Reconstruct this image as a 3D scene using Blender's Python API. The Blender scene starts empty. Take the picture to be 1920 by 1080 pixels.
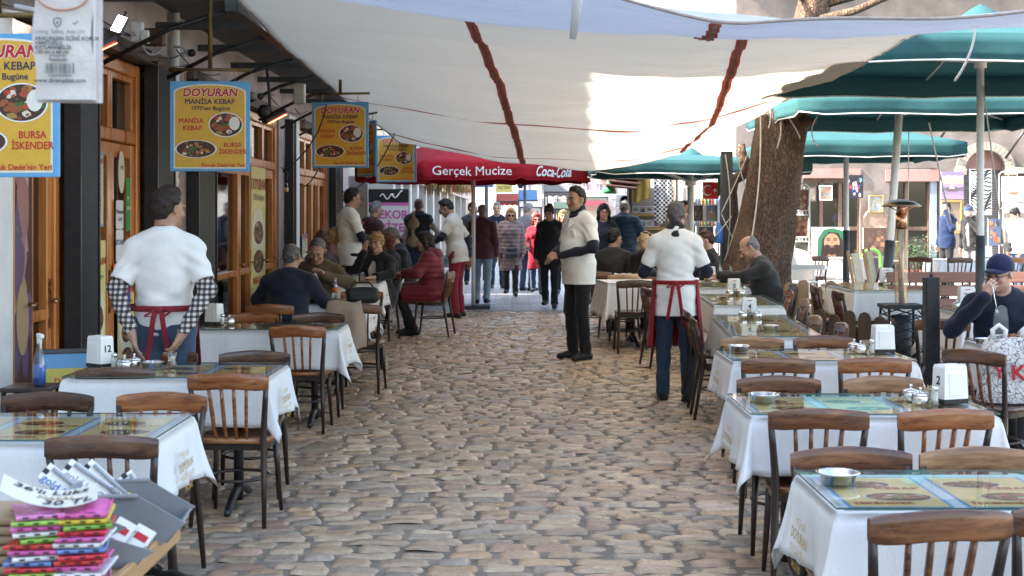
import bpy, math, random
import numpy as np
import openvdb
from mathutils import Vector, Matrix, Euler
PI = math.pi
rad = math.radians
S = bpy.context.scene
COL = S.collection
random.seed(7)
# ------------------------------------------------------------------ camera, sky, sun, exposure
FPX = 2667.0
CAMH = 1.65
cam_d = bpy.data.cameras.new('camera'); cam = bpy.data.objects.new('camera', cam_d); COL.objects.link(cam)
cam.location = (0, 0, CAMH); cam.rotation_euler = (rad(90), 0, 0)
cam_d.sensor_width = 36; cam_d.lens = 36*FPX/1920; cam_d.shift_y = -140/1920
cam_d.clip_start = .05; cam_d.clip_end = 2000
cam_d.dof.use_dof = True; cam_d.dof.focus_distance = 10.5; cam_d.dof.aperture_fstop = 9.0
S.camera = cam
SUN_TO = Vector((.82, .13, -.78)).normalized()          # the way the sunlight travels
world = bpy.data.worlds.new('World'); S.world = world; world.use_nodes = True
wn = world.node_tree.nodes; bg = wn['Background']
sky = wn.new('ShaderNodeTexSky'); sky.sky_type = 'NISHITA'; sky.sun_disc = False
sky.sun_elevation = math.asin(-SUN_TO.z); sky.sun_rotation = math.atan2(-SUN_TO.x, -SUN_TO.y)
sky.air_density = 1.2; sky.dust_density = 3.0; sky.ozone_density = 1.0
wmx = wn.new('ShaderNodeMix'); wmx.data_type = 'RGBA'; wmx.blend_type = 'MULTIPLY'; wmx.inputs[0].default_value = 1; wmx.inputs[7].default_value = (1.06, 1.0, .93, 1)   # the camera's white balance
world.node_tree.links.new(sky.outputs[0], wmx.inputs[6]); world.node_tree.links.new(wmx.outputs[2], bg.inputs[0]); bg.inputs[1].default_value = .13
sun_d = bpy.data.lights.new('sun', 'SUN'); sun_d.energy = 3.2; sun_d.angle = rad(.6); sun_d.color = (1, .94, .85)
sun = bpy.data.objects.new('sun', sun_d); COL.objects.link(sun)
sun.rotation_euler = SUN_TO.to_track_quat('-Z', 'Y').to_euler(); sun.location = (-20, -20, 30)
S.view_settings.view_transform = 'Standard'; S.view_settings.look = 'None'
S.view_settings.exposure = 2.85; S.view_settings.gamma = 1; S.view_settings.use_curve_mapping = False
S.cycles.max_bounces = 7; S.cycles.diffuse_bounces = 4; S.cycles.glossy_bounces = 3
S.cycles.transmission_bounces = 4; S.cycles.transparent_max_bounces = 12
S.cycles.caustics_reflective = False; S.cycles.caustics_refractive = False
S.cycles.use_denoising = True
S.cycles.sample_clamp_indirect = 6

def gz(y):                                                # the street rises a hand's breadth on its way
    t = min(1, max(0, (y-11.5)/4.5)); return .1*t*t*(3-2*t)
def XU(u, y): return (u-960)*y/FPX
def ZV(v, y): return CAMH-(v-400)*y/FPX
# ------------------------------------------------------------------ object bookkeeping
def link(name, data, parent=None, loc=None, rot=None):
    o = bpy.data.objects.new(name, data); COL.objects.link(o)
    if parent: o.parent = parent
    if loc is not None: o.location = loc
    if rot is not None: o.rotation_euler = rot
    return o
def tag(o, label=None, cat=None, group=None, kind=None):
    if label: o['label'] = label
    if cat: o['category'] = cat
    if group: o['group'] = group
    if kind: o['kind'] = kind
    return o
def empty(name, loc, rz=0, label=None, cat=None, group=None):
    o = link(name, None, None, loc, (0, 0, rz)); o.empty_display_size = .1
    return tag(o, label, cat, group)
def dup(root, loc=None, rz=None, label=None, group=None):
    def cp(o, par):
        c = o.copy(); COL.objects.link(c)
        if par: c.parent = par
        for ch in o.children: cp(ch, c)
        return c
    r = cp(root, None)
    if loc is not None: r.location = loc
    if rz is not None: r.rotation_euler = (0, 0, rz)
    if label: r['label'] = label
    if group: r['group'] = group
    return r
# ------------------------------------------------------------------ materials
def _mix(nt, a, b, fac, mode='MIX'):
    n = nt.nodes.new('ShaderNodeMix'); n.data_type = 'RGBA'; n.blend_type = mode
    for sock, v in ((6, a), (7, b), (0, fac)):
        if hasattr(v, 'links'): nt.links.new(v, n.inputs[sock])
        elif sock == 0: n.inputs[0].default_value = v
        else: n.inputs[sock].default_value = (*v[:3], 1)
    return n.outputs[2]
def _ramp(nt, src, stops):
    r = nt.nodes.new('ShaderNodeValToRGB'); nt.links.new(src, r.inputs[0])
    el = r.color_ramp.elements
    while len(el) < len(stops): el.new(.5)
    for e, (p, c) in zip(el, stops):
        e.position = p; e.color = (*c, 1) if len(c) == 3 else c
    return r.outputs[0]
def _g(x): return (x, x, x)
def coords(nt, kind='Object', scale=(1, 1, 1), rot=(0, 0, 0)):
    t = nt.nodes.new('ShaderNodeTexCoord'); m = nt.nodes.new('ShaderNodeMapping')
    m.inputs['Scale'].default_value = scale; m.inputs['Rotation'].default_value = rot
    nt.links.new(t.outputs[kind], m.inputs[0]); return m.outputs[0]
def noise(nt, vec, scale, detail=4, rough=.55):
    n = nt.nodes.new('ShaderNodeTexNoise'); nt.links.new(vec, n.inputs['Vector'])
    n.inputs['Scale'].default_value = scale; n.inputs['Detail'].default_value = detail; n.inputs['Roughness'].default_value = rough
    return n.outputs[0]
def newmat(name):
    m = bpy.data.materials.new(name); m.use_nodes = True
    return m, m.node_tree, m.node_tree.nodes['Principled BSDF']
def bump(nt, b, h, strength, dist=.01):
    n = nt.nodes.new('ShaderNodeBump'); n.inputs['Strength'].default_value = strength; n.inputs['Distance'].default_value = dist
    nt.links.new(h, n.inputs['Height']); nt.links.new(n.outputs[0], b.inputs['Normal'])
MATS = {}
def M(name, col=None, rough=.6, metal=0, var=.15, scale=8, stretch=(1, 1, 1), bmp=.15, bscale=None, spec=.5, coat=0, sheen=0, attr=False):
    if name in MATS: return MATS[name]
    m, nt, b = newmat(name); MATS[name] = m
    v = coords(nt, 'Object', stretch)
    n = noise(nt, v, scale)
    if attr:
        a = nt.nodes.new('ShaderNodeAttribute'); a.attribute_name = 'Col'
        f = _ramp(nt, n, [(.25, _g(1-var)), (.75, _g(1+var))])
        c = _mix(nt, a.outputs[0], f, 1.0, 'MULTIPLY')
    else:
        lo = tuple(x*(1-var) for x in col); hi = tuple(min(1, x*(1+var)) for x in col)
        c = _ramp(nt, n, [(.28, lo), (.72, hi)])
    nt.links.new(c, b.inputs['Base Color'])
    rr = _ramp(nt, noise(nt, v, scale*2.3), [(.3, _g(max(0, rough-.08))), (.7, _g(min(1, rough+.08)))])
    nt.links.new(rr, b.inputs['Roughness'])
    b.inputs['Metallic'].default_value = metal
    b.inputs['Specular IOR Level'].default_value = spec
    if coat: b.inputs['Coat Weight'].default_value = coat; b.inputs['Coat Roughness'].default_value = .15
    if sheen: b.inputs['Sheen Weight'].default_value = sheen
    if bmp: bump(nt, b, noise(nt, v, bscale or scale*4, 5), bmp)
    return m
def emis(name, col, st):
    if name in MATS: return MATS[name]
    m, nt, b = newmat(name); MATS[name] = m
    b.inputs['Base Color'].default_value = (*col, 1)
    b.inputs['Emission Color'].default_value = (*col, 1); b.inputs['Emission Strength'].default_value = st
    return m
def flat(col, rough=.55, spec=.4):                        # printed colours, keyed by value
    k = 'print_%02x%02x%02x' % tuple(int(255*min(1, max(0, x))**.4545) for x in col)
    return M(k, col, rough, var=.05, scale=30, bmp=0, spec=spec)
def fabric_mat(name, col, trans, tint=None, fold=.25, weave=True, foldscale=(3, 3, 3), stain=.12, rib=None):
    if name in MATS: return MATS[name]
    m, nt, b = newmat(name); MATS[name] = m
    v = coords(nt, 'Object', foldscale)
    c = _ramp(nt, noise(nt, v, 1.1, 6), [(.3, tuple(x*(1-stain) for x in col)), (.7, tuple(min(1, x*(1+stain*.4)) for x in col))])
    b.inputs['Roughness'].default_value = .85; b.inputs['Specular IOR Level'].default_value = .15
    nt.links.new(c, b.inputs['Base Color'])
    h = noise(nt, v, 2.2, 6, .6)
    if weave:
        w = noise(nt, coords(nt, 'Object', (160, 160, 160)), 1, 2)
        h = _mix(nt, h, w, .12)
    if rib:
        w = noise(nt, coords(nt, 'Object', rib), 1, 3); h = _mix(nt, h, w, .55)
    bump(nt, b, h, fold, .05)
    if trans > 0:
        t = nt.nodes.new('ShaderNodeBsdfTranslucent'); t.inputs[0].default_value = (*(tint or col), 1)
        nrm = b.inputs['Normal'].links[0].from_socket; nt.links.new(nrm, t.inputs['Normal'])
        mx = nt.nodes.new('ShaderNodeMixShader'); mx.inputs[0].default_value = trans
        out = nt.nodes['Material Output']
        nt.links.new(b.outputs[0], mx.inputs[1]); nt.links.new(t.outputs[0], mx.inputs[2]); nt.links.new(mx.outputs[0], out.inputs[0])
    return m
def glass_mat(name, tint=(.86, .94, .91), refl=.06, rough=.02):
    if name in MATS: return MATS[name]
    m, nt, b = newmat(name); MATS[name] = m
    nt.nodes.remove(b)
    tr = nt.nodes.new('ShaderNodeBsdfTransparent'); tr.inputs[0].default_value = (*tint, 1)
    gl = nt.nodes.new('ShaderNodeBsdfGlossy'); gl.inputs['Roughness'].default_value = rough
    lw = nt.nodes.new('ShaderNodeLayerWeight'); lw.inputs[0].default_value = .5
    pw = nt.nodes.new('ShaderNodeMath'); pw.operation = 'POWER'; pw.inputs[1].default_value = 5
    ad = nt.nodes.new('ShaderNodeMath'); ad.operation = 'MULTIPLY_ADD'; ad.inputs[1].default_value = .75; ad.inputs[2].default_value = refl; ad.use_clamp = True
    mx = nt.nodes.new('ShaderNodeMixShader')
    nt.links.new(lw.outputs['Facing'], pw.inputs[0]); nt.links.new(pw.outputs[0], ad.inputs[0]); nt.links.new(ad.outputs[0], mx.inputs[0])
    nt.links.new(tr.outputs[0], mx.inputs[1]); nt.links.new(gl.outputs[0], mx.inputs[2])
    nt.links.new(mx.outputs[0], nt.nodes['Material Output'].inputs[0])
    return m
def wood_mat(name, dark, light, rough=.35, wear=None, along='x', coat=.2, sc=14):
    if name in MATS: return MATS[name]
    m, nt, b = newmat(name); MATS[name] = m
    st = {'x': (.12, 1, 1), 'y': (1, .12, 1), 'z': (1, 1, .12)}[along]
    v = coords(nt, 'Object', st)
    inf = nt.nodes.new('ShaderNodeObjectInfo')
    add = nt.nodes.new('ShaderNodeVectorMath'); add.operation = 'ADD'
    nt.links.new(v, add.inputs[0]); 
    mul = nt.nodes.new('ShaderNodeVectorMath'); mul.operation = 'SCALE'; mul.inputs['Scale'].default_value = 1
    nt.links.new(inf.outputs['Location'], mul.inputs[0]); nt.links.new(mul.outputs[0], add.inputs[1])
    n = noise(nt, add.outputs[0], sc, 6, .65)
    c = _ramp(nt, n, [(.3, dark), (.7, light)])
    if wear:
        w = _ramp(nt, noise(nt, add.outputs[0], sc*.3, 6, .7), [(.50, _g(0)), (.66, _g(1))])
        c = _mix(nt, c, wear, w)
    nt.links.new(c, b.inputs['Base Color'])
    nt.links.new(_ramp(nt, n, [(.3, _g(max(.05, rough-.1))), (.7, _g(rough+.12))]), b.inputs['Roughness'])
    b.inputs['Coat Weight'].default_value = coat; b.inputs['Coat Roughness'].default_value = .2
    bump(nt, b, n, .12, .004)
    return m
# ------------------------------------------------------------------ mesh building
class MB:
    def __init__(s): s.v = []; s.f = []; s.m = []; s.mats = []; s.sm = []
    def mi(s, mat):
        if mat not in s.mats: s.mats.append(mat)
        return s.mats.index(mat)
    def add(s, vs, fs, mat, smooth=False, X=None):
        o = len(s.v); i = s.mi(mat)
        s.v += [tuple(X @ Vector(v)) if X else tuple(v) for v in vs]
        s.f += [tuple(o+k for k in f) for f in fs]; s.m += [i]*len(fs); s.sm += [smooth]*len(fs)
    def box(s, c, d, mat, bev=0, X=None, rot=None):
        hx, hy, hz = d[0]/2, d[1]/2, d[2]/2
        T = Matrix.Translation(c)
        if rot: T = T @ Euler(rot).to_matrix().to_4x4()
        if X: T = X @ T
        b = min(bev, hx*.9, hy*.9, hz*.9)
        if b <= 0:
            vs = [(x, y, z) for z in (-hz, hz) for y in (-hy, hy) for x in (-hx, hx)]
            fs = [(0, 2, 3, 1), (4, 5, 7, 6), (0, 1, 5, 4), (2, 6, 7, 3), (0, 4, 6, 2), (1, 3, 7, 5)]
            return s.add(vs, fs, mat, False, T)
        vs = []; fs = []; idx = {}
        for sx in (-1, 1):
            for sy in (-1, 1):
                for sz in (-1, 1):
                    for ax in range(3):
                        p = [sx*(hx-b), sy*(hy-b), sz*(hz-b)]; p[ax] = (sx*hx, sy*hy, sz*hz)[ax]
                        idx[(sx, sy, sz, ax)] = len(vs); vs.append(p)
        R = range(3)
        for ax in R:
            o1, o2 = [a for a in R if a != ax]
            for sg in (-1, 1):
                q = []
                for a, c2 in ((-1, -1), (1, -1), (1, 1), (-1, 1)):
                    k = [0, 0, 0]; k[ax] = sg; k[o1] = a; k[o2] = c2; q.append(idx[(*k, ax)])
                fs.append(q)
            for s1 in (-1, 1):
                for s2 in (-1, 1):
                    q = []
                    for e, a2 in ((-1, o1), (1, o1), (1, o2), (-1, o2)):
                        k = [0, 0, 0]; k[ax] = e; k[o1] = s1; k[o2] = s2; q.append(idx[(*k, a2)])
                    fs.append(q)
        for sx in (-1, 1):
            for sy in (-1, 1):
                for sz in (-1, 1): fs.append([idx[(sx, sy, sz, a)] for a in R])
        cen = lambda f: sum((Vector(vs[i]) for i in f), Vector())/len(f)
        out = []
        for f in fs:
            a, b2, c2 = (Vector(vs[i]) for i in f[:3])
            out.append(tuple(f) if (b2-a).cross(c2-a).dot(cen(f)) > 0 else tuple(reversed(f)))
        s.add(vs, out, mat, False, T)
    def tube(s, pts, r, mat, n=8, X=None, cap=True, smooth=True, squash=None):
        pts = [Vector(p) for p in pts]; N = len(pts)
        rs = r if isinstance(r, (list, tuple)) else [r]*N
        vs = []; up = None
        for i, p in enumerate(pts):
            d = (pts[min(i+1, N-1)]-pts[max(i-1, 0)])
            d = d.normalized() if d.length > 1e-9 else Vector((0, 0, 1))
            if up is None:
                a = Vector((0, 0, 1)) if abs(d.z) < .9 else Vector((0, 1, 0))
                up = (a-d*a.dot(d)).normalized()
            else:
                up = up-d*up.dot(d)
                up = up.normalized() if up.length > 1e-6 else d.orthogonal().normalized()
            w = d.cross(up)
            for k in range(n):
                t = 2*PI*k/n
                sq = squash or (1, 1)
                vs.append(p+(up*math.cos(t)*sq[0]+w*math.sin(t)*sq[1])*rs[i])
        fs = [(i*n+k, i*n+(k+1) % n, (i+1)*n+(k+1) % n, (i+1)*n+k) for i in range(N-1) for k in range(n)]
        if cap: fs += [tuple(reversed(range(n))), tuple((N-1)*n+k for k in range(n))]
        s.add(vs, fs, mat, smooth, X)
    def lathe(s, prof, mat, n=20, X=None, sx=1, sy=1, smooth=True):
        vs = [(r*math.cos(2*PI*k/n)*sx, r*math.sin(2*PI*k/n)*sy, z) for r, z in prof for k in range(n)]
        N = len(prof)
        fs = [(i*n+k, i*n+(k+1) % n, (i+1)*n+(k+1) % n, (i+1)*n+k) for i in range(N-1) for k in range(n)]
        if prof[0][0] > 1e-6: fs.append(tuple(reversed(range(n))))
        if prof[-1][0] > 1e-6: fs.append(tuple((N-1)*n+k for k in range(n)))
        s.add(vs, fs, mat, smooth, X)
    def prism(s, poly, h0, h1, mat, X=None, smooth=False):      # polygon in xy (ccw), from z=h0 to h1
        n = len(poly)
        vs = [(x, y, h0) for x, y in poly]+[(x, y, h1) for x, y in poly]
        fs = [tuple(reversed(range(n))), tuple(range(n, 2*n))]+[(i, (i+1) % n, n+(i+1) % n, n+i) for i in range(n)]
        s.add(vs, fs, mat, smooth, X)
    def poly(s, pts, mat, X=None): s.add(pts, [tuple(range(len(pts)))], mat, False, X)
    def grid(s, fn, nu, nv, mat, smooth=True, X=None, wrap=False):
        vs = [fn(i/nu, j/nv) for j in range(nv+1) for i in range(nu+1)]
        fs = [(j*(nu+1)+i, j*(nu+1)+i+1, (j+1)*(nu+1)+i+1, (j+1)*(nu+1)+i) for j in range(nv) for i in range(nu)]
        s.add(vs, fs, mat, smooth, X)
    def sphere(s, c, r, mat, n=12, m=8, X=None):
        r = r if isinstance(r, (tuple, list)) else (r, r, r)
        prof = [(math.sin(PI*i/m), -math.cos(PI*i/m)) for i in range(m+1)]
        T = Matrix.Translation(c) @ Matrix.Diagonal((*r, 1))
        s.lathe([(max(a, 1e-5), b) for a, b in prof], mat, n, (X @ T) if X else T)
    def text(s, body, size, mat, X, off=0, align='CENTER', sx=1, shear=0, space=1):
        vs, fs = text_data(body, off, align, shear, space)
        s.add([(x*size*sx, y*size, z*size) for x, y, z in vs], fs, mat, False, X)
    def build(s, name, parent=None, loc=None, rz=None, solid=0, offset=-1, cols=None, rot=None):
        me = bpy.data.meshes.new(name)
        me.from_pydata(s.v, [], s.f)
        for m in s.mats: me.materials.append(m)
        me.polygons.foreach_set('material_index', s.m); me.polygons.foreach_set('use_smooth', s.sm)
        if cols is not None:
            a = me.color_attributes.new('Col', 'FLOAT_COLOR', 'POINT'); a.data.foreach_set('color', np.asarray(cols, np.float32).ravel())
        me.update()
        o = link(name, me, parent, loc, rot if rot is not None else ((0, 0, rz) if rz is not None else None))
        if solid:
            md = o.modifiers.new('thickness', 'SOLIDIFY'); md.thickness = solid; md.offset = offset
        return o
_TX = {}
def text_data(body, off=0, align='CENTER', shear=0, space=1):
    k = (body, off, align, shear, space)
    if k not in _TX:
        c = bpy.data.curves.new('lettering', 'FONT'); c.body = body; c.size = 1; c.align_x = align; c.align_y = 'CENTER'
        c.offset = 0; c.shear = shear; c.space_character = space; c.resolution_u = 3
        o = bpy.data.objects.new('lettering', c)
        me = o.to_mesh()
        vs = [(v.co.x, v.co.y, 0) for v in me.vertices]; fs = [tuple(p.vertices) for p in me.polygons]; n = len(vs); q = off
        if q > .003:                                        # heavier strokes: the letters once more, a hair to each side
            vs = [(x+sx*q, y+sy*q, .004*i) for i, (sx, sy) in enumerate(((-1, -.5), (1, .5), (.6, -1), (-.6, 1))) for x, y, z in vs]; fs = [tuple(a+n*i for a in f) for i in range(4) for f in fs]
        _TX[k] = (vs, fs)
        o.to_mesh_clear(); bpy.data.objects.remove(o); bpy.data.curves.remove(c)
    return _TX[k]
def frameX(o, right, up):                                  # plane frame: x->right, y->up, z->out
    r = Vector(right).normalized(); u = Vector(up).normalized(); n = r.cross(u)
    return Matrix(((r.x, u.x, n.x, o[0]), (r.y, u.y, n.y, o[1]), (r.z, u.z, n.z, o[2]), (0, 0, 0, 1)))
def FACE(x, y, z, yaw=0):                                  # upright plane facing the -Y side, turned by yaw
    return Matrix.Translation((x, y, z)) @ Matrix.Rotation(yaw, 4, 'Z') @ Matrix.Rotation(rad(90), 4, 'X')
def arc(c, r, a0, a1, n): return [(c[0]+r*math.cos(a0+(a1-a0)*i/n), c[1]+r*math.sin(a0+(a1-a0)*i/n)) for i in range(n+1)]
def ell(cx, cy, rx, ry, n=28): return [(cx+rx*math.cos(2*PI*i/n), cy+ry*math.sin(2*PI*i/n)) for i in range(n)]
def layer(mb, poly, mat, X, z): mb.poly([(x, y, z) for x, y in poly], mat, X)
def rect(x0, y0, x1, y1): return [(x0, y0), (x1, y0), (x1, y1), (x0, y1)]
def bez(a, b, sag, n=10, ax=(0, 0, -1)):
    a = Vector(a); b = Vector(b); d = Vector(ax)
    return [a.lerp(b, i/n)+d*sag*4*(i/n)*(1-i/n) for i in range(n+1)]
# ------------------------------------------------------------------ palette
wall_pink = M('mauve_plaster', (.36, .29, .28), .85, var=.25, scale=2.5, bmp=.3, bscale=20)
wall_white = M('white_plaster', (.72, .71, .68), .8, var=.12, scale=3, bmp=.3, bscale=25)
stone_wall = M('pale_stone', (.2, .172, .152), .85, var=.3, scale=2.2, bmp=.4, bscale=14)
stone_trim = M('cream_stone', (.36, .31, .25), .85, var=.2, scale=5, bmp=.35, bscale=20)
pink_paint = M('faded_pink_paint', (.38, .22, .19), .8, var=.15, scale=4)
black_metal = M('black_metal', (.018, .018, .02), .42, var=.3, scale=20, bmp=.05)
dark_metal = M('dark_grey_metal', (.05, .055, .06), .5, var=.2, scale=10, bmp=.05)
grey_metal = M('painted_grey_metal', (.45, .45, .46), .45, var=.1, scale=8, bmp=.05)
white_metal = M('white_painted_metal', (.75, .74, .72), .4, var=.06, scale=8, bmp=.03)
steel = M('polished_steel', (.72, .72, .72), .16, 1, var=.06, scale=10, bmp=.02)
brass = M('copper_tinted_metal', (.55, .3, .16), .3, 1, var=.2, scale=12)
orange_wood = wood_mat('varnished_orange_wood', (.40, .115, .02), (.66, .25, .055), .32, along='z', coat=.35, sc=9)
red_wood = wood_mat('varnished_red_wood', (.26, .06, .018), (.42, .12, .03), .35, along='z', coat=.3, sc=9)
leg_wood = wood_mat('blackened_wood', (.012, .007, .005), (.035, .018, .012), .38, along='z', coat=.25)
WOODS = {
 'dark': wood_mat('dark_brown_wood', (.02, .008, .005), (.09, .036, .018), .3, wear=(.16, .075, .036), coat=.35, sc=42),
 'brown': wood_mat('mid_brown_wood', (.04, .013, .006), (.175, .06, .022), .32, wear=(.28, .115, .045), coat=.3, sc=42),
 'orange': wood_mat('orange_brown_wood', (.12, .034, .011), (.34, .115, .03), .3, wear=(.42, .19, .075), coat=.35, sc=42),
 'tan': wood_mat('worn_tan_wood', (.12, .052, .022), (.38, .2, .09), .4, wear=(.5, .32, .17), coat=.15, sc=42)}
white_plastic = M('white_plastic', (.82, .82, .8), .35, var=.04, scale=6, bmp=0)
clear_glass = glass_mat('clear_glass'); dark_glass = glass_mat('window_glass', (.55, .6, .6), .10, .03)
table_glass = glass_mat('table_glass', (.95, .97, .96), .20, .02)
cloth_white = fabric_mat('white_table_linen', (.84, .84, .84), .12, fold=.22, foldscale=(3, 3, 1.1), stain=.03)
gold_thread = M('gold_thread', (.52, .33, .06), .5, var=.25, scale=60)
print_white = flat((.78, .77, .74)); print_yellow = flat((.66, .38, .045)); print_blue = flat((.12, .36, .62)); print_red = flat((.50, .02, .03))
print_navy = flat((.02, .03, .08)); print_black = flat((.015, .015, .015)); print_green = flat((.03, .2, .05)); print_pink = flat((.62, .16, .42))
tarp_white = fabric_mat('white_tarpaulin', (.84, .80, .73), .50, (.88, .84, .76), fold=.8, foldscale=(.5, 1.8, .8), stain=.10, rib=(1.2, 22, 6))
tarp_skylit = fabric_mat('skylit_tarpaulin', (.78, .80, .83), .5, (.80, .83, .88), fold=.6, foldscale=(.5, 1.8, .8), stain=.08, rib=(1.2, 22, 6))  # copy of the white sheet with cool sky light put into its colour
tarp_band = fabric_mat('red_webbing', (.46, .11, .08), .45, fold=.15, stain=.3)
tarp_core = fabric_mat('grey_webbing', (.34, .27, .23), .4, fold=.15, stain=.3)
tarp_blue = fabric_mat('blue_tarp_patch', (.22, .28, .55), .4, fold=.2)
green_canvas = fabric_mat('green_canvas', (.045, .135, .145), .26, (.08, .2, .215), fold=.2, foldscale=(2, 2, 2))
red_canvas = fabric_mat('red_canvas', (.30, .012, .02), 0, (.5, .02, .03), fold=.2, foldscale=(2, 2, 2))
piping = M('white_piping', (.75, .75, .75), .6)
rope_m = M('white_rope', (.62, .6, .55), .9, var=.2, scale=60, bmp=.4)
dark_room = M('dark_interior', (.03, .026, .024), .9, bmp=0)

# ------------------------------------------------------------------ ground
mb = MB()
mortar = M('dusty_mortar', (.215, .18, .14), .95, var=.4, scale=7, bmp=.6, bscale=60)
pav = None
def ground_z(x, y): return gz(y)
ny = 60
mb.grid(lambda a, b: (-60+200*a, -30+230*b, (gz(-30+230*b))-.008), 2, 230, mortar)
tag(mb.build('ground'), kind='structure')
def cobbles():
    rng = np.random.default_rng(3)
    pal = np.array([(.36, .27, .19), (.33, .26, .20), (.40, .31, .22), (.30, .24, .19), (.24, .22, .20), (.19, .19, .19), (.34, .25, .20), (.38, .26, .15), (.37, .32, .25), (.28, .25, .22), (.33, .22, .18), (.42, .35, .27)])
    nx, nyy = 9, 7
    a = np.linspace(-1, 1, nx); b = np.linspace(-1, 1, nyy); a = np.sign(a)*np.abs(a)**.6; b = np.sign(b)*np.abs(b)**.6
    A, B = np.meshgrid(a, b)
    V = []; F = []; C = []; base = 0
    fi = []
    for j in range(nyy-1):
        for i in range(nx-1): fi.append((j*nx+i, j*nx+i+1, (j+1)*nx+i+1, (j+1)*nx+i))
    fi = np.array(fi)
    y = 5.2; row = 0; prev = .3
    while y < 22.6:
        d = rng.uniform(.105, .145)
        x = -3.02+rng.uniform(-.1, 0)
        xm = 3.4 if y < 9 else 6.2
        while x < xm:
            w = rng.uniform(.15, .285)
            if rng.random() < .04: w *= 1.25
            cx, cy = x+w/2, y+d/2+.05*math.sin(x*1.3+y*.21)+.012*math.sin(x*3.1+y*1.4)+rng.normal(0, .004)
            g = rng.uniform(.005, .012)
            hx, hy = w/2-g, d*rng.uniform(.93, 1.0)/2-g*.6
            p = rng.uniform(5, 10)
            # squash the square grid into a superellipse
            m = (np.abs(A)**p+np.abs(B)**p)**(1/p); mx = np.maximum(np.abs(A), np.abs(B))
            k = np.where(m > 1e-6, mx/np.maximum(m, 1e-6), 1)
            PXx = A*k; PYy = B*k
            wob = 1+.018*np.sin(np.arctan2(PYy, PXx)*rng.integers(2, 5)+rng.uniform(0, 6))+.025*np.sin(np.arctan2(PYy, PXx)*7+rng.uniform(0, 6))
            rr = np.clip(mx, 0, 1)
            dome = (1-rr**rng.uniform(7, 15))*rng.uniform(.008, .013)
            z = -.02+dome+.012*rng.random()+.004*np.sin(PXx*3+rng.uniform(0, 6))+.003*np.sin(PYy*4+rng.uniform(0, 6))
            z += (rng.normal(0, .025)*PXx*hx+rng.normal(0, .035)*PYy*hy)+.008*(1-rr**8)
            th = rng.normal(0, .03)
            X0, Y0 = PXx*hx*wob, PYy*hy*wob
            X = cx+X0*math.cos(th)-Y0*math.sin(th); Y = cy+X0*math.sin(th)+Y0*math.cos(th)
            Z = z+gz(cy)
            V.append(np.stack([X.ravel(), Y.ravel(), Z.ravel()], 1)); F.append(fi+base); base += nx*nyy
            c = (pal[rng.integers(len(pal))]*.58+.42*np.array([.315, .265, .215]))*rng.uniform(.78, 1.15)*(1-.15*(cx < -1.2))*np.array([1.44, 1.29, 1.12])  # stones on the left darker, the shade there put into their colour
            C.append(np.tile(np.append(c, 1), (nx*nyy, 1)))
            x += w
        y += d; row += 1
    V = np.concatenate(V); F = np.concatenate(F); C = np.concatenate(C).astype(np.float32)
    me = bpy.data.meshes.new('street'); me.from_pydata(V.tolist(), [], F.tolist())
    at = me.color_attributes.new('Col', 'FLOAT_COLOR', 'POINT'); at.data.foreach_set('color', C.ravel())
    me.polygons.foreach_set('use_smooth', np.ones(len(F), bool))
    m, nt, bb = newmat('worn_cobble_stone')
    at = nt.nodes.new('ShaderNodeAttribute'); at.attribute_name = 'Col'
    v = coords(nt)
    f = _ramp(nt, noise(nt, v, 22, 6, .65), [(.25, _g(.72)), (.75, _g(1.22))])
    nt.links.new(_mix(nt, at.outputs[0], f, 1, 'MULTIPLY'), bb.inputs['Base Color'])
    nt.links.new(_ramp(nt, noise(nt, v, 9, 5), [(.3, _g(.2)), (.7, _g(.44))]), bb.inputs['Roughness'])
    bump(nt, bb, noise(nt, v, 70, 6, .65), .35, .006)
    me.materials.append(m)
    tag(link('street', me), kind='structure')
cobbles()
mb = MB()
m, nt, b = newmat('grey_paving'); 
br = nt.nodes.new('ShaderNodeTexBrick'); nt.links.new(coords(nt, 'Object'), br.inputs['Vector'])
for k, v in (('Color1', (.40, .39, .38, 1)), ('Color2', (.30, .295, .29, 1)), ('Mortar', (.13, .125, .12, 1))): br.inputs[k].default_value = v
br.inputs['Scale'].default_value = 1.0; br.inputs['Brick Width'].default_value = .6; br.inputs['Row Height'].default_value = .4; br.inputs['Mortar Size'].default_value = .012
f = _ramp(nt, noise(nt, coords(nt), 3, 6), [(.3, _g(.8)), (.7, _g(1.15))])
nt.links.new(_mix(nt, br.outputs[0], f, 1, 'MULTIPLY'), b.inputs['Base Color']); b.inputs['Roughness'].default_value = .5
mb.grid(lambda a, c: (-6+46*a, 22.55+140*c, .1+.0015*math.sin(a*40)), 4, 4, m)
tag(mb.build('pavement'), kind='structure')
mb = MB(); mb.box((0, 22.5, .06), (7.2, .12, .1), M('kerb_stone', (.27, .26, .25), .7, var=.2, scale=6), .01)
tag(mb.build('kerb'), kind='structure')

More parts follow.
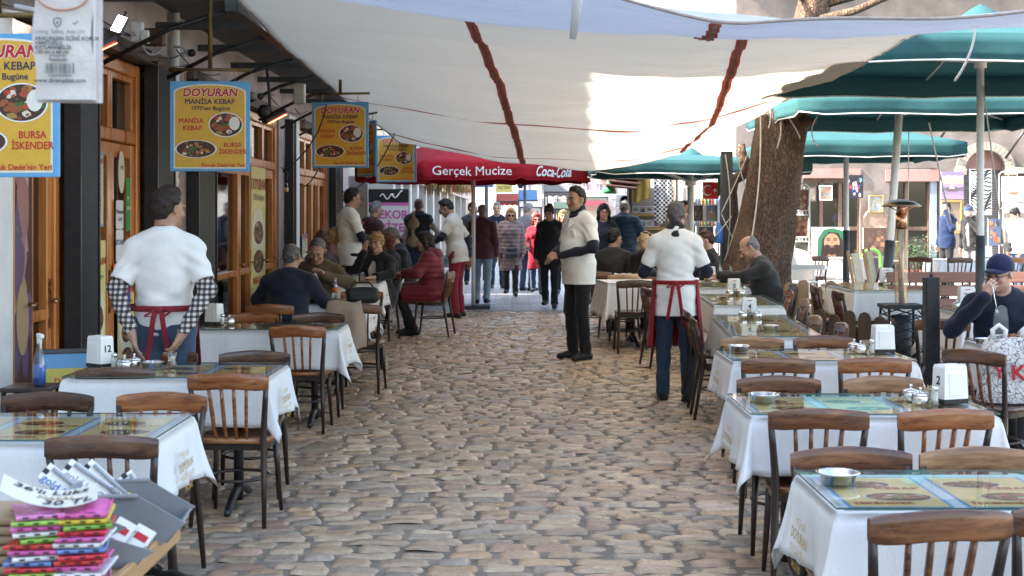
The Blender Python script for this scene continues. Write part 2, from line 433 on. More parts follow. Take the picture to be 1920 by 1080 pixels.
# ------------------------------------------------------------------ chairs
def chair_proto(var):
    w = WOODS[var]; r = empty('cafe_chair', (0, 0, -50), 0, 'x', 'chair')
    # seat
    mb = MB()
    outl = [(-.165, -.18), (.165, -.18)]+[(.19+.012*math.sin(t*PI), -.12+.24*t) for t in (0, .33, .66, 1)]
    outl += [(.19*math.cos(a)**.6 if math.cos(a) > 0 else -.19*abs(math.cos(a))**.6, .12+.09*math.sin(a)) for a in [PI*k/10 for k in range(1, 10)]]
    outl += [(-.19-.012*math.sin(t*PI), .12-.24*t) for t in (0, .33, .66, 1)]
    n = len(outl)
    def sc(k): return [(x*k, y*k+.0) for x, y in outl]
    rings = [(.96, .425), (1.0, .432), (1.0, .447), (.97, .455), (.8, .451), (.4, .445)]
    vs = [(x, y, z) for k, z in rings for x, y in sc(k)]
    fs = [(i*n+k, i*n+(k+1) % n, (i+1)*n+(k+1) % n, (i+1)*n+k) for i in range(len(rings)-1) for k in range(n)]
    fs += [tuple(reversed(range(n))), tuple((len(rings)-1)*n+k for k in range(n))]
    mb.add(vs, fs, w if var != 'tan' else WOODS['brown'], True)
    mb.build('seat', r)
    mb = MB()                                              # ring under the seat
    mb.prism([(x*.9, y*.9) for x, y in outl], .39, .426, leg_wood, None); mb.build('seat_frame', r)
    def back_pt(x, z):                                     # the back leans and bends round the sitter
        t = (z-.45)/.37
        return Vector((x*(1+.12*t), -.185-.075*t-.03*(1-(x/.2)**2)*t, z))
    mb = MB()
    def rail(a, b):
        x = -.205+.41*a
        ang = 2*PI*b; h = .044; th = .013
        cz = .765+.006*math.cos(PI*(a-.5)*2)
        e = 1-.25*abs(2*a-1)**8
        p = back_pt(x*.95, cz)
        ca, sa = math.cos(ang), math.sin(ang)
        q = (abs(ca)**5+abs(sa)**5)**(-1/5)
        return (p.x, p.y+ca*q*th*e, cz+sa*q*h*e)
    mb.grid(rail, 20, 16, w)
    for a in (0, 1): mb.add([rail(a, k/16) for k in range(16)], [tuple(range(16)) if a == 1 else tuple(reversed(range(16)))], w)
    mb.build('backrest_rail', r)
    for x in (-.093, -.031, .031, .093):
        mb = MB(); pts = [Vector((x*.85, -.165, .448))]+[back_pt(x*(.88+.1*t), .448+.28*t) for t in (.25, .5, .75, 1)]
        mb.tube(pts, [.0095, .012, .013, .0125, .0115], WOODS['brown'] if var in ('dark', 'tan') else w, 6, squash=(1.25, .8)); mb.build('slat', r)
    for sx in (-1, 1):
        mb = MB(); pts = [(sx*.195, -.265, 0), (sx*.185, -.225, .25), (sx*.175, -.19, .44)]+[back_pt(sx*(.172+.012*t), .45+.30*t) for t in (.3, .65, 1)]
        mb.tube(pts, [.0115, .016, .018, .017, .0155, .014], leg_wood, 8); mb.build('leg', r)
        mb = MB(); mb.tube([(sx*.185, .2, 0), (sx*.172, .165, .25), (sx*.16, .145, .43)], [.0105, .0155, .019], leg_wood, 8); mb.build('leg', r)
    mb = MB()                                              # bent hoop between the legs
    mb.tube([(.165*math.cos(2*PI*k/20), -.02+.175*math.sin(2*PI*k/20), .23) for k in range(21)], .0085, leg_wood, 6, cap=False); mb.build('stretcher', r)
    return r
CH = {}
PROTOS = {k: chair_proto(k) for k in WOODS}
USED = set()
def chair(x, y, head, var, label, group='wooden cafe chairs with slatted backs', z=None):
    loc = (x, y, (gz(y) if z is None else z)+.004)
    if var not in USED:
        USED.add(var); o = PROTOS[var]; o.location = loc; o.rotation_euler = (0, 0, rad(head)); o['label'] = label; o['group'] = group
        return o
    return dup(PROTOS[var], loc, rad(head), label, group)

# ------------------------------------------------------------------ tables
def cloth_mesh(w, d, h, drop, seed, flare=1.0, shift=0):
    rng = random.Random(seed); mb = MB()
    per = []                                               # (x, y, nx, ny, length, flare)
    ns = 16; nc = 8
    cor = [(w/2, -d/2, -90), (w/2, d/2, 0), (-w/2, d/2, 90), (-w/2, -d/2, 180)]
    ph = [rng.uniform(0, 6) for _ in range(8)]
    for c in range(4):
        x0, y0, a0 = cor[c]; x1, y1, _ = cor[(c+1) % 4]
        cr = 1.0+rng.uniform(-.15, .2)
        for k in range(nc+1):
            t = k/nc; a = rad(a0+90*t); lam = 1/max(math.cos(rad(90*t)), math.sin(rad(90*t)))
            bulge = math.sin(PI*t)
            per.append((x0, y0, math.cos(a), math.sin(a), drop*(1+(lam-1)*.95), (.08+.21*bulge**1.5*cr+.06*math.sin(3*PI*t+ph[c]))*flare))
        nx, ny = math.cos(rad(a0+90)), math.sin(rad(a0+90))
        for k in range(1, ns):
            t = k/ns; L = max(abs(x1-x0), abs(y1-y0))
            e = min(t, 1-t)*L
            wv = .045*math.sin(t*L*14+ph[c+4]+1.5*math.sin(t*5+ph[c]))+.03*math.sin(t*L*29+ph[c])
            per.append((x0+(x1-x0)*t, y0+(y1-y0)*t, nx, ny, drop*(1+.03*math.sin(t*7+ph[c])), (.05+.10*math.exp(-e*9)+wv*1.3)*flare))
    n = len(per); K = 9
    vs = []
    for j in range(K+1):
        s = j/K
        for i, (x, y, nx, ny, L, fl) in enumerate(per):
            l = L*s; out = .012*(1-math.exp(-l*60))+fl*l*(.5+.5*s)
            dz = math.sqrt(max(0, l*l-(fl*l)**2))
            vs.append((x+nx*out+shift*s, y+ny*out, h-dz if j else h))
    fs = [(j*n+i, (j+1)*n+i, (j+1)*n+(i+1) % n, j*n+(i+1) % n) for j in range(K) for i in range(n)]
    fs = [tuple(reversed(f)) for f in fs]
    vs.append((0, 0, h)); c = len(vs)-1
    fs += [(i, (i+1) % n, c) for i in range(n)]
    mb.add(vs, fs, cloth_white, True)
    for i in range(len(mb.sm)-n, len(mb.sm)): mb.sm[i] = False
    return mb
def dish(mb, X, cx, cy, rx, ry, z, seed, plate=print_white, top=None):
    rng = random.Random(seed)
    layer(mb, ell(cx, cy, rx, ry), plate, X, z); layer(mb, ell(cx, cy, rx*.93, ry*.93), flat((.07, .03, .02)), X, z+.0006)
    cs = [flat((.30, .09, .03)), flat((.42, .18, .05)), flat((.2, .06, .02)), flat((.46, .06, .03)), flat((.06, .13, .03)), flat((.7, .62, .5)), flat((.36, .22, .06))]
    for k in range(46):
        a = rng.uniform(0, 2*PI); q = rng.random()**.6*.8
        px, py = cx+rx*q*math.cos(a), cy+ry*q*math.sin(a); r = rng.uniform(.08, .2)*min(rx, ry)
        a0 = rng.uniform(0, 6)
        m = cs[min(6, int(rng.random()**1.5*7))] if not (q < .25) else cs[4]
        pts = [(px+r*1.6*math.cos(a0+t*2*PI/6)*rng.uniform(.6, 1.2), py+r*math.sin(a0+t*2*PI/6)*rng.uniform(.6, 1.2)) for t in range(6)]
        layer(mb, pts, m, X, z+.0009+k*.00003)
    if top:
        layer(mb, ell(cx+rx*.5, cy+ry*.1, rx*.3, ry*.55), flat((.75, .72, .66)), X, z+.003)
menu_yellow = flat((.78, .60, .25)); menu_pale = flat((.62, .74, .80)); menu_line = flat((.16, .36, .62))
MENU = {}
def menu_mesh(w, d):
    k = (round(w, 2), round(d, 2))
    mb = MB(); X = Matrix.Identity(4); z = 0
    layer(mb, rect(-w/2, -d/2, w/2, d/2), menu_pale, X, 0)
    n = 3 if w > .8 else 2
    along = w >= d
    rng = random.Random(5)
    L = w if along else d; D = d if along else w
    R = Matrix.Identity(4) if along else Matrix.Rotation(rad(90), 4, 'Z')
    for i in range(n):
        a = -L/2+L*i/n+.02; b = -L/2+L*(i+1)/n-.02
        layer(mb, rect(a, -D/2+.03, b, D/2-.03), menu_line, R, .0006)
        layer(mb, rect(a+.012, -D/2+.042, b-.012, D/2-.042), menu_yellow, R, .0012)
        cx = (a+b)/2
        dish(mb, R, cx-.04, D*.2, .10, .06, .002, 3+i); dish(mb, R, cx+.03, -D*.16, .11, .065, .002, 9+i)
        mb.text('KEBAP', .05, print_red, R @ Matrix.Translation((cx+.06, D*.08, .002)), .01)
        mb.text('İSKENDER', .04, print_red, R @ Matrix.Translation((cx-.04, -D*.34, .002)), .01)
    return mb
def table(x, y, w, d, h=.745, rz=0, drop=.34, label='', place='', seed=1, glass=True, menu=True, text=True, legs=True, flare=1.0):
    z0 = gz(y)+.004
    t = empty('dining_table', (x, y, z0), rz, 'restaurant table %s' % place, 'table', 'restaurant tables')
    mb = MB(); mb.box((0, 0, h-.016), (w-.01, d-.01, .026), leg_wood, .004); mb.build('tabletop', t)
    for sx in ((-1, 1) if w > .8 else (0,)):
        mb = MB(); px = sx*(w/2-.22)
        mb.tube([(px, 0, .03), (px, 0, h-.03)], .028, black_metal, 10)
        mb.box((px, 0, h-.04), (.07, d*.8, .02), black_metal, .004)
        for s in (-1, 1):
            mb.tube([(px, 0, .10), (px, s*.12, .085), (px, s*d*.42, .022), (px, s*d*.46, .016)], [.024, .026, .022, .016], black_metal, 8)
        mb.build('leg', t)
    c = cloth_mesh(w, d, h+.003, drop, seed, flare).build('tablecloth', None, (x, y, z0), rz, .004, 0)
    tag(c, 'white tablecloth on the table %s' % place, 'tablecloth', 'white tablecloths')
    if text:
        side = text                                        # +1: right side, -1: left side
        mb = MB(); n = Vector((side, 0, .06)).normalized()
        X = frameX((side*(w/2+.036), -d*.02, h-.16), (0, side, 0), (-side*.13, 0, 1))
        for k, (tx, sz, off) in enumerate((('MEŞHUR', .035, 0), ('DOYURAN', .05, .015), ('MANİSA KEBAP', .035, 0), ('SALONU', .035, 0))):
            mb.text(tx, sz, gold_thread, X @ Matrix.Translation((0, .06-.045*k, .022)), off)
        mb.build('embroidery', c)
    if menu:
        k = (round(w, 2), round(d, 2))
        if k not in MENU:
            o = menu_mesh(w-.06, d-.06).build('menu_sheet', None, (x, y, z0+h+.0065), rz); MENU[k] = o
        else:
            o = MENU[k].copy(); COL.objects.link(o); o.location = (x, y, z0+h+.0065); o.rotation_euler = (0, 0, rz)
        tag(o, 'printed menu sheet on the table %s' % place, 'menu', 'menu sheets under glass')
    if glass:
        mb = MB(); q = .0195; mb.add([(-w/2, -d/2, h+q), (w/2, -d/2, h+q), (w/2, d/2, h+q), (-w/2, d/2, h+q)], [(0, 1, 2, 3)], table_glass)
        edge = M('glass_edge', (.05, .12, .10), .2, bmp=0)
        for s in (-1, 1):
            mb.box((0, s*(d/2+.0035), h+.017), (w+.008, .003, .0055), edge); mb.box((s*(w/2+.0035), 0, h+.017), (.003, d+.004, .0055), edge)
        tag(mb.build('glass_sheet', None, (x, y, z0), rz), 'glass sheet on the table %s' % place, 'glass', 'glass sheets on the tables')
    return z0+h+.021
# ------------------------------------------------------------------ left building with its shopfronts
def fb(mb, y0, y1, z0, z1, x0, x1, mat, bev=0): mb.box(((x0+x1)/2, (y0+y1)/2, (z0+z1)/2), (abs(x1-x0), abs(y1-y0), abs(z1-z0)), mat, bev)
bld = empty('restaurant_building', (-3.2, 14, 0), 0, 'old two storey building with mauve plaster above wooden restaurant fronts', 'building')
def onb(mb, name, par=bld, **k): return mb.build(name, par, (3.2, -14, 0), **k)
mb = MB()
segs = [(7.2, 8.55, wall_white), (12.28, 13.1, wall_pink), (18.3, 18.75, wall_pink), (19.15, 20.1, wall_white), (23.3, 26.2, wall_pink)]
for y0, y1, m in segs: fb(mb, y0, y1, -.05, 2.98, -3.3, -3.0, m)
fb(mb, 7.2, 26.2, 2.98, 5.9, -3.3, -3.0, wall_pink); fb(mb, 7.3, 10.6, 6.12, 9.0, -9, -3.0, wall_pink)  # the last block, above the roof, is unseen and added to shade the tarpaulin
fb(mb, -30, 7.2, -.05, 10.8, -9, -3.02, wall_white)         # unseen tall block, added to shade the tarpaulins and dim the left side
fb(mb, 7.2, 26.2, 5.9, 6.1, -9, -2.8, M('roof_tile', (.3, .12, .07), .8, var=.3, scale=9))
fb(mb, 26.0, 26.2, -.05, 5.9, -9, -3.3, wall_pink)
onb(mb, 'wall')
mb = MB()
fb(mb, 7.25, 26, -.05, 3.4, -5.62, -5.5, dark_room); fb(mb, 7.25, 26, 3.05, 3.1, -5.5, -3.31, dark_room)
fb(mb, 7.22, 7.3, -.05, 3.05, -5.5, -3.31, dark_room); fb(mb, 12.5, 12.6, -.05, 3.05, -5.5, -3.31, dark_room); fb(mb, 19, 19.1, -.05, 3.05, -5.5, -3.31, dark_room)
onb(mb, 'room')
mb = MB()                                                   # the gutter beam and dark canopy over the tables
fb(mb, 10.2, 24.5, 3.10, 3.2, -2.06, -1.96, dark_metal)
fb(mb, 8.6, 24.5, 3.42, 3.47, -3.0, -1.95, dark_metal)
for y in np.arange(10.4, 24.5, 1.6): 
    fb(mb, y-.03, y+.03, 3.2, 3.26, -3.0, -2.0, dark_metal); fb(mb, y-.025, y+.025, 3.2, 3.42, -2.05, -2.0, dark_metal)
    mb.tube([(-2.99, y, 2.75), (-2.5, y, 3.0), (-2.05, y, 3.14)], .018, black_metal, 6)
for y in np.arange(10.4, 24.0, .42):                        # scrolls of the ironwork
    mb.tube([(-2.01, y+.1*(1-t/14)*math.cos(t*.9), 3.31+.09*(1-t/14)*math.sin(t*.9)) for t in range(13)], .007, black_metal, 4)
onb(mb, 'canopy')
mb = MB()
for y0, y1 in ((7.2, 12.2), (13.1, 18.2), (20.1, 23.3)): fb(mb, y0, y1, 2.86, 2.975, -3.34, -2.93, M('weathered_beam', (.12, .09, .07), .8, var=.4, scale=8))
onb(mb, 'lintel')
def shopfront(y0, y1, panes, label, ztop=2.84, doors=(), mat=None):
    mat = mat or orange_wood
    t = empty('wooden_shopfront', (-3.1, (y0+y1)/2, 0), 0, label, 'shopfront', 'varnished wooden shopfronts'); yc = (y0+y1)/2
    def put(mb, n, par=t): return mb.build(n, par, (3.1, -yc, 0))
    mb = MB()
    fb(mb, y0, y0+.09, 0, ztop, -3.2, -3.02, mat, .01); fb(mb, y1-.09, y1, 0, ztop, -3.2, -3.02, mat, .01)
    fb(mb, y0+.09, y1-.09, ztop-.1, ztop, -3.19, -3.03, mat, .01); fb(mb, y0+.09, y1-.09, 2.2, 2.3, -3.19, -3.025, mat, .01)
    put(mb, 'frame')
    n = len(panes)-1
    for i in range(n):
        a, b = y0+.09+(y1-y0-.18)*panes[i], y0+.09+(y1-y0-.18)*panes[i+1]
        mb = MB()
        for q0, q1 in ((a, a+.09), (b-.09, b)): fb(mb, q0+.002, q1-.002, 0, 2.195, -3.17, -3.045, mat, .008)
        fb(mb, a+.09, b-.09, 2.08, 2.195, -3.165, -3.05, mat, .008); fb(mb, a+.09, b-.09, 0, .42, -3.165, -3.05, mat, .008)
        fb(mb, a+.14, b-.14, .08, .36, -3.05, -3.04, mat, .006); fb(mb, a+.09, b-.09, .95, 1.02, -3.16, -3.055, mat, .006)
        d = put(mb, 'door')
        mb = MB(); fb(mb, a+.09, b-.09, .42, 2.08, -3.11, -3.102, dark_glass); o = mb.build('pane', d)
        mb = MB(); fb(mb, b-.075, b-.035, .9, 1.22, -3.045, -3.035, brass); mb.tube([(-3.035, b-.055, 1.08), (-2.98, b-.055, 1.08), (-2.975, b-.15, 1.075)], .011, brass, 6); mb.build('handle', d)
        mb = MB(); fb(mb, a, a+.06, 2.3, ztop-.1, -3.17, -3.05, mat, .006); fb(mb, b-.06, b, 2.3, ztop-.1, -3.17, -3.05, mat, .006)
        fb(mb, a+.06, b-.06, ztop-.15, ztop-.1, -3.165, -3.055, mat, .006)
        w = put(mb, 'transom_window'); mb = MB(); fb(mb, a+.06, b-.06, 2.3, ztop-.15, -3.11, -3.102, dark_glass); mb.build('pane', w)
    return t
shopfront(8.56, 9.5, (0, .42, 1), 'reddish wooden shopfront with a brass handle beside the white pilaster')
shopfront(10.05, 11.55, (0, .5, 1), 'orange wooden double door covered in stickers behind the waiter in the checked shirt')
shopfront(14.02, 18.25, (0, .1, .44, .62, .82, 1), 'long orange wooden shopfront with a bottle fridge and yellow poster')
shopfront(20.15, 23.25, (0, .25, .5, .75, 1), 'orange wooden shopfront farthest down the street')
def shutter(y0, y1, label, z=2.86):
    mb = MB(); n = 11
    pts = []
    for k in range(n+1):
        y = y0+(y1-y0)*k/n; pts.append((-2.90-(.07 if k % 2 else 0), y))
    for k in range(n):
        (xa, ya), (xb, yb) = pts[k], pts[k+1]
        mb.add([(xa, ya, .02), (xb, yb, .02), (xb, yb, z), (xa, ya, z), (xa-.012, ya, .02), (xb-.012, yb, .02), (xb-.012, yb, z), (xa-.012, ya, z)],
               [(0, 1, 2, 3), (5, 4, 7, 6), (3, 2, 6, 7), (0, 4, 5, 1)], black_metal)
    for zz in (.5, 1.3, 2.1): fb(mb, y0, y1, zz, zz+.03, -2.995, -2.972, black_metal)
    fb(mb, y0-.03, y0-.002, .02, z+.03, -2.99, -2.88, black_metal); fb(mb, y1+.002, y1+.03, .02, z+.03, -2.99, -2.9, black_metal)
    tag(mb.build('folding_shutter'), label, 'shutter', 'black folding shutters')
shutter(9.53, 10.0, 'black folded metal shutter between the red shopfront and the stickered door')
shutter(11.6, 12.25, 'black folded metal shutter beside the downpipe, behind the waiter in the checked shirt')
shutter(13.12, 13.98, 'black folded metal shutter under the hanging sign beside the fridge front')
shutter(18.76, 19.12, 'narrow black folded shutter beside the white pilaster far down')
shutter(23.32, 24.4, 'black folded shutter past the farthest wooden shopfront')
mb = MB(); mb.tube([(-2.95, 12.42, 0), (-2.95, 12.42, 1.5), (-2.95, 12.42, 3.4)], .035, white_metal, 10)
for z in (.6, 1.9, 2.9): mb.tube([(-2.95, 12.42, z), (-2.95, 12.42, z+.05)], .042, white_metal, 10)
mb.tube([(-2.96, 12.56, 2.0), (-2.96, 12.56, 4.2)], .025, white_metal, 8)
tag(mb.build('downpipe'), 'pale vertical drainpipe on the mauve wall between shutters', 'pipe')
# fridge behind the glass
fr = empty('bottle_fridge', (-3.335, 15.4, 0), 0, 'tall fridge with white shelves behind the shop glass', 'fridge')
mb = MB(); fb(mb, -.55, .55, 0, 2.3, -.35, -.3, dark_metal); fb(mb, -.6, -.55, 0, 2.3, -.35, .2, dark_metal); fb(mb, .55, .6, 0, 2.3, -.35, .2, dark_metal); fb(mb, -.6, .6, 2.3, 2.45, -.35, .2, print_red); mb.build('body', fr)
for z in (.5, .9, 1.3, 1.7, 2.05):
    mb = MB(); fb(mb, -.54, .54, z, z+.03, -.29, .18, white_metal)
    for k in range(9):
        y = -.46+k*.115; mb.tube([(.06, y, z+.03), (.06, y, z+.2), (.06, y, z+.24), (.06, y, z+.3)], [.035, .035, .014, .014], (flat((.35, .4, .36)), flat((.12, .2, .14)), flat((.45, .42, .38)))[(k+int(z*10)) % 3], 8)
    mb.build('shelf', fr)
# posters and stickers on the fronts
def on_wall(name, y0, y1, z0, z1, draw, label, cat, group=None, x=-3.035, thick=.006):
    mb = MB(); w, h = y1-y0, z1-z0                         # faces +X
    X = frameX((x, (y0+y1)/2, (z0+z1)/2), (0, 1, 0), (0, 0, 1))
    mb.box((0, 0, -thick/2), (w, h, thick), print_white, 0, X)
    draw(mb, X, w, h); o = mb.build(name); return tag(o, label, cat, group)
def meat(mb, X, w, h):
    rng = random.Random(int(w*100)); layer(mb, rect(-w/2, -h/2, w/2, h/2), flat((.07, .02, .02)), X, .001)
    for k in range(26):
        cx, cy = rng.uniform(-w/2, w/2)*.75, rng.uniform(-h/2, h/2)*.88; r = rng.uniform(.06, .2)
        c = rng.choice([(.34, .16, .14), (.42, .24, .21), (.25, .10, .09), (.48, .34, .3), (.36, .22, .1), (.12, .08, .16)])
        a0 = rng.uniform(0, 6)
        pts = [(min(w/2, max(-w/2, cx+r*.7*math.cos(a0+t*.7)*rng.uniform(.5, 1.2))), min(h/2, max(-h/2, cy+r*1.5*math.sin(a0+t*.7)*rng.uniform(.6, 1.2)))) for t in range(9)]
        layer(mb, pts, flat(c), X, .0013+k*.0001)
    layer(mb, ell(0, -h*.28, w*.3, h*.1), flat((.42, .3, .16)), X, .006)
on_wall('meat_poster', 8.62, 8.99, .5, 2.75, meat, 'tall photo poster of raw meat in the front beside the white pilaster', 'poster')
on_wall('meat_poster', 14.1, 14.5, .75, 2.4, meat, 'narrow photo poster of meat at the edge of the fridge front', 'poster', x=-3.03)
def doyuran_tall(mb, X, w, h):
    layer(mb, rect(-w/2, -h/2, w/2, h/2), flat((.72, .62, .22)), X, .001); layer(mb, ell(0, -h*.02, w*.42, h*.2), flat((.75, .72, .55)), X, .0015)
    mb.text('DOYURAN', w*.2, print_red, X @ Matrix.Translation((0, h*.36, .003)), .02); mb.text("1970'ten Bugüne", w*.11, print_navy, X @ Matrix.Translation((0, h*.26, .003)))
    dish(mb, X, 0, -h*.02, w*.36, h*.1, .003, 4); dish(mb, X, 0, -h*.25, w*.4, h*.1, .003, 6); mb.text('BURSA KEBAP', w*.12, print_red, X @ Matrix.Translation((0, -h*.4, .003)), .01)
on_wall('menu_poster', 16.55, 17.5, .7, 2.2, doyuran_tall, 'tall yellow menu poster on the long shopfront past the fridge', 'poster')
on_wall('menu_poster', 10.95, 11.4, .3, 1.17, doyuran_tall, 'yellow menu poster on the stickered door behind the waiter', 'poster', x=-3.03)
def menu_small(mb, X, w, h):
    layer(mb, rect(-w/2, -h/2, w/2, h/2), menu_line, X, .001); layer(mb, rect(-w*.44, -h*.46, w*.44, h*.46), flat((.7, .6, .35)), X, .0015)
    mb.text('DOYURAN', w*.18, print_red, X @ Matrix.Translation((0, h*.38, .003)), .02)
    for k in range(9): layer(mb, rect(-w*.36, h*(.27-.07*k), w*.3, h*(.29-.07*k)), print_navy, X, .002)
on_wall('menu_poster', 10.2, 10.55, 1.55, 2.1, menu_small, 'pale price list framed in blue, high on the stickered door', 'poster', x=-3.03)
on_wall('menu_poster', 10.22, 10.6, .35, 1.45, doyuran_tall, 'yellow menu poster on the left leaf of the stickered door', 'poster', x=-3.03)
on_wall('menu_poster', 20.6, 21.1, 1.0, 1.35, menu_small, 'small yellow notice on the farthest wooden shopfront', 'poster')
def sticker(y, z, w, h, bgc, txt, tc, label, ts=None, sub=None, r=False):
    mb = MB(); X = frameX((-3.03, y, z), (0, 1, 0), (0, 0, 1))
    mb.prism(ell(0, 0, w/2, h/2) if r else [(x*w/2, yy*h/2) for x, yy in ((-1, -.9), (-.85, -1), (.85, -1), (1, -.9), (1, .9), (.85, 1), (-.85, 1), (-1, .9))], 0, .003, flat(bgc), X)
    for i, l in enumerate(txt.split('\n')):
        mb.text(l, ts or w*.26, flat(tc), X @ Matrix.Translation((0, h*.1-i*(ts or w*.26)*1.1, .004)), .015)
    if sub: layer(mb, rect(-w*.4, -h*.45, w*.4, -h*.2), flat(sub), X, .004)
    tag(mb.build('sticker'), label, 'sticker', 'stickers on the door glass')
sticker(11.03, 1.97, .17, .33, (.72, .68, .5), '1970', (.05, .05, .05), 'oval cream sticker at the top of the door glass', r=True)
sticker(11.22, 1.72, .12, .42, (.03, .28, .07), 'M\npuan', (.75, .75, .75), 'tall green sticker on the door glass', .06)
sticker(10.98, 1.64, .2, .22, (.72, .72, .72), 'Metropol\nCard', (.03, .04, .12), 'white and grey card sticker above another white one', .05)
sticker(10.98, 1.40, .2, .25, (.75, .75, .75), 'SETCARD', (.02, .03, .18), 'white sticker with heavy navy capitals', .055)
sticker(10.88, 1.10, .16, .33, (.68, .13, .02), 'TOKEN\nFLEX', (.8, .78, .7), 'orange sticker with a white foot', .045, (.75, .72, .7))
sticker(11.05, 1.10, .16, .36, (.45, .015, .02), 'Ticket\nRestaurant', (.8, .78, .75), 'red rounded sticker beside the orange one', .034)
sticker(11.22, 1.06, .13, .36, (.04, .05, .32), 'sodexo', (.8, .8, .8), 'deep blue sticker with white lettering', .035)
sticker(11.2, 1.4, .12, .14, (.45, .08, .02), 'OK', (.7, .6, .4), 'small dark orange round sticker', .04, r=True)
# framed menu board leaning on the front, spray bottle
def leaning_menu():
    t = empty('menu_board', (-2.72, 8.72, gz(8.7)), rad(18), 'framed menu board leaning by the white pilaster', 'menu board')
    X = Matrix.Translation((0, 0, .5)) @ Matrix.Rotation(rad(90-8), 4, 'X')
    mb = MB(); 
    for a in (-1, 1):
        mb.box((a*.17, 0, 0), (.03, .62, .03), dark_metal, .004, X); mb.box((0, a*.305, .0), (.31, .03, .028), dark_metal, .004, X)
    for a in (-1, 1): mb.tube([(a*.15, .02, .18), (a*.15, -.08, .0)], .012, dark_metal, 6)
    mb.build('frame', t)
    mb = MB(); X2 = X; layer(mb, rect(-.155, -.29, .155, .29), menu_line, X2, .002); layer(mb, rect(-.145, -.28, .145, .2), flat((.62, .5, .1)), X2, .003)
    mb.text('DOYURAN', .05, print_red, X2 @ Matrix.Translation((.04, .12, .005)), .01); dish(mb, X2, -.02, -.08, .09, .14, .005, 8); mb.build('panel', t)
leaning_menu()
# ------------------------------------------------------------------ hanging restaurant signs
def sign_proto():
    r = empty('hanging_sign', (0, 0, -60), 0, 'x', 'sign'); W, H = .575, .655; X = FACE(0, -.012, 0)
    mb = MB(); mb.box((0, 0, 0), (W, .02, H), print_blue, .003); mb.build('board', r)
    mb = MB()
    def arch(w, h, k): return [(-w/2, -h/2), (w/2, -h/2), (w/2, h/2-k)]+[(w/2*math.cos(a), h/2-k+k*math.sin(a)) for a in [PI*i/20 for i in range(1, 20)]]+[(-w/2, h/2-k)]
    layer(mb, arch(W-.055, H-.04, .06), flat((.75, .72, .62)), X, 0); layer(mb, arch(W-.075, H-.06, .055), print_yellow, X, .001); mb.build('panel', r)
    mb = MB()
    def T(s, x, y, size, col, off=.008, halo=True, sx=1, shear=0):
        halo = halo and size > .07; off = max(off, .016)
        if halo: mb.text(s, size, flat((.8, .76, .66)), X @ Matrix.Translation((x, y, .002)), off+.04, sx=sx, shear=shear)
        mb.text(s, size, col, X @ Matrix.Translation((x, y, .003)), off, sx=sx, shear=shear)
    T('DOYURAN', 0, .243, .080, print_red, .035, True, 1.0, .18)
    T('MANİSA KEBAP', 0, .178, .052, print_navy, .012, True); T("1970'ten Bugüne", .005, .130, .042, print_navy, .004, True)
    T('MANİSA', -.135, .038, .05, print_red, .006, sx=.95); T('KEBAP', -.125, -.014, .05, print_red, .006, sx=.95)
    T('BURSA', .165, -.136, .046, print_red, .006, sx=.95); T('İSKENDER', .165, -.185, .048, print_red, .006, sx=.88)
    T("Pamuk Dede'nin Yeri", .10, -.283, .037, print_red, .004)
    mb.build('lettering', r)
    mb = MB(); dish(mb, X, .115, .012, .125, .09, .002, 21, top=True); mb.build('dish_picture', r)
    mb = MB(); dish(mb, X, -.10, -.165, .15, .066, .002, 33); mb.build('dish_picture', r)
    mb = MB()
    for sx in (-1, 1):
        mb.tube([(sx*.18, 0, H/2-.01), (sx*.18, 0, H/2+.06), (sx*.18+.02, 0, H/2+.085)], .004, brass, 5)
    mb.tube([(-.3, 0, H/2+.085), (.3, 0, H/2+.085)], .012, M('aged_brass', (.16, .11, .04), .5, .6, var=.3, scale=15), 8)
    mb.tube([(0, 0, H/2+.085), (0, 0, H/2+.75)], .016, MATS['aged_brass'], 8); mb.build('hanger', r)
    return r
sp = sign_proto()
def put_sign(u, v, y, sc, label, yaw=0, first=[True]):
    if first[0]:
        first[0] = False; o = sp; o.location = (XU(u, y), y, ZV(v, y)); o.rotation_euler = (0, 0, yaw); o['label'] = label; o['group'] = 'hanging kebab signs'
    else: o = dup(sp, (XU(u, y), y, ZV(v, y)), yaw, label, 'hanging kebab signs')
    return o
put_sign(-3, 198, 6.5, 1, 'yellow hanging kebab sign cut by the picture edge, behind the plastic bag', rad(-4))
put_sign(394, 237, 10.35, 1, 'yellow hanging kebab sign seen whole, in front of the mauve wall', rad(3))
put_sign(638, 253, 14.2, 1, 'yellow hanging kebab sign with a black cable running across it', rad(-6))
put_sign(743, 298, 19.9, 1, 'smallest and dimmest yellow hanging kebab sign, in front of the red parasol', rad(-8))
put_sign(688, 279, 17.0, 1, 'yellow hanging kebab sign turned nearly edge on, behind the one with the cable', rad(-62))
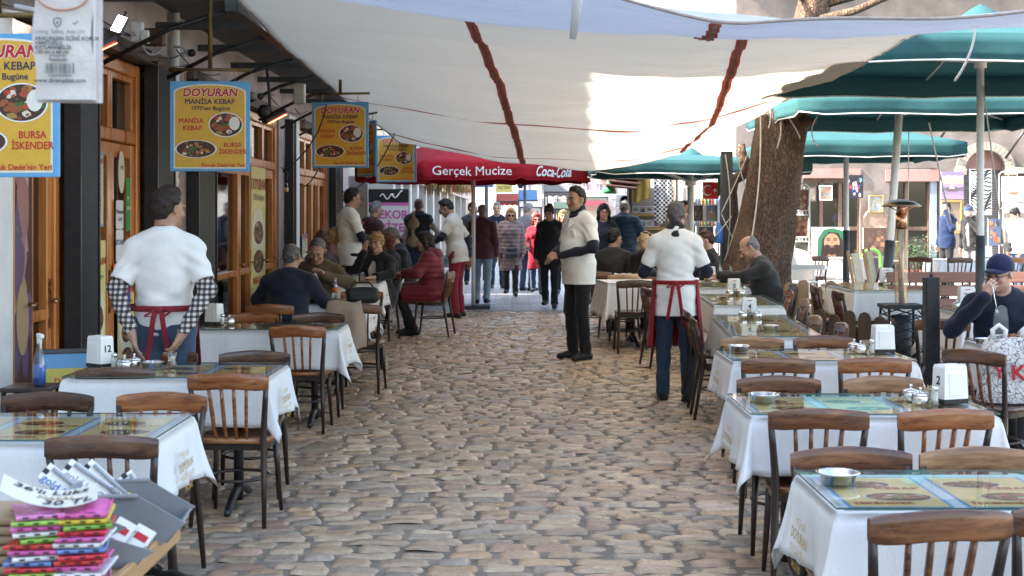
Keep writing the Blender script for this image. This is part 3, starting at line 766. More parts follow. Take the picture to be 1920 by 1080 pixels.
# ------------------------------------------------------------------ tarpaulins
def catmull(P, t):
    n = len(P)-1; x = min(max(t, 0), 1)*n; i = min(int(x), n-1); f = x-i
    p0 = P[max(i-1, 0)] if i > 0 else P[0]*2-P[1]; p1 = P[i]; p2 = P[i+1]; p3 = P[i+2] if i+2 <= n else P[n]*2-P[n-1]
    return .5*((2*p1)+(p2-p0)*f+(2*p0-5*p1+4*p2-p3)*f*f+(3*p1-p0-3*p2+p3)*f**3)
def tarp(ctrl, label, nu, nv, straps, seams, wr, mat=None):
    cols = [[Vector(p) for p in c] for c in ctrl]
    def base(a, b): return catmull([catmull(c, b) for c in cols], a)
    def fn(a, b):
        p = base(a, b)
        e = math.sin(PI*a)
        p = p+Vector((0, 0, wr*(.0045*math.sin(b*150+a*7+3*math.sin(a*6+b*3))*(.4+.6*math.sin(a*4+b*9))+.0035*math.sin(b*230-a*11+2*math.sin(a*13))+.016*math.sin(a*5+b*38)+.010*math.sin(b*71+a*9)+.012*math.sin(a*23+b*17)+.02*math.sin(a*9-b*11)+.006*math.sin(b*120+a*31))*(.3+.7*e)))
        return p
    root = empty('tarpaulin', base(.5, .5), 0, label, 'tarpaulin'); off = -Vector(base(.5, .5))
    mb = MB(); mb.grid(fn, nu, nv, mat or tarp_white); mb.build('sheet', root, off, solid=.0015)
    def strip(kind, c0, c1, hw, mat, dz, name):
        mb = MB()
        def g(s, t):
            if kind == 'u': a = c0+(c1-c0)*t+(s-.5)*2*hw; b = t
            else: b = c0+(c1-c0)*t+(s-.5)*2*hw+.012*math.sin(t*9); a = t
            return Vector(fn(min(1, max(0, a)), min(1, max(0, b))))-Vector((0, 0, dz))
        mb.grid(g, 2, 320, mat); mb.build(name, root, off)
    for c0, c1 in straps: strip('u', c0, c1, .0085, tarp_band, .011, 'strap'); strip('u', c0, c1, .0032, tarp_core, .016, 'strap_core')
    for c0, c1 in seams: strip('v', c0, c1, .0035, tarp_band, .010, 'seam')
    return root, fn, off
main_t, main_fn, moff = tarp([
 [(-1.95, 8.6, 3.26), (-1.93, 12.5, 3.05), (-1.88, 16.6, 2.93), (-1.55, 20.0, 2.62)],
 [(-.35, 9.1, 2.98), (-.2, 13, 2.82), (-.15, 16.6, 2.63), (-.05, 20.2, 2.40)],
 [(1.1, 9.3, 2.84), (1.4, 12.8, 2.74), (1.75, 16.6, 2.60), (1.7, 20.3, 2.30)],
 [(2.52, 8.8, 2.77), (2.78, 11.0, 2.84), (3.0, 13.5, 2.91), (3.2, 16.4, 3.0), (3.36, 19.0, 2.98)]],
 'large white tarpaulin stretched low across the street with two red straps', 80, 300, [(.34, .375), (.76, .80)], [(.60, .63), (.90, .93)], 1.15)
near_t, near_fn, noff = tarp([
 [(-2.3, 6.2, 3.25), (-2.2, 7.4, 3.2), (-2.1, 8.6, 3.15)],
 [(-.9, 6.3, 3.0), (-.9, 7.2, 2.93), (-.9, 8.1, 2.84)],
 [(.58, 6.5, 2.61), (.6, 7.2, 2.63), (.55, 8, 2.675)],
 [(1.3, 6.5, 2.54), (1.4, 7.2, 2.58), (1.5, 8, 2.64)],
 [(2.4, 6.5, 2.575), (2.4, 7.2, 2.62), (2.4, 8, 2.69)],
 [(3.6, 6.6, 2.72), (3.6, 7.2, 2.73), (3.6, 8, 2.74)]],
 'white tarpaulin nearest overhead with a grey rolled hem', 80, 130, [(.49, .50)], [], .8, tarp_skylit)
mb = MB(); mb.tube([near_fn(a/80, 0) for a in range(81)], .008, M('grey_hem', (.35, .3, .28), .8, var=.2, scale=20), 6); mb.build('hem', near_t, noff)
mb = MB(); mb.tube([main_fn(0, b/60) for b in range(61)], .012, MATS['grey_hem'], 6); mb.tube([main_fn(a/60, 1) for a in range(61)], .008, tarp_white, 6); mb.tube([main_fn(1, b/40) for b in range(41)], .008, tarp_white, 6); mb.build('hem', main_t, moff)
def ropes(name, paths, label, cat='rope', r=.006, mat=rope_m, group=None):
    mb = MB()
    for p in paths: mb.tube(p, r, mat, 5)
    tag(mb.build(name), label, cat, group)
ropes('tie_rope', [bez((2.5, 8.8, 2.77), (3.35, 8.9, 2.93), .0)], 'white rope tying the big tarpaulin to the near green parasol')
ropes('tie_rope', [bez((XU(1829, 8.2), 8.2, ZV(45, 8.2)), (XU(1790, 8.2), 8.2, ZV(152, 8.2)), .03, 8, (1, 0, 0))], 'loose white rope end hanging in front of the near green parasol', r=.008)
mb = MB(); mb.tube([(XU(1090, 6.2), 6.2, ZV(-40, 6.2)), (XU(1083, 6.2), 6.2, ZV(0, 6.2)), (XU(1074, 6.2), 6.2, ZV(73, 6.2))], [.024, .023, .015], grey_metal, 10)
tag(mb.build('hanging_pole'), 'grey metal pole end poking down through the overhead tarpaulin', 'pole')
# ------------------------------------------------------------------ parasols
def parasol(c, a, n, hem, apex, mat, label, val=.2, rot=0, pole_top=None, pole_base=None, sleeve=True, cap=True, pole_r=.034, texts=None, plain=False, group='green canvas parasols'):
    if n == 4: rot = rad(45)
    cx, cy = c; z0 = gz(cy)
    r = empty('parasol', (cx, cy, z0), 0, label, 'parasol', group)
    hz = hem+val-z0; az = apex-z0
    def rr(th):
        q = (th-rot) % (2*PI/n); return a/math.cos(q-PI/n)
    def edge(th): return rr(th)
    m = 16; N = n*m
    mb = MB()
    def can(i, j):
        th = rot+2*PI*i; R = rr(th)*j
        q = (th-rot) % (2*PI/n)/(2*PI/n)
        dip = .012*math.sin(PI*((q*2) % 1))*j*j
        return (R*math.cos(th), R*math.sin(th), az+(hz-az)*(j**.92)+dip)
    mb.grid(can, N, 8, mat); mb.build('canopy', r, solid=.002)
    mb = MB()
    def vl(i, j):
        x, y, z = can(i, 1); th = rot+2*PI*i; q = (th-rot) % (2*PI/n)/(2*PI/n)
        k = 1+.012*j*math.sin(q*2*PI*3)
        corner = min(q, 1-q)
        return (x*k, y*k, z-val*j*(1-.02*math.sin(q*PI*5+i*9))+.012*math.sin(PI*((q*2) % 1))*j+(.05*j if corner < .012 else 0))
    mb.grid(vl, N, 3, mat); v = mb.build('valance', r, solid=.002)
    mb = MB(); mb.tube([vl(i/N, 1) for i in range(N+1)], .009, piping if mat is green_canvas else red_canvas, 5); mb.build('piping', v)
    pt = Vector(pole_top)-Vector((cx, cy, z0)) if pole_top else Vector((0, 0, az-.05)); pb = Vector(pole_base)-Vector((cx, cy, z0)) if pole_base else Vector((0, 0, 0))
    mb = MB(); mb.tube([pb, pb.lerp(pt, .5), pt], pole_r, white_metal, 14)
    if sleeve: mb.tube([pb, pb.lerp(pt, sleeve if sleeve is not True else .42)], pole_r*1.28, dark_metal, 14)
    mb.build('pole', r)
    mb = MB(); mb.box((pb.x, pb.y, .03), (.55, .55, .06), dark_metal, .01); mb.build('base', r)
    hubz = min(az-.42, hz+.02) if not plain else az-.3
    mb = MB(); mb.tube([(pt.x, pt.y, hubz-.06), (pt.x, pt.y, hubz+.06)], pole_r*1.7, white_metal, 12); mb.build('hub', r)
    for k in range(2*n if n == 4 else n):
        th = rot+2*PI*k/(2*n if n == 4 else n); R = rr(th+1e-4)*.97
        e = Vector((R*math.cos(th), R*math.sin(th), hz-.03)); s = Vector((pt.x, pt.y, az-.06)); mid = s.lerp(e, .55)
        mb = MB(); mb.tube([s, e], .012, white_metal, 6); rb = mb.build('rib', r)
        mb = MB(); mb.tube([(pt.x+.05*math.cos(th), pt.y+.05*math.sin(th), hubz), mid], .012, white_metal, 6); mb.build('strut', rb)
    if cap:
        mb = MB(); mb.lathe([(.26, az-.09), (.2, az-.02), (.1, az+.05), (.01, az+.10)], mat, 12); mb.build('cap', r)
    return r, vl
parasol((4.28, 13.0), 1.75, 4, 2.84, 3.46, green_canvas, 'green parasol nearest, its upright white pole behind the man in the cap', val=.22, pole_r=.034)
parasol((5.35, 19.0), 1.9, 4, 2.83, 3.45, green_canvas, 'green parasol on a leaning white pole beside the patio heater', val=.22, pole_top=(5.2, 19.0, 3.4), pole_base=(4.86, 18.6, .1), pole_r=.052, sleeve=.36)
parasol((5.45, 23.2), 1.5, 4, 2.50, 3.18, green_canvas, 'green parasol in the square right of the tree, sunlit on top', val=.24, pole_r=.042)
parasol((2.75, 21.9), 1.55, 4, 2.20, 2.56, green_canvas, 'dark green parasol half hidden behind the big tarpaulin, left of the tree', val=.2, pole_r=.05, sleeve=False)
e_r, e_vl = parasol((-.63, 23.2), 1.85, 8, 2.14, 3.0, red_canvas, 'red parasol with white lettering over the far end of the tables', val=.26, rot=rad(-90-22.5), sleeve=False, cap=True, group='red parasols')
mb = MB(); 
def wrapt(body, size, sector, mid, zoff, off=.01, shear=0, sx=1):
    vs, fs = text_data(body, off, 'CENTER', shear, 1); out = []
    for x, y, z in vs:
        i = (sector+mid+x*size*sx/1.53)/8; j = .5-(y*size+zoff)/.26
        p = e_vl(i % 1, j); rr = math.hypot(p[0], p[1]); out.append((p[0]*(1+(.012+z*.3)/rr), p[1]*(1+(.012+z*.3)/rr), p[2]))
    mb.add(out, fs, piping)
wrapt('Gerçek Mucize', .20, 0, .52, 0, 0); wrapt('Coca-Cola', .23, 1, .45, .0, .02, .35, .8); wrapt('Coca-Cola', .23, 7, .4, 0, .02, .35, .8)
mb.build('lettering', e_r)
# ------------------------------------------------------------------ furniture: tables
GL = {}
TB = [
 ('L1', -1.955, 5.91, 1.1, .74, 0, .25, 1, 'nearest the stall of packages'),
 ('L2', -1.875, 8.04, 1.1, .74, 0, .25, 1, 'numbered 12 before the waiter in the checked shirt'),
 ('L3', -1.88, 11.18, 1.1, .66, 0, .30, 1, 'behind the waiter in the checked shirt'),
 ('L4', -1.90, 13.6, 1.06, .8, 0, .27, 1, 'of the bald man in navy'),
 ('L5', -2.02, 16.4, 1.04, .9, 0, .27, 1, 'of the blonde woman in black'),
 ('L6', -1.98, 19.3, 1.0, .8, 0, .25, 1, 'of the woman in the burgundy coat'),
 ('R1', 1.55, 4.57, 1.15, .62, 0, .25, -1, 'with only an ashtray, cut by the lower picture edge'),
 ('R2', 1.60, 6.61, 1.09, .70, 0, .25, -1, 'numbered 2 with a white napkin box'),
 ('R3', 1.88, 8.9, 1.1, .73, 0, .25, -1, 'with an unnumbered napkin box, behind table 2'),
 ('R4', 1.99, 11.3, .64, 2.15, rad(-4), .30, 0, 'numbered 4'),
 ('R5', 2.2, 13.78, .62, 1.7, rad(-3), .28, 0, 'numbered 5'),
 ('R6', 2.24, 15.9, .62, 1.5, 0, .28, 0, 'numbered 6 with the salad plate'),
 ('R7', 1.42, 16.75, .72, .85, rad(6), .40, 0, 'left of the waiter in the red apron'),
 ('R8', 1.75, 19.0, 1.2, .8, 0, .3, 0, 'of the seated couple seen from behind'),
 ('T27', 3.92, 15.4, .8, 1.6, 0, .3, 0, 'numbered 27'),
 ('T28', 4.35, 12.8, .9, 1.05, 0, .36, 0, 'behind the black square post'),
 ('T29', 5.7, 25.4, 1.0, .9, 0, .36, 0, 'in front of the bearded portrait'),
 ('T30', 7.85, 24.6, 1.15, .9, 0, .36, 0, 'in the square by the striped picture'),
 ('T31', 3.75, 9.72, 1.1, .66, 0, .3, 0, 'of the man in the navy cap'),
]
TOP = {}
for i, (k, x, y, w, d, rz, dr, tx, pl) in enumerate(TB):
    TOP[k] = table(x, y, w, d, .745, rz, dr, place=pl, seed=i+3, glass=k not in ('R7', 'R8', 'L6', 'T29', 'T30'), menu=k not in ('R7', 'R8', 'L6', 'T29', 'T30'), text=tx if abs(y) < 17 else 0)
CHAIRS = [
 (-1.55, 5.62, 0, 'dark', 'dark chair directly behind the packages of the stall'),
 (-2.16, 6.37, 180, 'dark', 'dark chair facing the street end of the first left table, cut by the picture edge'),
 (-1.645, 6.36, 176, 'orange', 'orange-brown chair between the first and second left tables'),
 (-2.165, 7.97, 3, 'dark', 'dark chair at table 12 beside the spray bottle'),
 (-1.475, 7.7, -3, 'orange', 'orange chair standing out from table 12 with its seat in view'),
 (-1.54, 8.36, 184, 'dark', 'dark chair behind table 12 on the street side'),
 (-2.13, 8.42, 180, 'brown', 'brown chair the waiter in the checked shirt rests his hands on'),
 (-1.59, 10.85, -2, 'orange', 'orange chair with its back to us at the third left table'),
 (-1.60, 11.68, 184, 'dark', 'dark glossy chair across the third left table'),
 (-2.18, 11.68, 178, 'orange', 'orange-brown chair across the third left table by the wall'),
 (-2.16, 12.95, 0, 'orange', 'orange-brown chair the bald man in navy sits on'),
 (-1.37, 13.0, -4, 'brown', 'brown chair with a beige coat hung over it'),
 (-1.5, 14.05, 182, 'orange', 'orange chair between the coffee-brown jacket man and the blonde woman'),
 (-2.1, 14.4, 180, 'brown', 'chair under the man in the olive jacket'),
 (-1.62, 17.25, 170, 'brown', 'chair under the blonde woman in black'),
 (-1.02, 18.0, 80, 'brown', 'chair under the woman in the burgundy coat'),
 (1.17, 4.26, 9, 'brown', 'brown chair cut by the lower picture edge, at the nearest right table'),
 (1.63, 4.34, 4, 'brown', 'chair at the nearest right table almost wholly past the right picture edge'),
 (1.2, 4.80, 179, 'brown', 'worn brown chair facing us across the nearest right table'),
 (1.67, 4.80, 183, 'tan', 'worn tan chair facing us across the nearest right table'),
 (1.33, 6.34, -4, 'brown', 'brown chair with its back to us on the street side of table 2'),
 (1.825, 6.33, 7, 'orange', 'orange-brown chair with its back to us by the napkin box of table 2'),
 (1.35, 7.02, 177, 'brown', 'dark-stained brown chair across table 2, street side'),
 (1.93, 7.02, 188, 'tan', 'tan chair tilted across table 2'),
 (1.54, 8.48, 0, 'brown', 'brown chair with its back to us on the street side of the unnumbered table'),
 (2.1, 8.50, 1, 'orange', 'orange chair with its back to us on the square side of the unnumbered table'),
 (1.61, 9.34, 178, 'tan', 'tan chair between the unnumbered table and table 4'),
 (2.15, 9.44, 186, 'brown', 'brown chair between the unnumbered table and the napkin box of table 4'),
 (1.72, 11.45, -93, 'dark', 'dark chair seen side on behind the waiter in the red apron'),
 (1.75, 12.2, -90, 'dark', 'dark chair farther along the street side of table 4'),
 (2.22, 11.6, 92, 'tan', 'light tan chair on the fence side of table 4, farther one'),
 (2.26, 10.85, 88, 'brown', 'light brown chair on the fence side of table 4, nearer one'),
 (2.52, 14.25, 90, 'orange', 'orange chair behind the seated man in black'),
 (2.48, 13.3, 88, 'tan', 'tan chair on the fence side of table 5'),
 (2.72, 15.0, 90, 'dark', 'chair under the bald man in the black jacket'),
 (1.35, 15.95, 3, 'dark', 'slim dark chair at the white cloth left of the red apron'),
 (1.62, 14.6, -80, 'dark', 'dark chair between the red apron and the white cloth'),
 (1.05, 18.2, 0, 'brown', 'brown chair under the seated man in the dark jacket, back to us'),
 (1.70, 17.9, 0, 'tan', 'brown chair under the seated fair-haired woman, back to us'),
 (1.3, 17.5, 15, 'tan', 'tan chair beside the white plastic bag'),
 (3.42, 14.9, -92, 'brown', 'brown chair by the fence on the left of table 27'),
 (3.5, 14.2, -88, 'dark', 'dark chair by the fence on the left of table 27, nearer one'),
 (4.15, 12.3, 20, 'dark', 'dark chair between the black square post and the man in the cap'),
 (4.45, 14.2, 95, 'brown', 'chair turned sideways between table 27 and the bench'),
 (3.02, 8.9, -48, 'dark', 'dark chair holding the printed plastic bag'),
 (3.62, 10.5, 160, 'dark', 'chair under the man in the navy cap'),
 (3.45, 11.5, -10, 'brown', 'worn brown chair left of the man in the navy cap'),
 (7.0, 24.2, -30, 'brown', 'brown chair in the square beside the man on the phone'),
 (7.45, 23.9, 0, 'dark', 'dark chair in the square in front of the far white table'),
 (8.35, 24.0, 0, 'orange', 'orange chair at the far white table by the woman in white'),
 (5.2, 24.7, 10, 'dark', 'dark chair under the bearded portrait'),
]
for c in CHAIRS: chair(*c)
# ------------------------------------------------------------------ stone building across the square
sb = empty('stone_building', (9, 33, .1), 0, 'pale stone building with shop openings and an arched shuttered door behind the square', 'building')
YB = 33.0
def onsb(mb, name, par=sb): return mb.build(name, par, (-9, -33, -.1))
def bx(mb, u0, u1, v0, v1, y0, y1, mat, bev=0):             # by the picture size of things standing at the wall's distance
    x0, x1, z0, z1 = XU(u0, YB), XU(u1, YB), ZV(v1, YB), ZV(v0, YB)
    mb.box(((x0+x1)/2, (y0+y1)/2, (z0+z1)/2), (abs(x1-x0), abs(y1-y0), abs(z1-z0)), mat, bev)
mb = MB(); W = stone_wall
for u0, u1 in ((1380, 1506), (1613, 1668), (1757, 1808), (1885, 1905), (2010, 2300)): bx(mb, u0, u1, 316, 545, 33, 33.5, W)
bx(mb, 1380, 2300, -330, 240, 33, 33.5, W); bx(mb, 1380, 1808, 240, 316, 33, 33.5, W); bx(mb, 1885, 2300, 240, 316, 33, 33.5, W)
cxa, rxa = XU(1846.5, YB), XU(1885, YB)-XU(1846.5, YB); zt, zs = ZV(240, YB), ZV(318, YB)
pts = [(cxa-rxa, zt), (cxa+rxa, zt), (cxa+rxa, zs)]+[(cxa+rxa*math.cos(a), zs+rxa*math.sin(a)*.95) for a in [PI*k/20 for k in range(1, 20)]]+[(cxa-rxa, zs)]
for k in range(20):                                         # spandrel round the arch
    a0, a1 = PI*k/20, PI*(k+1)/20
    q = [(cxa+rxa*math.cos(a0), zs+rxa*.95*math.sin(a0)), (cxa+rxa*math.cos(a0), zt), (cxa+rxa*math.cos(a1), zt), (cxa+rxa*math.cos(a1), zs+rxa*.95*math.sin(a1))]
    mb.add([(x, 33, z) for x, z in q]+[(x, 33.5, z) for x, z in q], [(0, 1, 2, 3), (0, 3, 7, 4)], W)
onsb(mb, 'wall')
mb = MB()
for k in range(16):
    a0, a1 = PI*k/16+.008, PI*(k+1)/16-.008
    r0, r1 = rxa*1.0, rxa*1.42
    q = [(cxa+r*math.cos(a), zs+r*.95*math.sin(a)) for r, a in ((r0, a0), (r1, a0), (r1, a1), (r0, a1))]
    mb.add([(x, 32.9, z) for x, z in q]+[(x, 33.05, z) for x, z in q], [(3, 2, 1, 0), (0, 1, 5, 4), (1, 2, 6, 5), (2, 3, 7, 6), (3, 0, 4, 7)], stone_trim)
for sx in (-1, 1): mb.box((cxa+sx*rxa*1.22, 32.92, zs-.06), (rxa*.5, .2, .14), stone_trim, .01)
bx(mb, 1380, 2300, -60, -30, 32.7, 33, stone_trim, .02); bx(mb, 1900, 2300, 314, 326, 32.85, 33, stone_trim, .02); bx(mb, 1380, 1506, 505, 545, 32.93, 33, stone_trim, .01)
onsb(mb, 'stone_trim')
mb = MB(); bx(mb, 1506, 1613, 316, 334, 32.95, 33.2, pink_paint); bx(mb, 1660, 1760, 318, 340, 32.95, 33.2, pink_paint); bx(mb, 1905, 2010, 330, 350, 32.95, 33.2, pink_paint); onsb(mb, 'lintel')
mb = MB(); mb.prism([(cxa-rxa, 0), (cxa+rxa, 0)]+[(cxa+rxa*math.cos(a), rxa*.95*math.sin(a)) for a in [PI*k/16 for k in range(1, 16)]], -.1, .1, pink_paint, Matrix.Translation((0, 33.35, zs)) @ Matrix.Rotation(rad(90), 4, 'X'))
onsb(mb, 'tympanum')
sh = M('grey_roller_shutter', (.22, .22, .23), .5, var=.1); mb = MB()
z = .1
while z < zs: mb.box((cxa, 33.3, z+.03), (2*rxa-.06, .03, .045), sh, .008); z += .055
bx(mb, 1806, 1887, 318, 324, 33.2, 33.4, dark_metal); onsb(mb, 'roller_shutter')
win_wood = M('old_window_wood', (.16, .1, .07), .7, var=.3, scale=10)
for u0, u1, cols in ((1506, 1613, 3), (1660, 1745, 2), (1905, 2010, 2)):
    mb = MB(); bx(mb, u0, u1, 334, 342, 33.1, 33.25, win_wood)
    for k in range(cols+1):
        u = u0+(u1-u0)*k/cols; bx(mb, u-3, u+3, 340, 535, 33.1, 33.22, win_wood)
    bx(mb, u0, u1, 425, 432, 33.12, 33.2, win_wood); bx(mb, u0, u1, 490, 535, 33.12, 33.2, win_wood)
    f = onsb(mb, 'shop_window')
    mb = MB(); bx(mb, u0, u1, 340, 490, 33.19, 33.2, dark_glass); mb.build('pane', f)
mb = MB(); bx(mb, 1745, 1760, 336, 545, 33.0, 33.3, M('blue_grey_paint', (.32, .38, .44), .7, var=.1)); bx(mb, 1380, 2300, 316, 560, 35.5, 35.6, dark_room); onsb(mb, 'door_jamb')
mb = MB(); mb.sphere((XU(1575, 33), 33.9, ZV(402, 33)), (.12, .14, .17), dark_room)
# a shed roof edge above
for k, (u, v) in enumerate(((1790, 225), (1922, 250))):
    mb = MB(); mb.tube([(XU(u, 32.5), 32.4, ZV(v-10, 32.5)), (XU(u-25, 32.5), 32.9, ZV(v+45, 32.5))], .03, black_metal, 6)
    tag(mb.build('awning_bracket'), ('thin black bracket on the stone wall left of the arch', 'thin black bracket on the stone wall right of the arch')[k], 'bracket')
# ------------------------------------------------------------------ pictures for sale
def frame_c(col): return M('gilt_frame', (.42, .28, .08), .4, .5, var=.35, scale=40, bmp=.6) if col == 'gilt' else M('white_frame', (.7, .7, .68), .5, var=.05) if col == 'white' else M('dark_frame', (.06, .04, .03), .5, var=.1)
def picture(u0, v0, u1, v1, y, draw, label, fr=None, group='pictures for sale', name='painting', yaw=0):
    x0, x1, z0, z1 = XU(u0, y), XU(u1, y), ZV(v1, y), ZV(v0, y); w, h = x1-x0, z1-z0
    t = empty(name, ((x0+x1)/2, y, (z0+z1)/2), yaw, label, 'picture', group); X = FACE(0, -.021, 0)
    mb = MB(); mb.box((0, 0, 0), (w, .04, h), print_white); layer(mb, rect(-w/2, -h/2, w/2, h/2), print_white, X, 0)
    draw(mb, X, w, h); mb.build('canvas', t)
    if fr:
        b = min(w, h)*.09; mb = MB(); m = frame_c(fr)
        for s in (-1, 1): mb.box((s*(w/2-b/2), -.03, 0), (b, .05, h), m, .01); mb.box((0, -.03, s*(h/2-b/2)), (w-2*b, .048, b), m, .01)
        mb.build('frame', t)
    return t
def bands(cols):
    def d(mb, X, w, h):
        n = len(cols)
        for k, c in enumerate(cols):
            pts = [(-w/2+w*i/10, h/2-h*k/n+(.02*h*math.sin(i*1.9+k*2) if 0 < k else 0)) for i in range(11)]
            lo = [(w/2, -h/2), (-w/2, -h/2)]
            layer(mb, list(reversed(pts))+list(reversed(lo)), flat(c), X, .001+.0004*k)
    return d
def ship(mb, X, w, h):
    bands([(.22, .17, .3), (.45, .35, .42), (.6, .42, .25), (.3, .22, .32), (.12, .10, .16), (.26, .19, .3), (.32, .22, .36)])(mb, X, w, h)
    layer(mb, [(-w*.14, -h*.12), (w*.1, -h*.12), (-.01*w, h*.16)], flat((.62, .52, .4)), X, .006); layer(mb, [(-w*.3, -h*.14), (w*.22, -h*.14), (w*.14, -h*.22), (-w*.24, -h*.22)], flat((.14, .08, .07)), X, .0065)
    layer(mb, ell(0, h*.28, w*.25, h*.06), flat((.72, .6, .35)), X, .006)
def ship2(mb, X, w, h):
    bands([(.75, .7, .5), (.72, .58, .3), (.75, .66, .4), (.7, .6, .55), (.72, .5, .42), (.74, .66, .62)])(mb, X, w, h)
    for k, (cx, s) in enumerate(((-.18, 1), (.2, .8))):
        layer(mb, [(w*(cx-.16*s), -h*.12), (w*(cx+.16*s), -h*.12), (w*(cx+.1*s), -h*.22), (w*(cx-.1*s), -h*.22)], flat((.45, .16, .08)), X, .006)
        for d in (-.06, .02, .08): layer(mb, rect(w*(cx+d), -h*.12, w*(cx+d+.012), h*.2*s), flat((.35, .15, .1)), X, .0062)
def zebra(mb, X, w, h):
    layer(mb, rect(-w/2, -h/2, w/2, h/2), flat((.75, .75, .73)), X, .001)
    for k in range(15):
        y = h/2-h*(k+.5)/15; s = 1 if k % 2 else -1
        pts = [(-w*.48+w*.96*i/8, y+h*.06*math.sin(i*.9+k*.6)+h*.03*abs(i-4)) for i in range(9)]
        pts = [(x, max(-h*.49, min(h*.49, yy))) for x, yy in pts]; lo = [(x, max(-h*.5, yy-h*.034)) for x, yy in reversed(pts)]
        layer(mb, list(reversed(pts+lo)), print_black, X, .002+.0002*k)
def portrait(mb, X, w, h):                                   # a plain generic bearded man in a green hood
    L = lambda p, c, z: layer(mb, p, flat(c), X, z)
    L(rect(-w/2, -h/2, w/2, h/2), (.72, .72, .7), .001)
    L([(-w*.36, -h/2), (w*.46, -h/2), (w*.45, h*.02), (w*.34, h*.36), (w*.08, h*.47), (-w*.18, h*.42), (-w*.34, h*.12)], (.035, .17, .08), .002)
    L([(-w*.27, -h/2), (w*.33, -h/2), (w*.33, 0), (w*.2, h*.3), (-w*.05, h*.34), (-w*.22, h*.1)], (.04, .02, .015), .0025)
    L(ell(.03*w, -.02*h, w*.21, h*.31), (.46, .27, .16), .003); L([(-w*.16, -h*.12), (-w*.1, -h*.08), (w*.03, -h*.14), (w*.16, -h*.08), (w*.23, -h*.12), (w*.18, -h*.38), (w*.03, -h*.45), (-w*.12, -h*.38)], (.035, .02, .015), .0035)
    for s in (-1, 1): L(ell(.03*w+s*.09*w, h*.06, w*.05, h*.018), (.03, .02, .015), .004); L([(.03*w+s*.09*w-.07*w, h*.10), (.03*w+s*.09*w+.07*w, h*.10), (.03*w+s*.09*w+.05*w, h*.125), (.03*w+s*.09*w-.05*w, h*.125)], (.03, .02, .015), .004)
    L([(.0*w, -h*.04), (w*.065, -h*.04), (w*.04, h*.07)], (.36, .2, .12), .004); L(ell(.035*w, -h*.17, w*.06, h*.018), (.35, .12, .09), .0045)
    L([(-w*.1, -h/2), (w*.15, -h/2), (w*.12, -h*.4), (-w*.06, -h*.4)], (.3, .17, .1), .0031)
def castle(c1, c2, c3):
    def d(mb, X, w, h):
        L = lambda p, c, z: layer(mb, p, flat(c), X, z)
        L(rect(-w/2, -h/2, w/2, h/2), c1, .001); L(rect(-w/2, -h/2, w/2, -h*.2), c2, .002)
        for k, (a, b) in enumerate(((-.2, .1), (.0, .32), (.2, .08))): L(rect(w*(a-.09), -h*.3, w*(a+.09), h*b), c3, .003+.0002*k)
        L(ell(0, h*.05, w*.1, h*.05), (.7, .6, .5), .004)
    return d
def abstract(seed, cols):
    def d(mb, X, w, h):
        rng = random.Random(seed); layer(mb, rect(-w/2, -h/2, w/2, h/2), flat(cols[0]), X, .001)
        for k in range(22):
            cx, cy = rng.uniform(-.36, .36)*w, rng.uniform(-.36, .36)*h; a0 = rng.uniform(0, 6); r = rng.uniform(.05, .16)
            layer(mb, [(cx+r*w*math.cos(a0+t*1.25)*rng.uniform(.5, 1), cy+r*h*math.sin(a0+t*1.25)*rng.uniform(.5, 1)) for t in range(5)], flat(rng.choice(cols[1:])), X, .0015+.0002*k)
    return d
picture(1764, 322, 1806, 373, 32.6, ship, 'violet seascape painting with a small white sailboat', name='painting')
picture(1764, 376, 1803, 438, 32.6, abstract(4, [(.25, .2, .14), (.4, .3, .15), (.15, .14, .12), (.5, .4, .25)]), 'dark painting in a gilt frame under the violet seascape', 'gilt')
picture(1818, 317, 1859, 403, 32.6, zebra, 'tall black and white zebra striped picture')
picture(1879, 331, 1945, 378, 31.8, ship2, 'yellow painting of two sailing ships on the white rack')
picture(1880, 380, 1945, 428, 31.8, bands([(.5, .48, .62), (.45, .4, .5), (.2, .17, .14), (.35, .3, .25), (.5, .5, .6)]), 'mountain landscape painting under the yellow ship painting')
picture(1852, 410, 1876, 460, 32.0, abstract(9, [(.08, .12, .2), (.4, .1, .04), (.05, .05, .06), (.45, .2, .06)]), 'blue and red abstract picture behind the person in black')
picture(1522, 426, 1592, 481, 26.8, portrait, 'portrait painting of a bearded man in a green hood')
picture(1618, 427, 1668, 480, 32.4, abstract(2, [(.09, .05, .035), (.12, .07, .05), (.3, .16, .09), (.07, .04, .03), (.15, .08, .05)]), 'dark brown picture with a face, right of the bearded portrait')
picture(1586, 328, 1618, 371, 32.5, abstract(12, [(.02, .02, .03), (.3, .05, .08), (.1, .3, .35), (.5, .45, .4), (.05, .05, .3)]), 'black picture with a colourful burst on the dark window')
picture(1629, 366, 1656, 399, 32.8, abstract(5, [(.35, .38, .38), (.5, .5, .42), (.3, .3, .25), (.42, .36, .2)]), 'small picture in a fat gilt frame on the stone pier', 'gilt')
t = empty('round_plaque', (XU(1643, 32.8), 32.85, ZV(414, 32.8)), 0, 'round brown relief plaque below the small gilt picture', 'plaque')
mb = MB(); mb.lathe([(.001, .05), (.12, .055), (.24, .04), (.27, .07), (.3, .05), (.3, 0)], M('terracotta', (.4, .27, .2), .8, var=.3, scale=14, bmp=.8), 24, Matrix.Rotation(rad(90), 4, 'X')); mb.build('disc', t)
t = empty('green_chairback', (XU(1632, 27), 27.0, gz(27)), 0, 'green arched folding chair frame leaning before the brown picture', 'chair frame'); mb = MB()
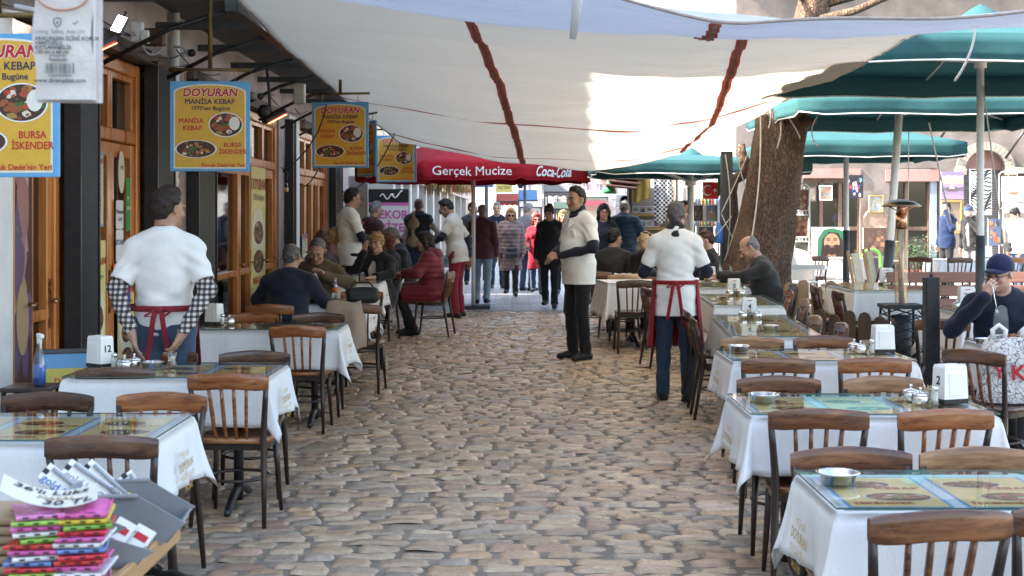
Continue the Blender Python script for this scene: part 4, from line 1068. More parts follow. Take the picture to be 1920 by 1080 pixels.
mb.tube([(-.25, 0, 0), (-.15, 0, .6)]+[(.02-.17*math.cos(a), 0, .72+.14*math.sin(a)) for a in [PI*k/8 for k in range(9)]]+[(.2, 0, .6), (.22, 0, 0)], .035, M('green_plastic', (.12, .34, .06), .5), 8); mb.box((.02, .02, .4), (.26, .02, .6), dark_metal, .01); mb.build('frame', t)
def rack(u0, u1, v0, y, pics, label, rows):
    x0, x1, z1 = XU(u0, y), XU(u1, y), ZV(v0, y); r = empty('picture_rack', ((x0+x1)/2, y, gz(y)), 0, label, 'rack', 'white wire picture racks')
    h = z1-gz(y); w = x1-x0; mb = MB()
    mb.tube([(-w/2, .05, 0), (-w/2, .05, h-.06), (-w/2+.06, .05, h), (w/2-.06, .05, h), (w/2, .05, h-.06), (w/2, .05, 0)], .014, white_metal, 8); mb.build('frame', r)
    mb = MB()
    for k in range(1, rows+1): mb.tube([(-w/2, .05, h*k/(rows+1)), (w/2, .05, h*k/(rows+1))], .008, white_metal, 6)
    for k in range(1, 5): mb.tube([(-w/2+w*k/5, .05, .05), (-w/2+w*k/5, .05, h-.01)], .005, white_metal, 5)
    mb.build('wire_grid', r)
    for args in pics: picture(*args)
rd = [(.32, .14, .09), (.5, .26, .17), (.22, .06, .05), (.55, .4, .3), (.4, .2, .12)]
rack(1486, 1519, 345, 24.0, [(1488, 354, 1517, 396, 23.9, abstract(31, rd), 'upper reddish battle picture in a white frame right of the tree', 'white'), (1488, 402, 1517, 446, 23.9, abstract(33, rd), 'middle reddish picture in a white frame right of the tree', 'white'), (1488, 452, 1517, 485, 23.9, abstract(35, [(.4, .38, .3), (.5, .45, .4), (.3, .3, .22), (.2, .25, .12)]), 'lowest pale picture in a white frame right of the tree', 'white')], 'white wire picture rack right of the tree trunk', 5)
rack(1288, 1348, 372, 23.5, [(1293, 383, 1319, 416, 23.4, abstract(40, [(.1, .08, .08), (.35, .08, .08), (.3, .28, .25), (.1, .2, .2)]), 'dark picture with red flowers on the rack left of the tree', 'white'), (1321, 383, 1346, 416, 23.4, castle((.16, .22, .42), (.3, .3, .36), (.42, .28, .2)), 'blue picture of a tower on the rack left of the tree', 'white'), (1286, 422, 1303, 450, 23.4, castle((.1, .2, .5), (.2, .2, .24), (.3, .3, .4)), 'narrow blue picture at the left edge of the lower rack row', 'white'), (1306, 423, 1338, 450, 23.4, castle((.12, .12, .14), (.4, .22, .14), (.5, .46, .42)), 'wide picture of a lit hall on the lower rack row', 'white'), (1312, 455, 1334, 478, 23.4, abstract(42, [(.2, .22, .26), (.5, .5, .5), (.1, .1, .12)]), 'grey picture at the bottom of the rack', 'white')], 'white wire picture rack left of the tree trunk', 4)
rack(1875, 1960, 322, 32.2, [], 'white wire rack holding the yellow ship painting', 5)
# ------------------------------------------------------------------ big tree
tr = empty('tree', (XU(1432, 19.0), 19.0, gz(19)), 0, 'large old tree with a leaning scaly brown trunk standing between the tables', 'tree')
m, nt, b = newmat('scaly_bark')
v = coords(nt, 'Object', (1, 1, .42)); vo = nt.nodes.new('ShaderNodeTexVoronoi'); vo.feature = 'DISTANCE_TO_EDGE'; vo.inputs['Scale'].default_value = 30
wv = nt.nodes.new('ShaderNodeVectorMath'); wv.operation = 'ADD'; ns = nt.nodes.new('ShaderNodeTexNoise'); ns.inputs['Scale'].default_value = 9; nt.links.new(v, ns.inputs['Vector'])
sc_ = nt.nodes.new('ShaderNodeVectorMath'); sc_.operation = 'SCALE'; sc_.inputs['Scale'].default_value = .12; nt.links.new(ns.outputs[1], sc_.inputs[0]); nt.links.new(v, wv.inputs[0]); nt.links.new(sc_.outputs[0], wv.inputs[1]); nt.links.new(wv.outputs[0], vo.inputs['Vector'])
e = _ramp(nt, vo.outputs['Distance'], [(.0, _g(.42)), (.16, _g(1))])
c = _ramp(nt, noise(nt, v, 5, 6), [(.3, (.10, .058, .036)), (.7, (.2, .128, .085))])
nt.links.new(_mix(nt, c, e, 1, 'MULTIPLY'), b.inputs['Base Color']); b.inputs['Roughness'].default_value = .9; bump(nt, b, e, .9, .03)
bark = m
def tp(u, v, y): return Vector((XU(u, y), y, ZV(v, y)))-Vector(tr.location)
path = [(1405, 590, 19.0, .66), (1414, 520, 19.0, .48), (1432, 430, 19, .385), (1446, 350, 19, .36), (1459, 280, 19, .35), (1470, 215, 19.05, .345), (1482, 150, 19.1, .325), (1500, 80, 19.2, .25), (1524, 20, 19.3, .22), (1532, -60, 19.4, .2), (1540, -200, 19.6, .17)]
mb = MB(); P = [tp(u, v, y) for u, v, y, r in path]; R = [r for *_, r in path]
def trunk(a, t):
    p = catmull(P, t); r = np.interp(t*(len(R)-1), range(len(R)), R); an = 2*PI*a
    r *= 1+.05*math.sin(an*3+t*9)+.03*math.sin(an*7-t*14)+.018*math.sin(an*13+t*60)+.02*math.sin(t*47+an*5)
    return (p.x+r*math.cos(an), p.y+r*math.sin(an), p.z)
mb.grid(trunk, 48, 90, bark); mb.build('trunk', tr)
mb = MB(); mb.tube([tp(1495, 232, 18.85), tp(1511, 229, 18.75), tp(1522, 226, 18.7)], [.1, .085, .05], bark, 12); mb.sphere(tp(1524, 228, 18.7), (.055, .05, .05), bark); mb.build('stub', tr)
rng = random.Random(11)
def limb(p, d, L, r, dep, mb):
    pts = [p]; q = Vector(p); dd = Vector(d).normalized()
    for k in range(5):
        dd = (dd+Vector((rng.uniform(-.3, .3), rng.uniform(-.3, .3), rng.uniform(-.15, .25)))).normalized(); q = q+dd*L/5; pts.append(q.copy())
    mb.tube(pts, [r*(1-.11*k) for k in range(6)], bark, 6 if r > .02 else 4)
    if dep > 0:
        for k in range(rng.randint(3, 4)):
            i = rng.randint(2, 5); nd = (dd+Vector((rng.uniform(-1, 1), rng.uniform(-1, 1), rng.uniform(-.5, .7)))).normalized()
            limb(pts[i], nd, L*rng.uniform(.45, .7), r*.45, dep-1, mb)
mb = MB()
for (u, v, y), d, L, r in (((1527, 12, 19.3), (1, -.25, .02), 4.4, .07), ((1532, -60, 19.4), (-.9, .1, .5), 4.0, .09), ((1536, -120, 19.5), (.6, .3, .9), 3.5, .10), ((1520, 40, 19.2), (.9, -.6, .25), 3.4, .06), ((1538, -170, 19.6), (-.3, -.6, .9), 3, .09), ((1524, 10, 19.3), (-.9, -.4, .4), 3, .05)):
    limb(tp(u, v, y), d, L, r, 3, mb)
mb.build('branches', tr)
ropes('cord_bunch', [bez(tp(1443, 200, 18.6)+tr.location, tp(1441, 240, 18.6)+tr.location, .02, 6, (1, 0, 0)), bez(tp(1464, 200, 18.6)+tr.location, tp(1457, 278, 18.55)+tr.location, .03, 8, (1, 0, 0)), bez(tp(1458, 203, 18.6)+tr.location, tp(1463, 262, 18.6)+tr.location, .02, 8, (1, 0, 0)), bez(tp(1466, 203, 18.6)+tr.location, tp(1500, 260, 18.55)+tr.location, .05, 8, (1, 0, -1)), bez(tp(1533, 218, 18.4)+tr.location, tp(1534, 276, 18.4)+tr.location, .08, 8, (-1, 0, 0))], 'bunch of white cord ends hanging down the tree trunk', 'cord', .009)
ropes('long_cord', [bez((XU(1425, 18.5), 18.5, ZV(198, 18.5)), (XU(1408, 18.4), 18.4, ZV(455, 18.4)), .05, 14, (1, 0, 0))], 'long pale cord hanging from the tarpaulin corner beside the trunk', 'cord', .010)
# the crooked vine and the steel column with its guy ropes
mb = MB(); mb.tube([tp(u, v, 19.6)+tr.location for u, v in ((1352, 500), (1366, 470), (1374, 440), (1377, 400), (1374, 360), (1376, 340), (1388, 330), (1397, 322), (1396, 300), (1391, 285), (1390, 270))], [.09, .085, .075, .06, .06, .07, .08, .08, .07, .06, .05], bark, 10); tag(mb.build('crooked_vine'), 'crooked bare vine stem twisting beside the tree trunk', 'vine')
pc = empty('steel_column', (XU(1362, 19.3), 19.3, gz(19.3)), 0, 'dark square steel column left of the tree trunk', 'column'); hh = ZV(284, 19.3)-gz(19.3); mb = MB()
mb.box((0, 0, hh/2), (.15, .15, hh), dark_metal, .008); mb.build('shaft', pc); mb = MB(); mb.box((0, 0, .01), (.3, .3, .02), dark_metal); mb.build('base_plate', pc)
def up(u, v, y): return (XU(u, y), y, ZV(v, y))
ropes('guy_rope', [bez(up(1405, 282, 19.1), up(1352, 400, 19.1), .02), bez(up(1380, 285, 19.1), up(1400, 360, 19.1), .02), bez(up(1352, 400, 19.1), up(1400, 500, 19.1), .01), bez(up(1355, 500, 19.05), up(1398, 360, 19.05), .03), bez(up(1360, 290, 19.15), up(1364, 470, 19.15), .05, 10, (1, 0, 0)), bez(up(1330, 455, 19.05), up(1372, 405, 19.05), .01)], 'tangle of pale ropes round the dark steel column', 'rope', .008)
ropes('guy_rope', [bez(up(1742, 230, 12.8), up(1783, 420, 12.8), .0, 6)], 'thin rope slanting down from the nearest parasol', 'rope', .008)
ropes('guy_rope', [bez(up(1843, 160, 12.95), up(1885, 480, 12.95), .0, 6), bez(up(1704, 246, 18.0), up(1703, 380, 18.0), 0, 6)], 'thin grey ropes slanting beside the two white parasol poles', 'rope', .007)
bt = empty('blue_bottle', up(1348, 438, 19.1), 0, 'small blue bottle hung on the steel column ropes', 'bottle'); mb = MB(); mb.lathe([(.05, -.13), (.055, -.1), (.055, .07), (.025, .12), (.02, .15), (.0001, .15)], flat((.05, .2, .62)), 12); mb.build('bottle_body', bt)
# ------------------------------------------------------------------ souvenir kiosk
kk = empty('souvenir_kiosk', (2.6, 25.0, .1), 0, 'souvenir kiosk with a small tiled roof and rows of postcards', 'kiosk')
def onk(mb, n, par=kk): return mb.build(n, par, (-2.6, -25, -.1))
mb = MB(); shelf_w = M('kiosk_board', (.5, .32, .1), .6, var=.15); x0, x1 = XU(1184, 25), XU(1290, 25)
mb.box(((x0+x1)/2, 25.25, 1.1), (x1-x0, .05, 2.0), M('kiosk_back', (.33, .3, .26), .7)); mb.box((x0-.03, 25.1, 1.3), (.05, .4, 2.6), dark_metal); mb.box((x1+.06, 25.1, 1.3), (.05, .4, 2.6), dark_metal); onk(mb, 'frame')
for k in range(6):
    z = ZV(389+26*k+14, 24.95); mb = MB(); mb.box(((x0+x1)/2, 25.1, z), (x1-x0, .22, .04), shelf_w, .004); onk(mb, 'shelf')
mb = MB(); rt = M('red_tile', (.09, .045, .035), .8, var=.3, scale=12)
for k in range(4): mb.box((XU(1165, 25)-.05+.05*k, 25.0, ZV(346-8*k, 25)), (.55, 1.6, .05), rt, .015, rot=(rad(4), rad(6), 0))
onk(mb, 'tiled_roof')
rng = random.Random(2); n = 0
for k in range(6):
    for j in range(8):
        u = 1187+13*j
        if k < 4 and u > 1235: continue
        w, h = XU(u+11, 24.9)-XU(u, 24.9), .12
        t = MB(); X = FACE(XU(u+5.5, 24.9), 24.96, ZV(389+26*k+4, 24.9)); t.box((0, 0, 0), (w, h, .004), print_white, 0, X)
        for q, c in enumerate((rng.choice([(.25, .35, .5), (.5, .5, .55), (.4, .3, .3), (.3, .32, .4)]), rng.choice([(.2, .2, .22), (.1, .14, .12), (.4, .3, .2), (.14, .12, .2)]), rng.choice([(.5, .4, .3), (.25, .1, .1), (.1, .1, .14), (.3, .35, .3)]))):
            layer(t, rect(-w*.42, h*(.4-.27*(q+1)), w*.42, h*(.42-.27*q)), flat(c), X, .003)
        tag(t.build('postcard'), 'small landscape postcard propped in the rows of the souvenir kiosk', 'postcard', 'postcards in the kiosk rows'); n += 1
def drape(u0, u1, v0, v1, y, mat, label, name, wav=.03, fn=None):
    x0, x1, z0, z1 = XU(u0, y), XU(u1, y), ZV(v1, y), ZV(v0, y); mb = MB()
    mb.grid(lambda a, b: (x0+(x1-x0)*a+.02*b*math.sin(b*3), y+wav*math.sin(a*14+b)*(.4+b*.6), z1-(z1-z0)*b-.03*b*math.sin(a*5)), 30, 20, mat)
    return tag(mb.build(name, solid=.003), label, 'cloth')
drape(1184, 1219, 316, 376, 24.6, M('mustard_cloth', (.6, .42, .1), .8, var=.08, scale=4), 'mustard yellow cloth hung from the kiosk edge', 'yellow_cloth')
m, nt, b = newmat('houndstooth'); ck = nt.nodes.new('ShaderNodeTexChecker'); nt.links.new(coords(nt, 'Object', (1, 0, 1)), ck.inputs['Vector']); ck.inputs['Scale'].default_value = 27; ck.inputs['Color1'].default_value = (.72, .72, .72, 1); ck.inputs['Color2'].default_value = (.02, .02, .025, 1)
wn2 = nt.nodes.new('ShaderNodeTexWave'); nt.links.new(coords(nt, 'Object', (1, 0, 1)), wn2.inputs['Vector']); wn2.inputs['Scale'].default_value = 6; wn2.bands_direction = 'DIAGONAL'
nt.links.new(_mix(nt, ck.outputs[0], _ramp(nt, wn2.outputs[0], [(.3, _g(.25)), (.5, _g(1))]), .35, 'MULTIPLY'), b.inputs['Base Color']); b.inputs['Roughness'].default_value = .9
drape(1226, 1261, 319, 416, 24.4, m, 'black and white houndstooth scarf hung beside the postcards', 'houndstooth_scarf')
drape(1262, 1275, 320, 396, 24.7, M('taupe_cloth', (.3, .25, .2), .9), 'narrow taupe scarf beside the houndstooth one', 'brown_scarf')
fl = empty('flag', up(1333, 357, 22.6), 0, 'red flag with a white crescent and star', 'flag'); X = FACE(0, 0, 0, rad(8)); mb = MB(); w, h = XU(1350, 22.6)-XU(1319, 22.6), .27
mb.box((0, 0, -.004), (w, h, .006), flat((.62, .02, .03)), 0, X)
cr = [(-.06+.085*math.cos(a), .085*math.sin(a)) for a in [rad(40)+rad(280)*k/24 for k in range(25)]]; ci = [(-.042+.068*math.cos(a), .068*math.sin(a)) for a in [rad(48)+rad(264)*k/24 for k in range(25)]]
V = [(x, y, .002) for x, y in cr]+[(x, y, .002) for x, y in ci]
mb.add(V, [(i, i+1, 26+i, 25+i) for i in range(24)], print_white, False, X)
st = [(.065+(.042 if k % 2 == 0 else .016)*math.cos(PI+k*PI/5), (.042 if k % 2 == 0 else .016)*math.sin(PI+k*PI/5)) for k in range(10)]
for k in range(10): mb.add([(.065, 0, .002), (*st[k], .002), (*st[(k+1) % 10], .002)], [(0, 1, 2)], print_white, False, X)
mb.build('cloth', fl)
drape(1345, 1352, 325, 366, 22.5, M('green_cloth', (.05, .3, .1), .8), 'narrow green banner beside the red flag', 'green_banner')
sg = empty('street_sign', up(1308, 328, 27), 0, 'navy street number sign above the picture rack', 'sign'); mb = MB(); X = FACE(0, 0, 0); mb.box((0, 0, 0), (.32, .2, .02), flat((.02, .03, .12)), .004, X); mb.text('80', .11, print_white, X @ Matrix.Translation((-.03, -.03, .012)), .01); mb.build('plate', sg)
t = empty('green_bag', up(1143, 350, 24.5), 0, 'green and yellow paper windsock hanging under the kiosk roof', 'ornament'); mb = MB(); mb.lathe([(.02, .13), (.05, .1), (.11, -.06), (.12, -.12), (.0001, -.1)], M('green_paper', (.05, .35, .14), .5), 8, None, 1, .5); mb.box((.06, -.05, 0), (.03, .02, .2), flat((.6, .4, .06)), .004, rot=(0, rad(-18), 0)); mb.tube([(0, 0, .13), (.02, 0, .3)], .005, rope_m, 5); mb.build('windsock', t)
for k, v in enumerate((368, 392)):
    t = empty('air_unit', up(1171, v+8, 30), 0, ('upper grey fan unit beside the kiosk', 'lower grey fan unit beside the kiosk')[k], 'fan unit', 'grey fan units'); mb = MB(); mb.box((0, 0, 0), (.34, .25, .26), grey_metal, .02); mb.build('casing', t); mb = MB(); mb.lathe([(.11, .0), (.11, .02), (.09, .02), (.09, .0), (.03, .0), (.03, .03), (.0001, .03)], dark_metal, 18, FACE(0, -.126, 0)); mb.build('fan_grille', t)
# ------------------------------------------------------------------ the far street
fw = empty('white_shop_building', (-3.5, 40, .1), 0, 'white shop building with pillars lining the far street on the left', 'building')
wfar = M('white_render', (.5, .48, .45), .8, var=.1, scale=2); mb = MB()
mb.box((-5.25, 52, 4.6), (6.0, 50, 4.2), wfar)
for y in (27.3, 29.2, 31.8, 34.2, 37.5, 41, 45, 50, 56, 63, 70): mb.box((-2.5, y, 1.3), (.5, .45, 2.4), wfar, .02)
mb.box((-4.2, 52, 1.3), (2.6, 50, 2.4), M('shop_recess', (.30, .33, .33), .6, var=.3, scale=1)); fwall = mb.build('wall', fw, (3.5, -40, -.1))
mb = MB()
for y in np.arange(28, 72, 3.1): mb.box((-2.88, y+.5, 1.25), (.03, 1.3, 2.2), dark_glass); mb.box((-2.87, y+.5, 2.4), (.06, 1.5, .08), grey_metal)
mb.build('shop_glazing', fw, (3.5, -40, -.1))
mb = MB(); mb.box((-2.24, 52, 2.5), (.1, 50, .3), M('fascia_pink', (.6, .48, .44), .7, var=.2, scale=1)); mb.build('fascia', fw, (3.5, -40, -.1))
for k in range(4):
    t = empty('straw_tassel', up((812, 851, 832, 868)[k], (334, 333, 336, 338)[k], (25.5, 25.6, 27.6, 27.8)[k]), 0, ('left straw brush hanging before the white pillars', 'right straw brush hanging before the white pillars', 'straw brush hanging behind the left one', 'straw brush hanging behind the right one')[k], 'straw brush', 'straw brushes'); mb = MB(); st_m = M('straw', (.52, .38, .17), .9, var=.3, scale=30); rng = random.Random(k)
    for q in range(70):
        a = rng.uniform(0, 2*PI); r0, r1 = rng.uniform(0, .09), rng.uniform(.05, .15); L = rng.uniform(.3, .48)
        mb.tube([(r0*math.cos(a), r0*math.sin(a), .16), (r1*math.cos(a), r1*math.sin(a), -.1), (r1*1.1*math.cos(a), r1*1.1*math.sin(a), .16-L)], [.012, .012, .004], st_m, 4)
    mb.build('straw', t)
ds = empty('printing_sign', (XU(728, 26.4), 26.4, .1), rad(-6), 'tall black, white and pink advertising board reading dekor vize', 'sign'); X = FACE(0, -.06, 0); mb = MB(); sw = XU(765, 26.4)-XU(686, 26.4)
mb.box((0, 0, 1.0), (sw, .1, 2.0), print_black, .004); layer(mb, rect(-sw/2, .80+.34, sw/2, .80+.92), print_white, X, 0)
layer(mb, rect(-sw/2, 1.09, sw/2, 1.14), print_pink, X, .001); layer(mb, rect(-sw/2, 1.69, sw/2, 1.75), print_pink, X, .001); mb.build('panel', ds)
mb = MB(); mb.text('DEKOR', .21, print_pink, X @ Matrix.Translation((.03, 1.52, .002)), .03); mb.text('VİZE', .21, print_pink, X @ Matrix.Translation((.08, 1.28, .002)), .03)
mb.tube([(-.14+.26*t/10, -.065-.01, 1.86+.05*math.sin(t*.9)) for t in range(11)], .012, print_white, 6); mb.tube([(.08+.2*t/10, -.075, 1.9-.06*math.sin(t*.5)) for t in range(11)], .012, print_white, 6); mb.build('lettering', ds)
t = empty('door_panel_board', (XU(672, 24.6), 24.6, .1), 0, 'plain white door panel left of the black and pink board', 'panel'); mb = MB(); mb.box((0, 0, 1.1), (.34, .06, 2.2), wall_white, .01); mb.box((.1, -.04, 1.0), (.02, .03, .2), steel); mb.build('leaf', t)
for k, (u, v) in enumerate(((775, 418), (774, 452))):
    t = empty('wicker_jug', up(u, v, 23.4), 0, ('upper beige wicker jug hanging beside the advertising board', 'lower beige wicker jug hanging beside the advertising board')[k], 'jug', 'wicker jugs'); mb = MB(); mb.lathe([(.03, -.1), (.09, -.06), (.1, 0), (.07, .06), (.03, .1), (.025, .17), (.04, .19), (.0001, .19)], M('wicker', (.4, .32, .22), .9, var=.25, scale=60, bmp=.6), 14); mb.build('vessel', t)
wp = empty('water_packs', up(822, 500, 24.5), 0, 'stack of wrapped water bottle packs under a white bag', 'water pack')
wb = M('shrink_wrap', (.55, .68, .78), .25, var=.15, scale=6)
for k in range(3):
    mb = MB(); z = gz(24.5)+.15+.3*k-ZV(500, 24.5)
    for i in range(5):
        for j in range(3): mb.tube([(-.16+.08*i, -.08+.08*j, z-.13), (-.16+.08*i, -.08+.08*j, z+.06), (-.16+.08*i, -.08+.08*j, z+.12)], [.037, .037, .014], wb, 8)
    mb.box((0, 0, z-.03), (.4, .24, .1), flat((.2, .4, .65)), .02); mb.build('bottle_pack', wp)
eb = empty('end_building', (4, 85, .1), 0, 'white building closing the far end of the street with rows of windows', 'building'); YE = 85
mb = MB()
def b2(mb, u0, u1, v0, v1, y0, y1, mat): 
    x0, x1, z0, z1 = XU(u0, YE), XU(u1, YE), ZV(v1, YE), ZV(v0, YE); mb.box(((x0+x1)/2-4, (y0+y1)/2-85, (z0+z1)/2-.1), (abs(x1-x0), abs(y1-y0), abs(z1-z0)), mat)
b2(mb, 880, 1420, 120, 470, 85, 95, wfar); mb.build('wall', eb)
for v in (315, 345, 372):
    for u in (985, 1010, 1040, 1066, 1094, 1119, 1148, 1172):
        mb = MB(); b2(mb, u, u+9, v, v+18, 84.9, 85.05, M('far_window', (.25, .27, .3), .3)); w_ = mb.build('window', eb)
        mb = MB(); b2(mb, u-1.5, u+10.5, v-1.5, v, 84.8, 85, wall_white); b2(mb, u+4, u+5, v, v+18, 84.85, 84.9, wall_white); mb.build('frame', w_)
mb = MB(); b2(mb, 1085, 1130, 371, 386, 81, 84.8, M('burgundy_awning', (.3, .06, .09), .7)); b2(mb, 1085, 1150, 386, 396, 84, 84.9, flat((.4, .3, .28))); mb.build('awning', eb)
def lean_awning(u0, u1, v0, v1, y, col, label, depth=1.6):
    x0, x1 = XU(u0, y), XU(u1, y); z0, z1 = ZV(v1, y), ZV(v0, y); t = empty('street_awning', ((x0+x1)/2, y, z0), 0, label, 'awning', 'awnings along the far street'); w = x1-x0; mb = MB()
    mb.grid(lambda a, b: (-w/2+w*a, depth*b, (z1-z0)*b), 8, 6, fabric_mat('awning_%d' % int(u0), col, .3, fold=.2)); mb.grid(lambda a, b: (-w/2+w*a, 0, -.16*b*(1+.2*math.sin(a*30))), 16, 2, MATS['awning_%d' % int(u0)]); mb.build('canvas', t, solid=.004)
    mb = MB(); 
    for s in (-1, 1): mb.tube([(s*w*.48, .02, -z0+.1), (s*w*.48, .02, 0)], .04, dark_metal, 6)
    mb.tube([(-w/2, 0, 0), (w/2, 0, 0)], .03, dark_metal, 6); mb.build('frame', t)
lean_awning(974, 1016, 377, 389, 50, (.75, .74, .7), 'white street awning behind the woman in sunglasses')
lean_awning(972, 1008, 355, 376, 60, (.12, .25, .45), 'blue and white street awning in the far distance')
lean_awning(1020, 1085, 345, 360, 55, (.16, .17, .18), 'dark flat street awning in the far distance')
lean_awning(1026, 1046, 335, 345, 70, (.6, .18, .08), 'orange street awning far away')
def pole_lamp(u, v0, y, label, lamp=True):
    t = empty('street_lamp', (XU(u, y), y, .1), 0, label, 'street lamp', 'street lamps'); h = ZV(v0, y)-.1; mb = MB(); mb.tube([(0, 0, 0), (0, 0, .5), (0, 0, .52), (0, 0, h)], [.09, .09, .05, .04], dark_metal, 10); mb.build('pole', t)
    if lamp:
        mb = MB(); mb.tube([(0, 0, h), (.3, 0, h+.1), (.5, 0, h)], .025, dark_metal, 6); mb.lathe([(.05, h-.35), (.16, h-.1), (.17, h-.08), (.04, h+.03), (.0001, h+.05)], black_metal, 8, Matrix.Translation((-.12, 0, 0))); mb.build('lantern', t)
pole_lamp(984, 330, 40, 'dark street lamp with a lantern over the passers-by')
pole_lamp(912, 330, 33, 'dark slim pole by the white pillars', False)
pole_lamp(1290, 320, 28, 'dark pole behind the picture racks', False)
mb = MB(); mb.tube([(XU(1277, 24.2), 24.2, .1), (XU(1277, 24.2), 24.2, 2.7)], .05, white_metal, 10); tag(mb.build('white_post'), 'white post beside the houndstooth scarf', 'post')
rh = empty('tall_house', (17.5, 48, .1), 0, 'tall pale house with a tiled eave rising behind the stone building', 'building'); mb = MB(); mb.box((0, 0, 5.5), (20, 10, 11), wfar); mb.build('wall', rh)
mb = MB()
for k in range(60): mb.tube([(-10+k*.33, -5.6, 11.1), (-10+k*.33, -4.2, 11.5)], .11, M('roof_tile_far', (.4, .2, .12), .8), 6)
mb.box((0, 0, 11.3), (20.4, 10.8, .3), MATS['roof_tile_far']); mb.build('roof', rh)
# ------------------------------------------------------------------ square: fence, bench, heaters, high chairs, post, boards
def fence(p0, p1, n, h, mat, label, z=None):
    a = Vector((*p0, 0)); b = Vector((*p1, 0)); d = (b-a); t = empty('picket_fence', (a.x, a.y, gz(a.y)), math.atan2(d.y, d.x), label, 'fence', 'wooden picket fences'); L = d.length
    for k in range(n):
        x = L*(k+.5)/n; w = L/n*.40; mb = MB(); hh = h*(1+.05*math.sin(k*2.3)); mb.prism([(x-w, 0), (x+w, 0), (x+w, hh-w)]+[(x+w*math.cos(q), hh-w+w*math.sin(q)) for q in (rad(45), rad(90), rad(135))]+[(x-w, hh-w)], 0, .02, mat, Matrix.Rotation(rad(90), 4, 'X')); mb.build('picket', t)
    for z in (.2, h*.72):
        mb = MB(); mb.box((L/2, .012, z), (L, .024, .06), mat, .004); mb.build('rail', t)
fence((2.86, 14.2), (3.62, 13.7), 6, .62, wood_mat('brown_fence_wood', (.05, .028, .018), (.12, .07, .045), .8, along='z', coat=0), 'dark brown picket fence by the chairs of table 5')
fence((3.02, 15.9), (3.95, 15.9), 6, .78, wood_mat('pale_fence_wood', (.26, .16, .08), (.42, .28, .15), .8, along='z', coat=0), 'pale picket fence behind the high chair')
bn = empty('wooden_bench', (4.95, 14.9, gz(15)), 0, 'long wooden bench of brown red slats behind the white parasol pole', 'bench'); bw = wood_mat('bench_slat_wood', (.17, .07, .045), (.3, .14, .09), .5, along='x'); z = 0
for k, (yy, zz, tl) in enumerate(((-.2, .43, 0), (-.06, .43, 0), (.08, .43, 0), (.2, .6, 75), (.23, .74, 75), (.27, .88, 75))):
    mb = MB(); mb.box((0, yy, zz), (1.9, .115, .03), bw, .006, rot=(rad(tl), 0, 0)); mb.build('slat', bn)
for s in (-1, 1):
    mb = MB(); mb.tube([(s*.8, -.24, 0), (s*.8, -.24, .41), (s*.8, .16, .41), (s*.8, .30, .92)], .03, black_metal, 8); mb.tube([(s*.8, .16, .41), (s*.8, .24, 0)], .03, black_metal, 8); mb.build('leg', bn)
cop = M('copper_metal', (.6, .34, .2), .25, 1, var=.15, scale=14)
def heater(x, y, h, label, full=True):
    t = empty('patio_heater', (x, y, gz(y)), 0, label, 'patio heater', 'patio heaters'); mb = MB(); mb.lathe([(.19, h-.06), (.195, h-.055), (.13, h-.01), (.05, h+.01), (.0001, h+.015)], M('heater_hat', (.2, .15, .1), .35, .9), 28); mb.lathe([(.188, h-.062), (.0001, h-.04)], cop, 28); mb.build('hat', t)
    mb = MB(); mb.tube([(0, 0, h-.28), (0, 0, h-.12)], .055, cop, 18); mb.tube([(0, 0, h-.12), (0, 0, h-.04)], .035, cop, 12); [mb.tube([(0, 0, h-.12), (s*.12, 0, h-.06)], .006, cop, 5) for s in (-1, 1)]; mb.build('burner', t)
    mb = MB(); mb.tube([(0, 0, .71), (0, 0, h-.28)], .026, M('tube_reflection', (.74, .68, .6), .25, .3), 12); mb.build('reflection_tube', t); mb = MB(); mb.tube([(0, 0, .72), (0, 0, h-.28)], .062, glass_mat('amber_glass', (.90, .80, .68), .26), 18, cap=False); mb.build('glass_tube', t)  # pale tube inside the glass added to stand in for its reflections
    if full:
        mb = MB(); mb.box((0, 0, .69), (.38, .38, .04), black_metal, .006); mb.build('shelf', t)
        mb = MB()
        for s in (-1, 1):
            for q in (-1, 1): mb.tube([(s*.16, q*.16, .67), (s*.19, q*.19, .02)], .014, black_metal, 6)
        for k in range(7):
            z0 = .08+.085*k
            for q in (-1, 1):
                mb.tube([(-.17, q*.17, z0), (.17, q*.17, z0+.1)], .007, black_metal, 5); mb.tube([(.17, q*.172, z0), (-.17, q*.172, z0+.1)], .007, black_metal, 5); mb.tube([(q*.17, -.17, z0), (q*.17, .17, z0+.1)], .007, black_metal, 5)
        mb.box((0, 0, .04), (.40, .40, .06), black_metal, .006); mb.tube([(0, 0, .05), (0, 0, .6)], .1, dark_metal, 12); mb.build('base', t)
    else:
        mb = MB(); mb.tube([(0, 0, 0), (0, 0, .72)], .06, dark_metal, 10); mb.build('base', t)
heater(XU(1690, 13.9), 13.9, ZV(376, 13.9)-gz(13.9), 'patio heater with a black lattice base beside table 27')
heater(XU(1285, 22.4), 22.4, ZV(377, 22.4)-gz(22.4), 'patio heater farther back, its hat above the gray-haired waiter', False)
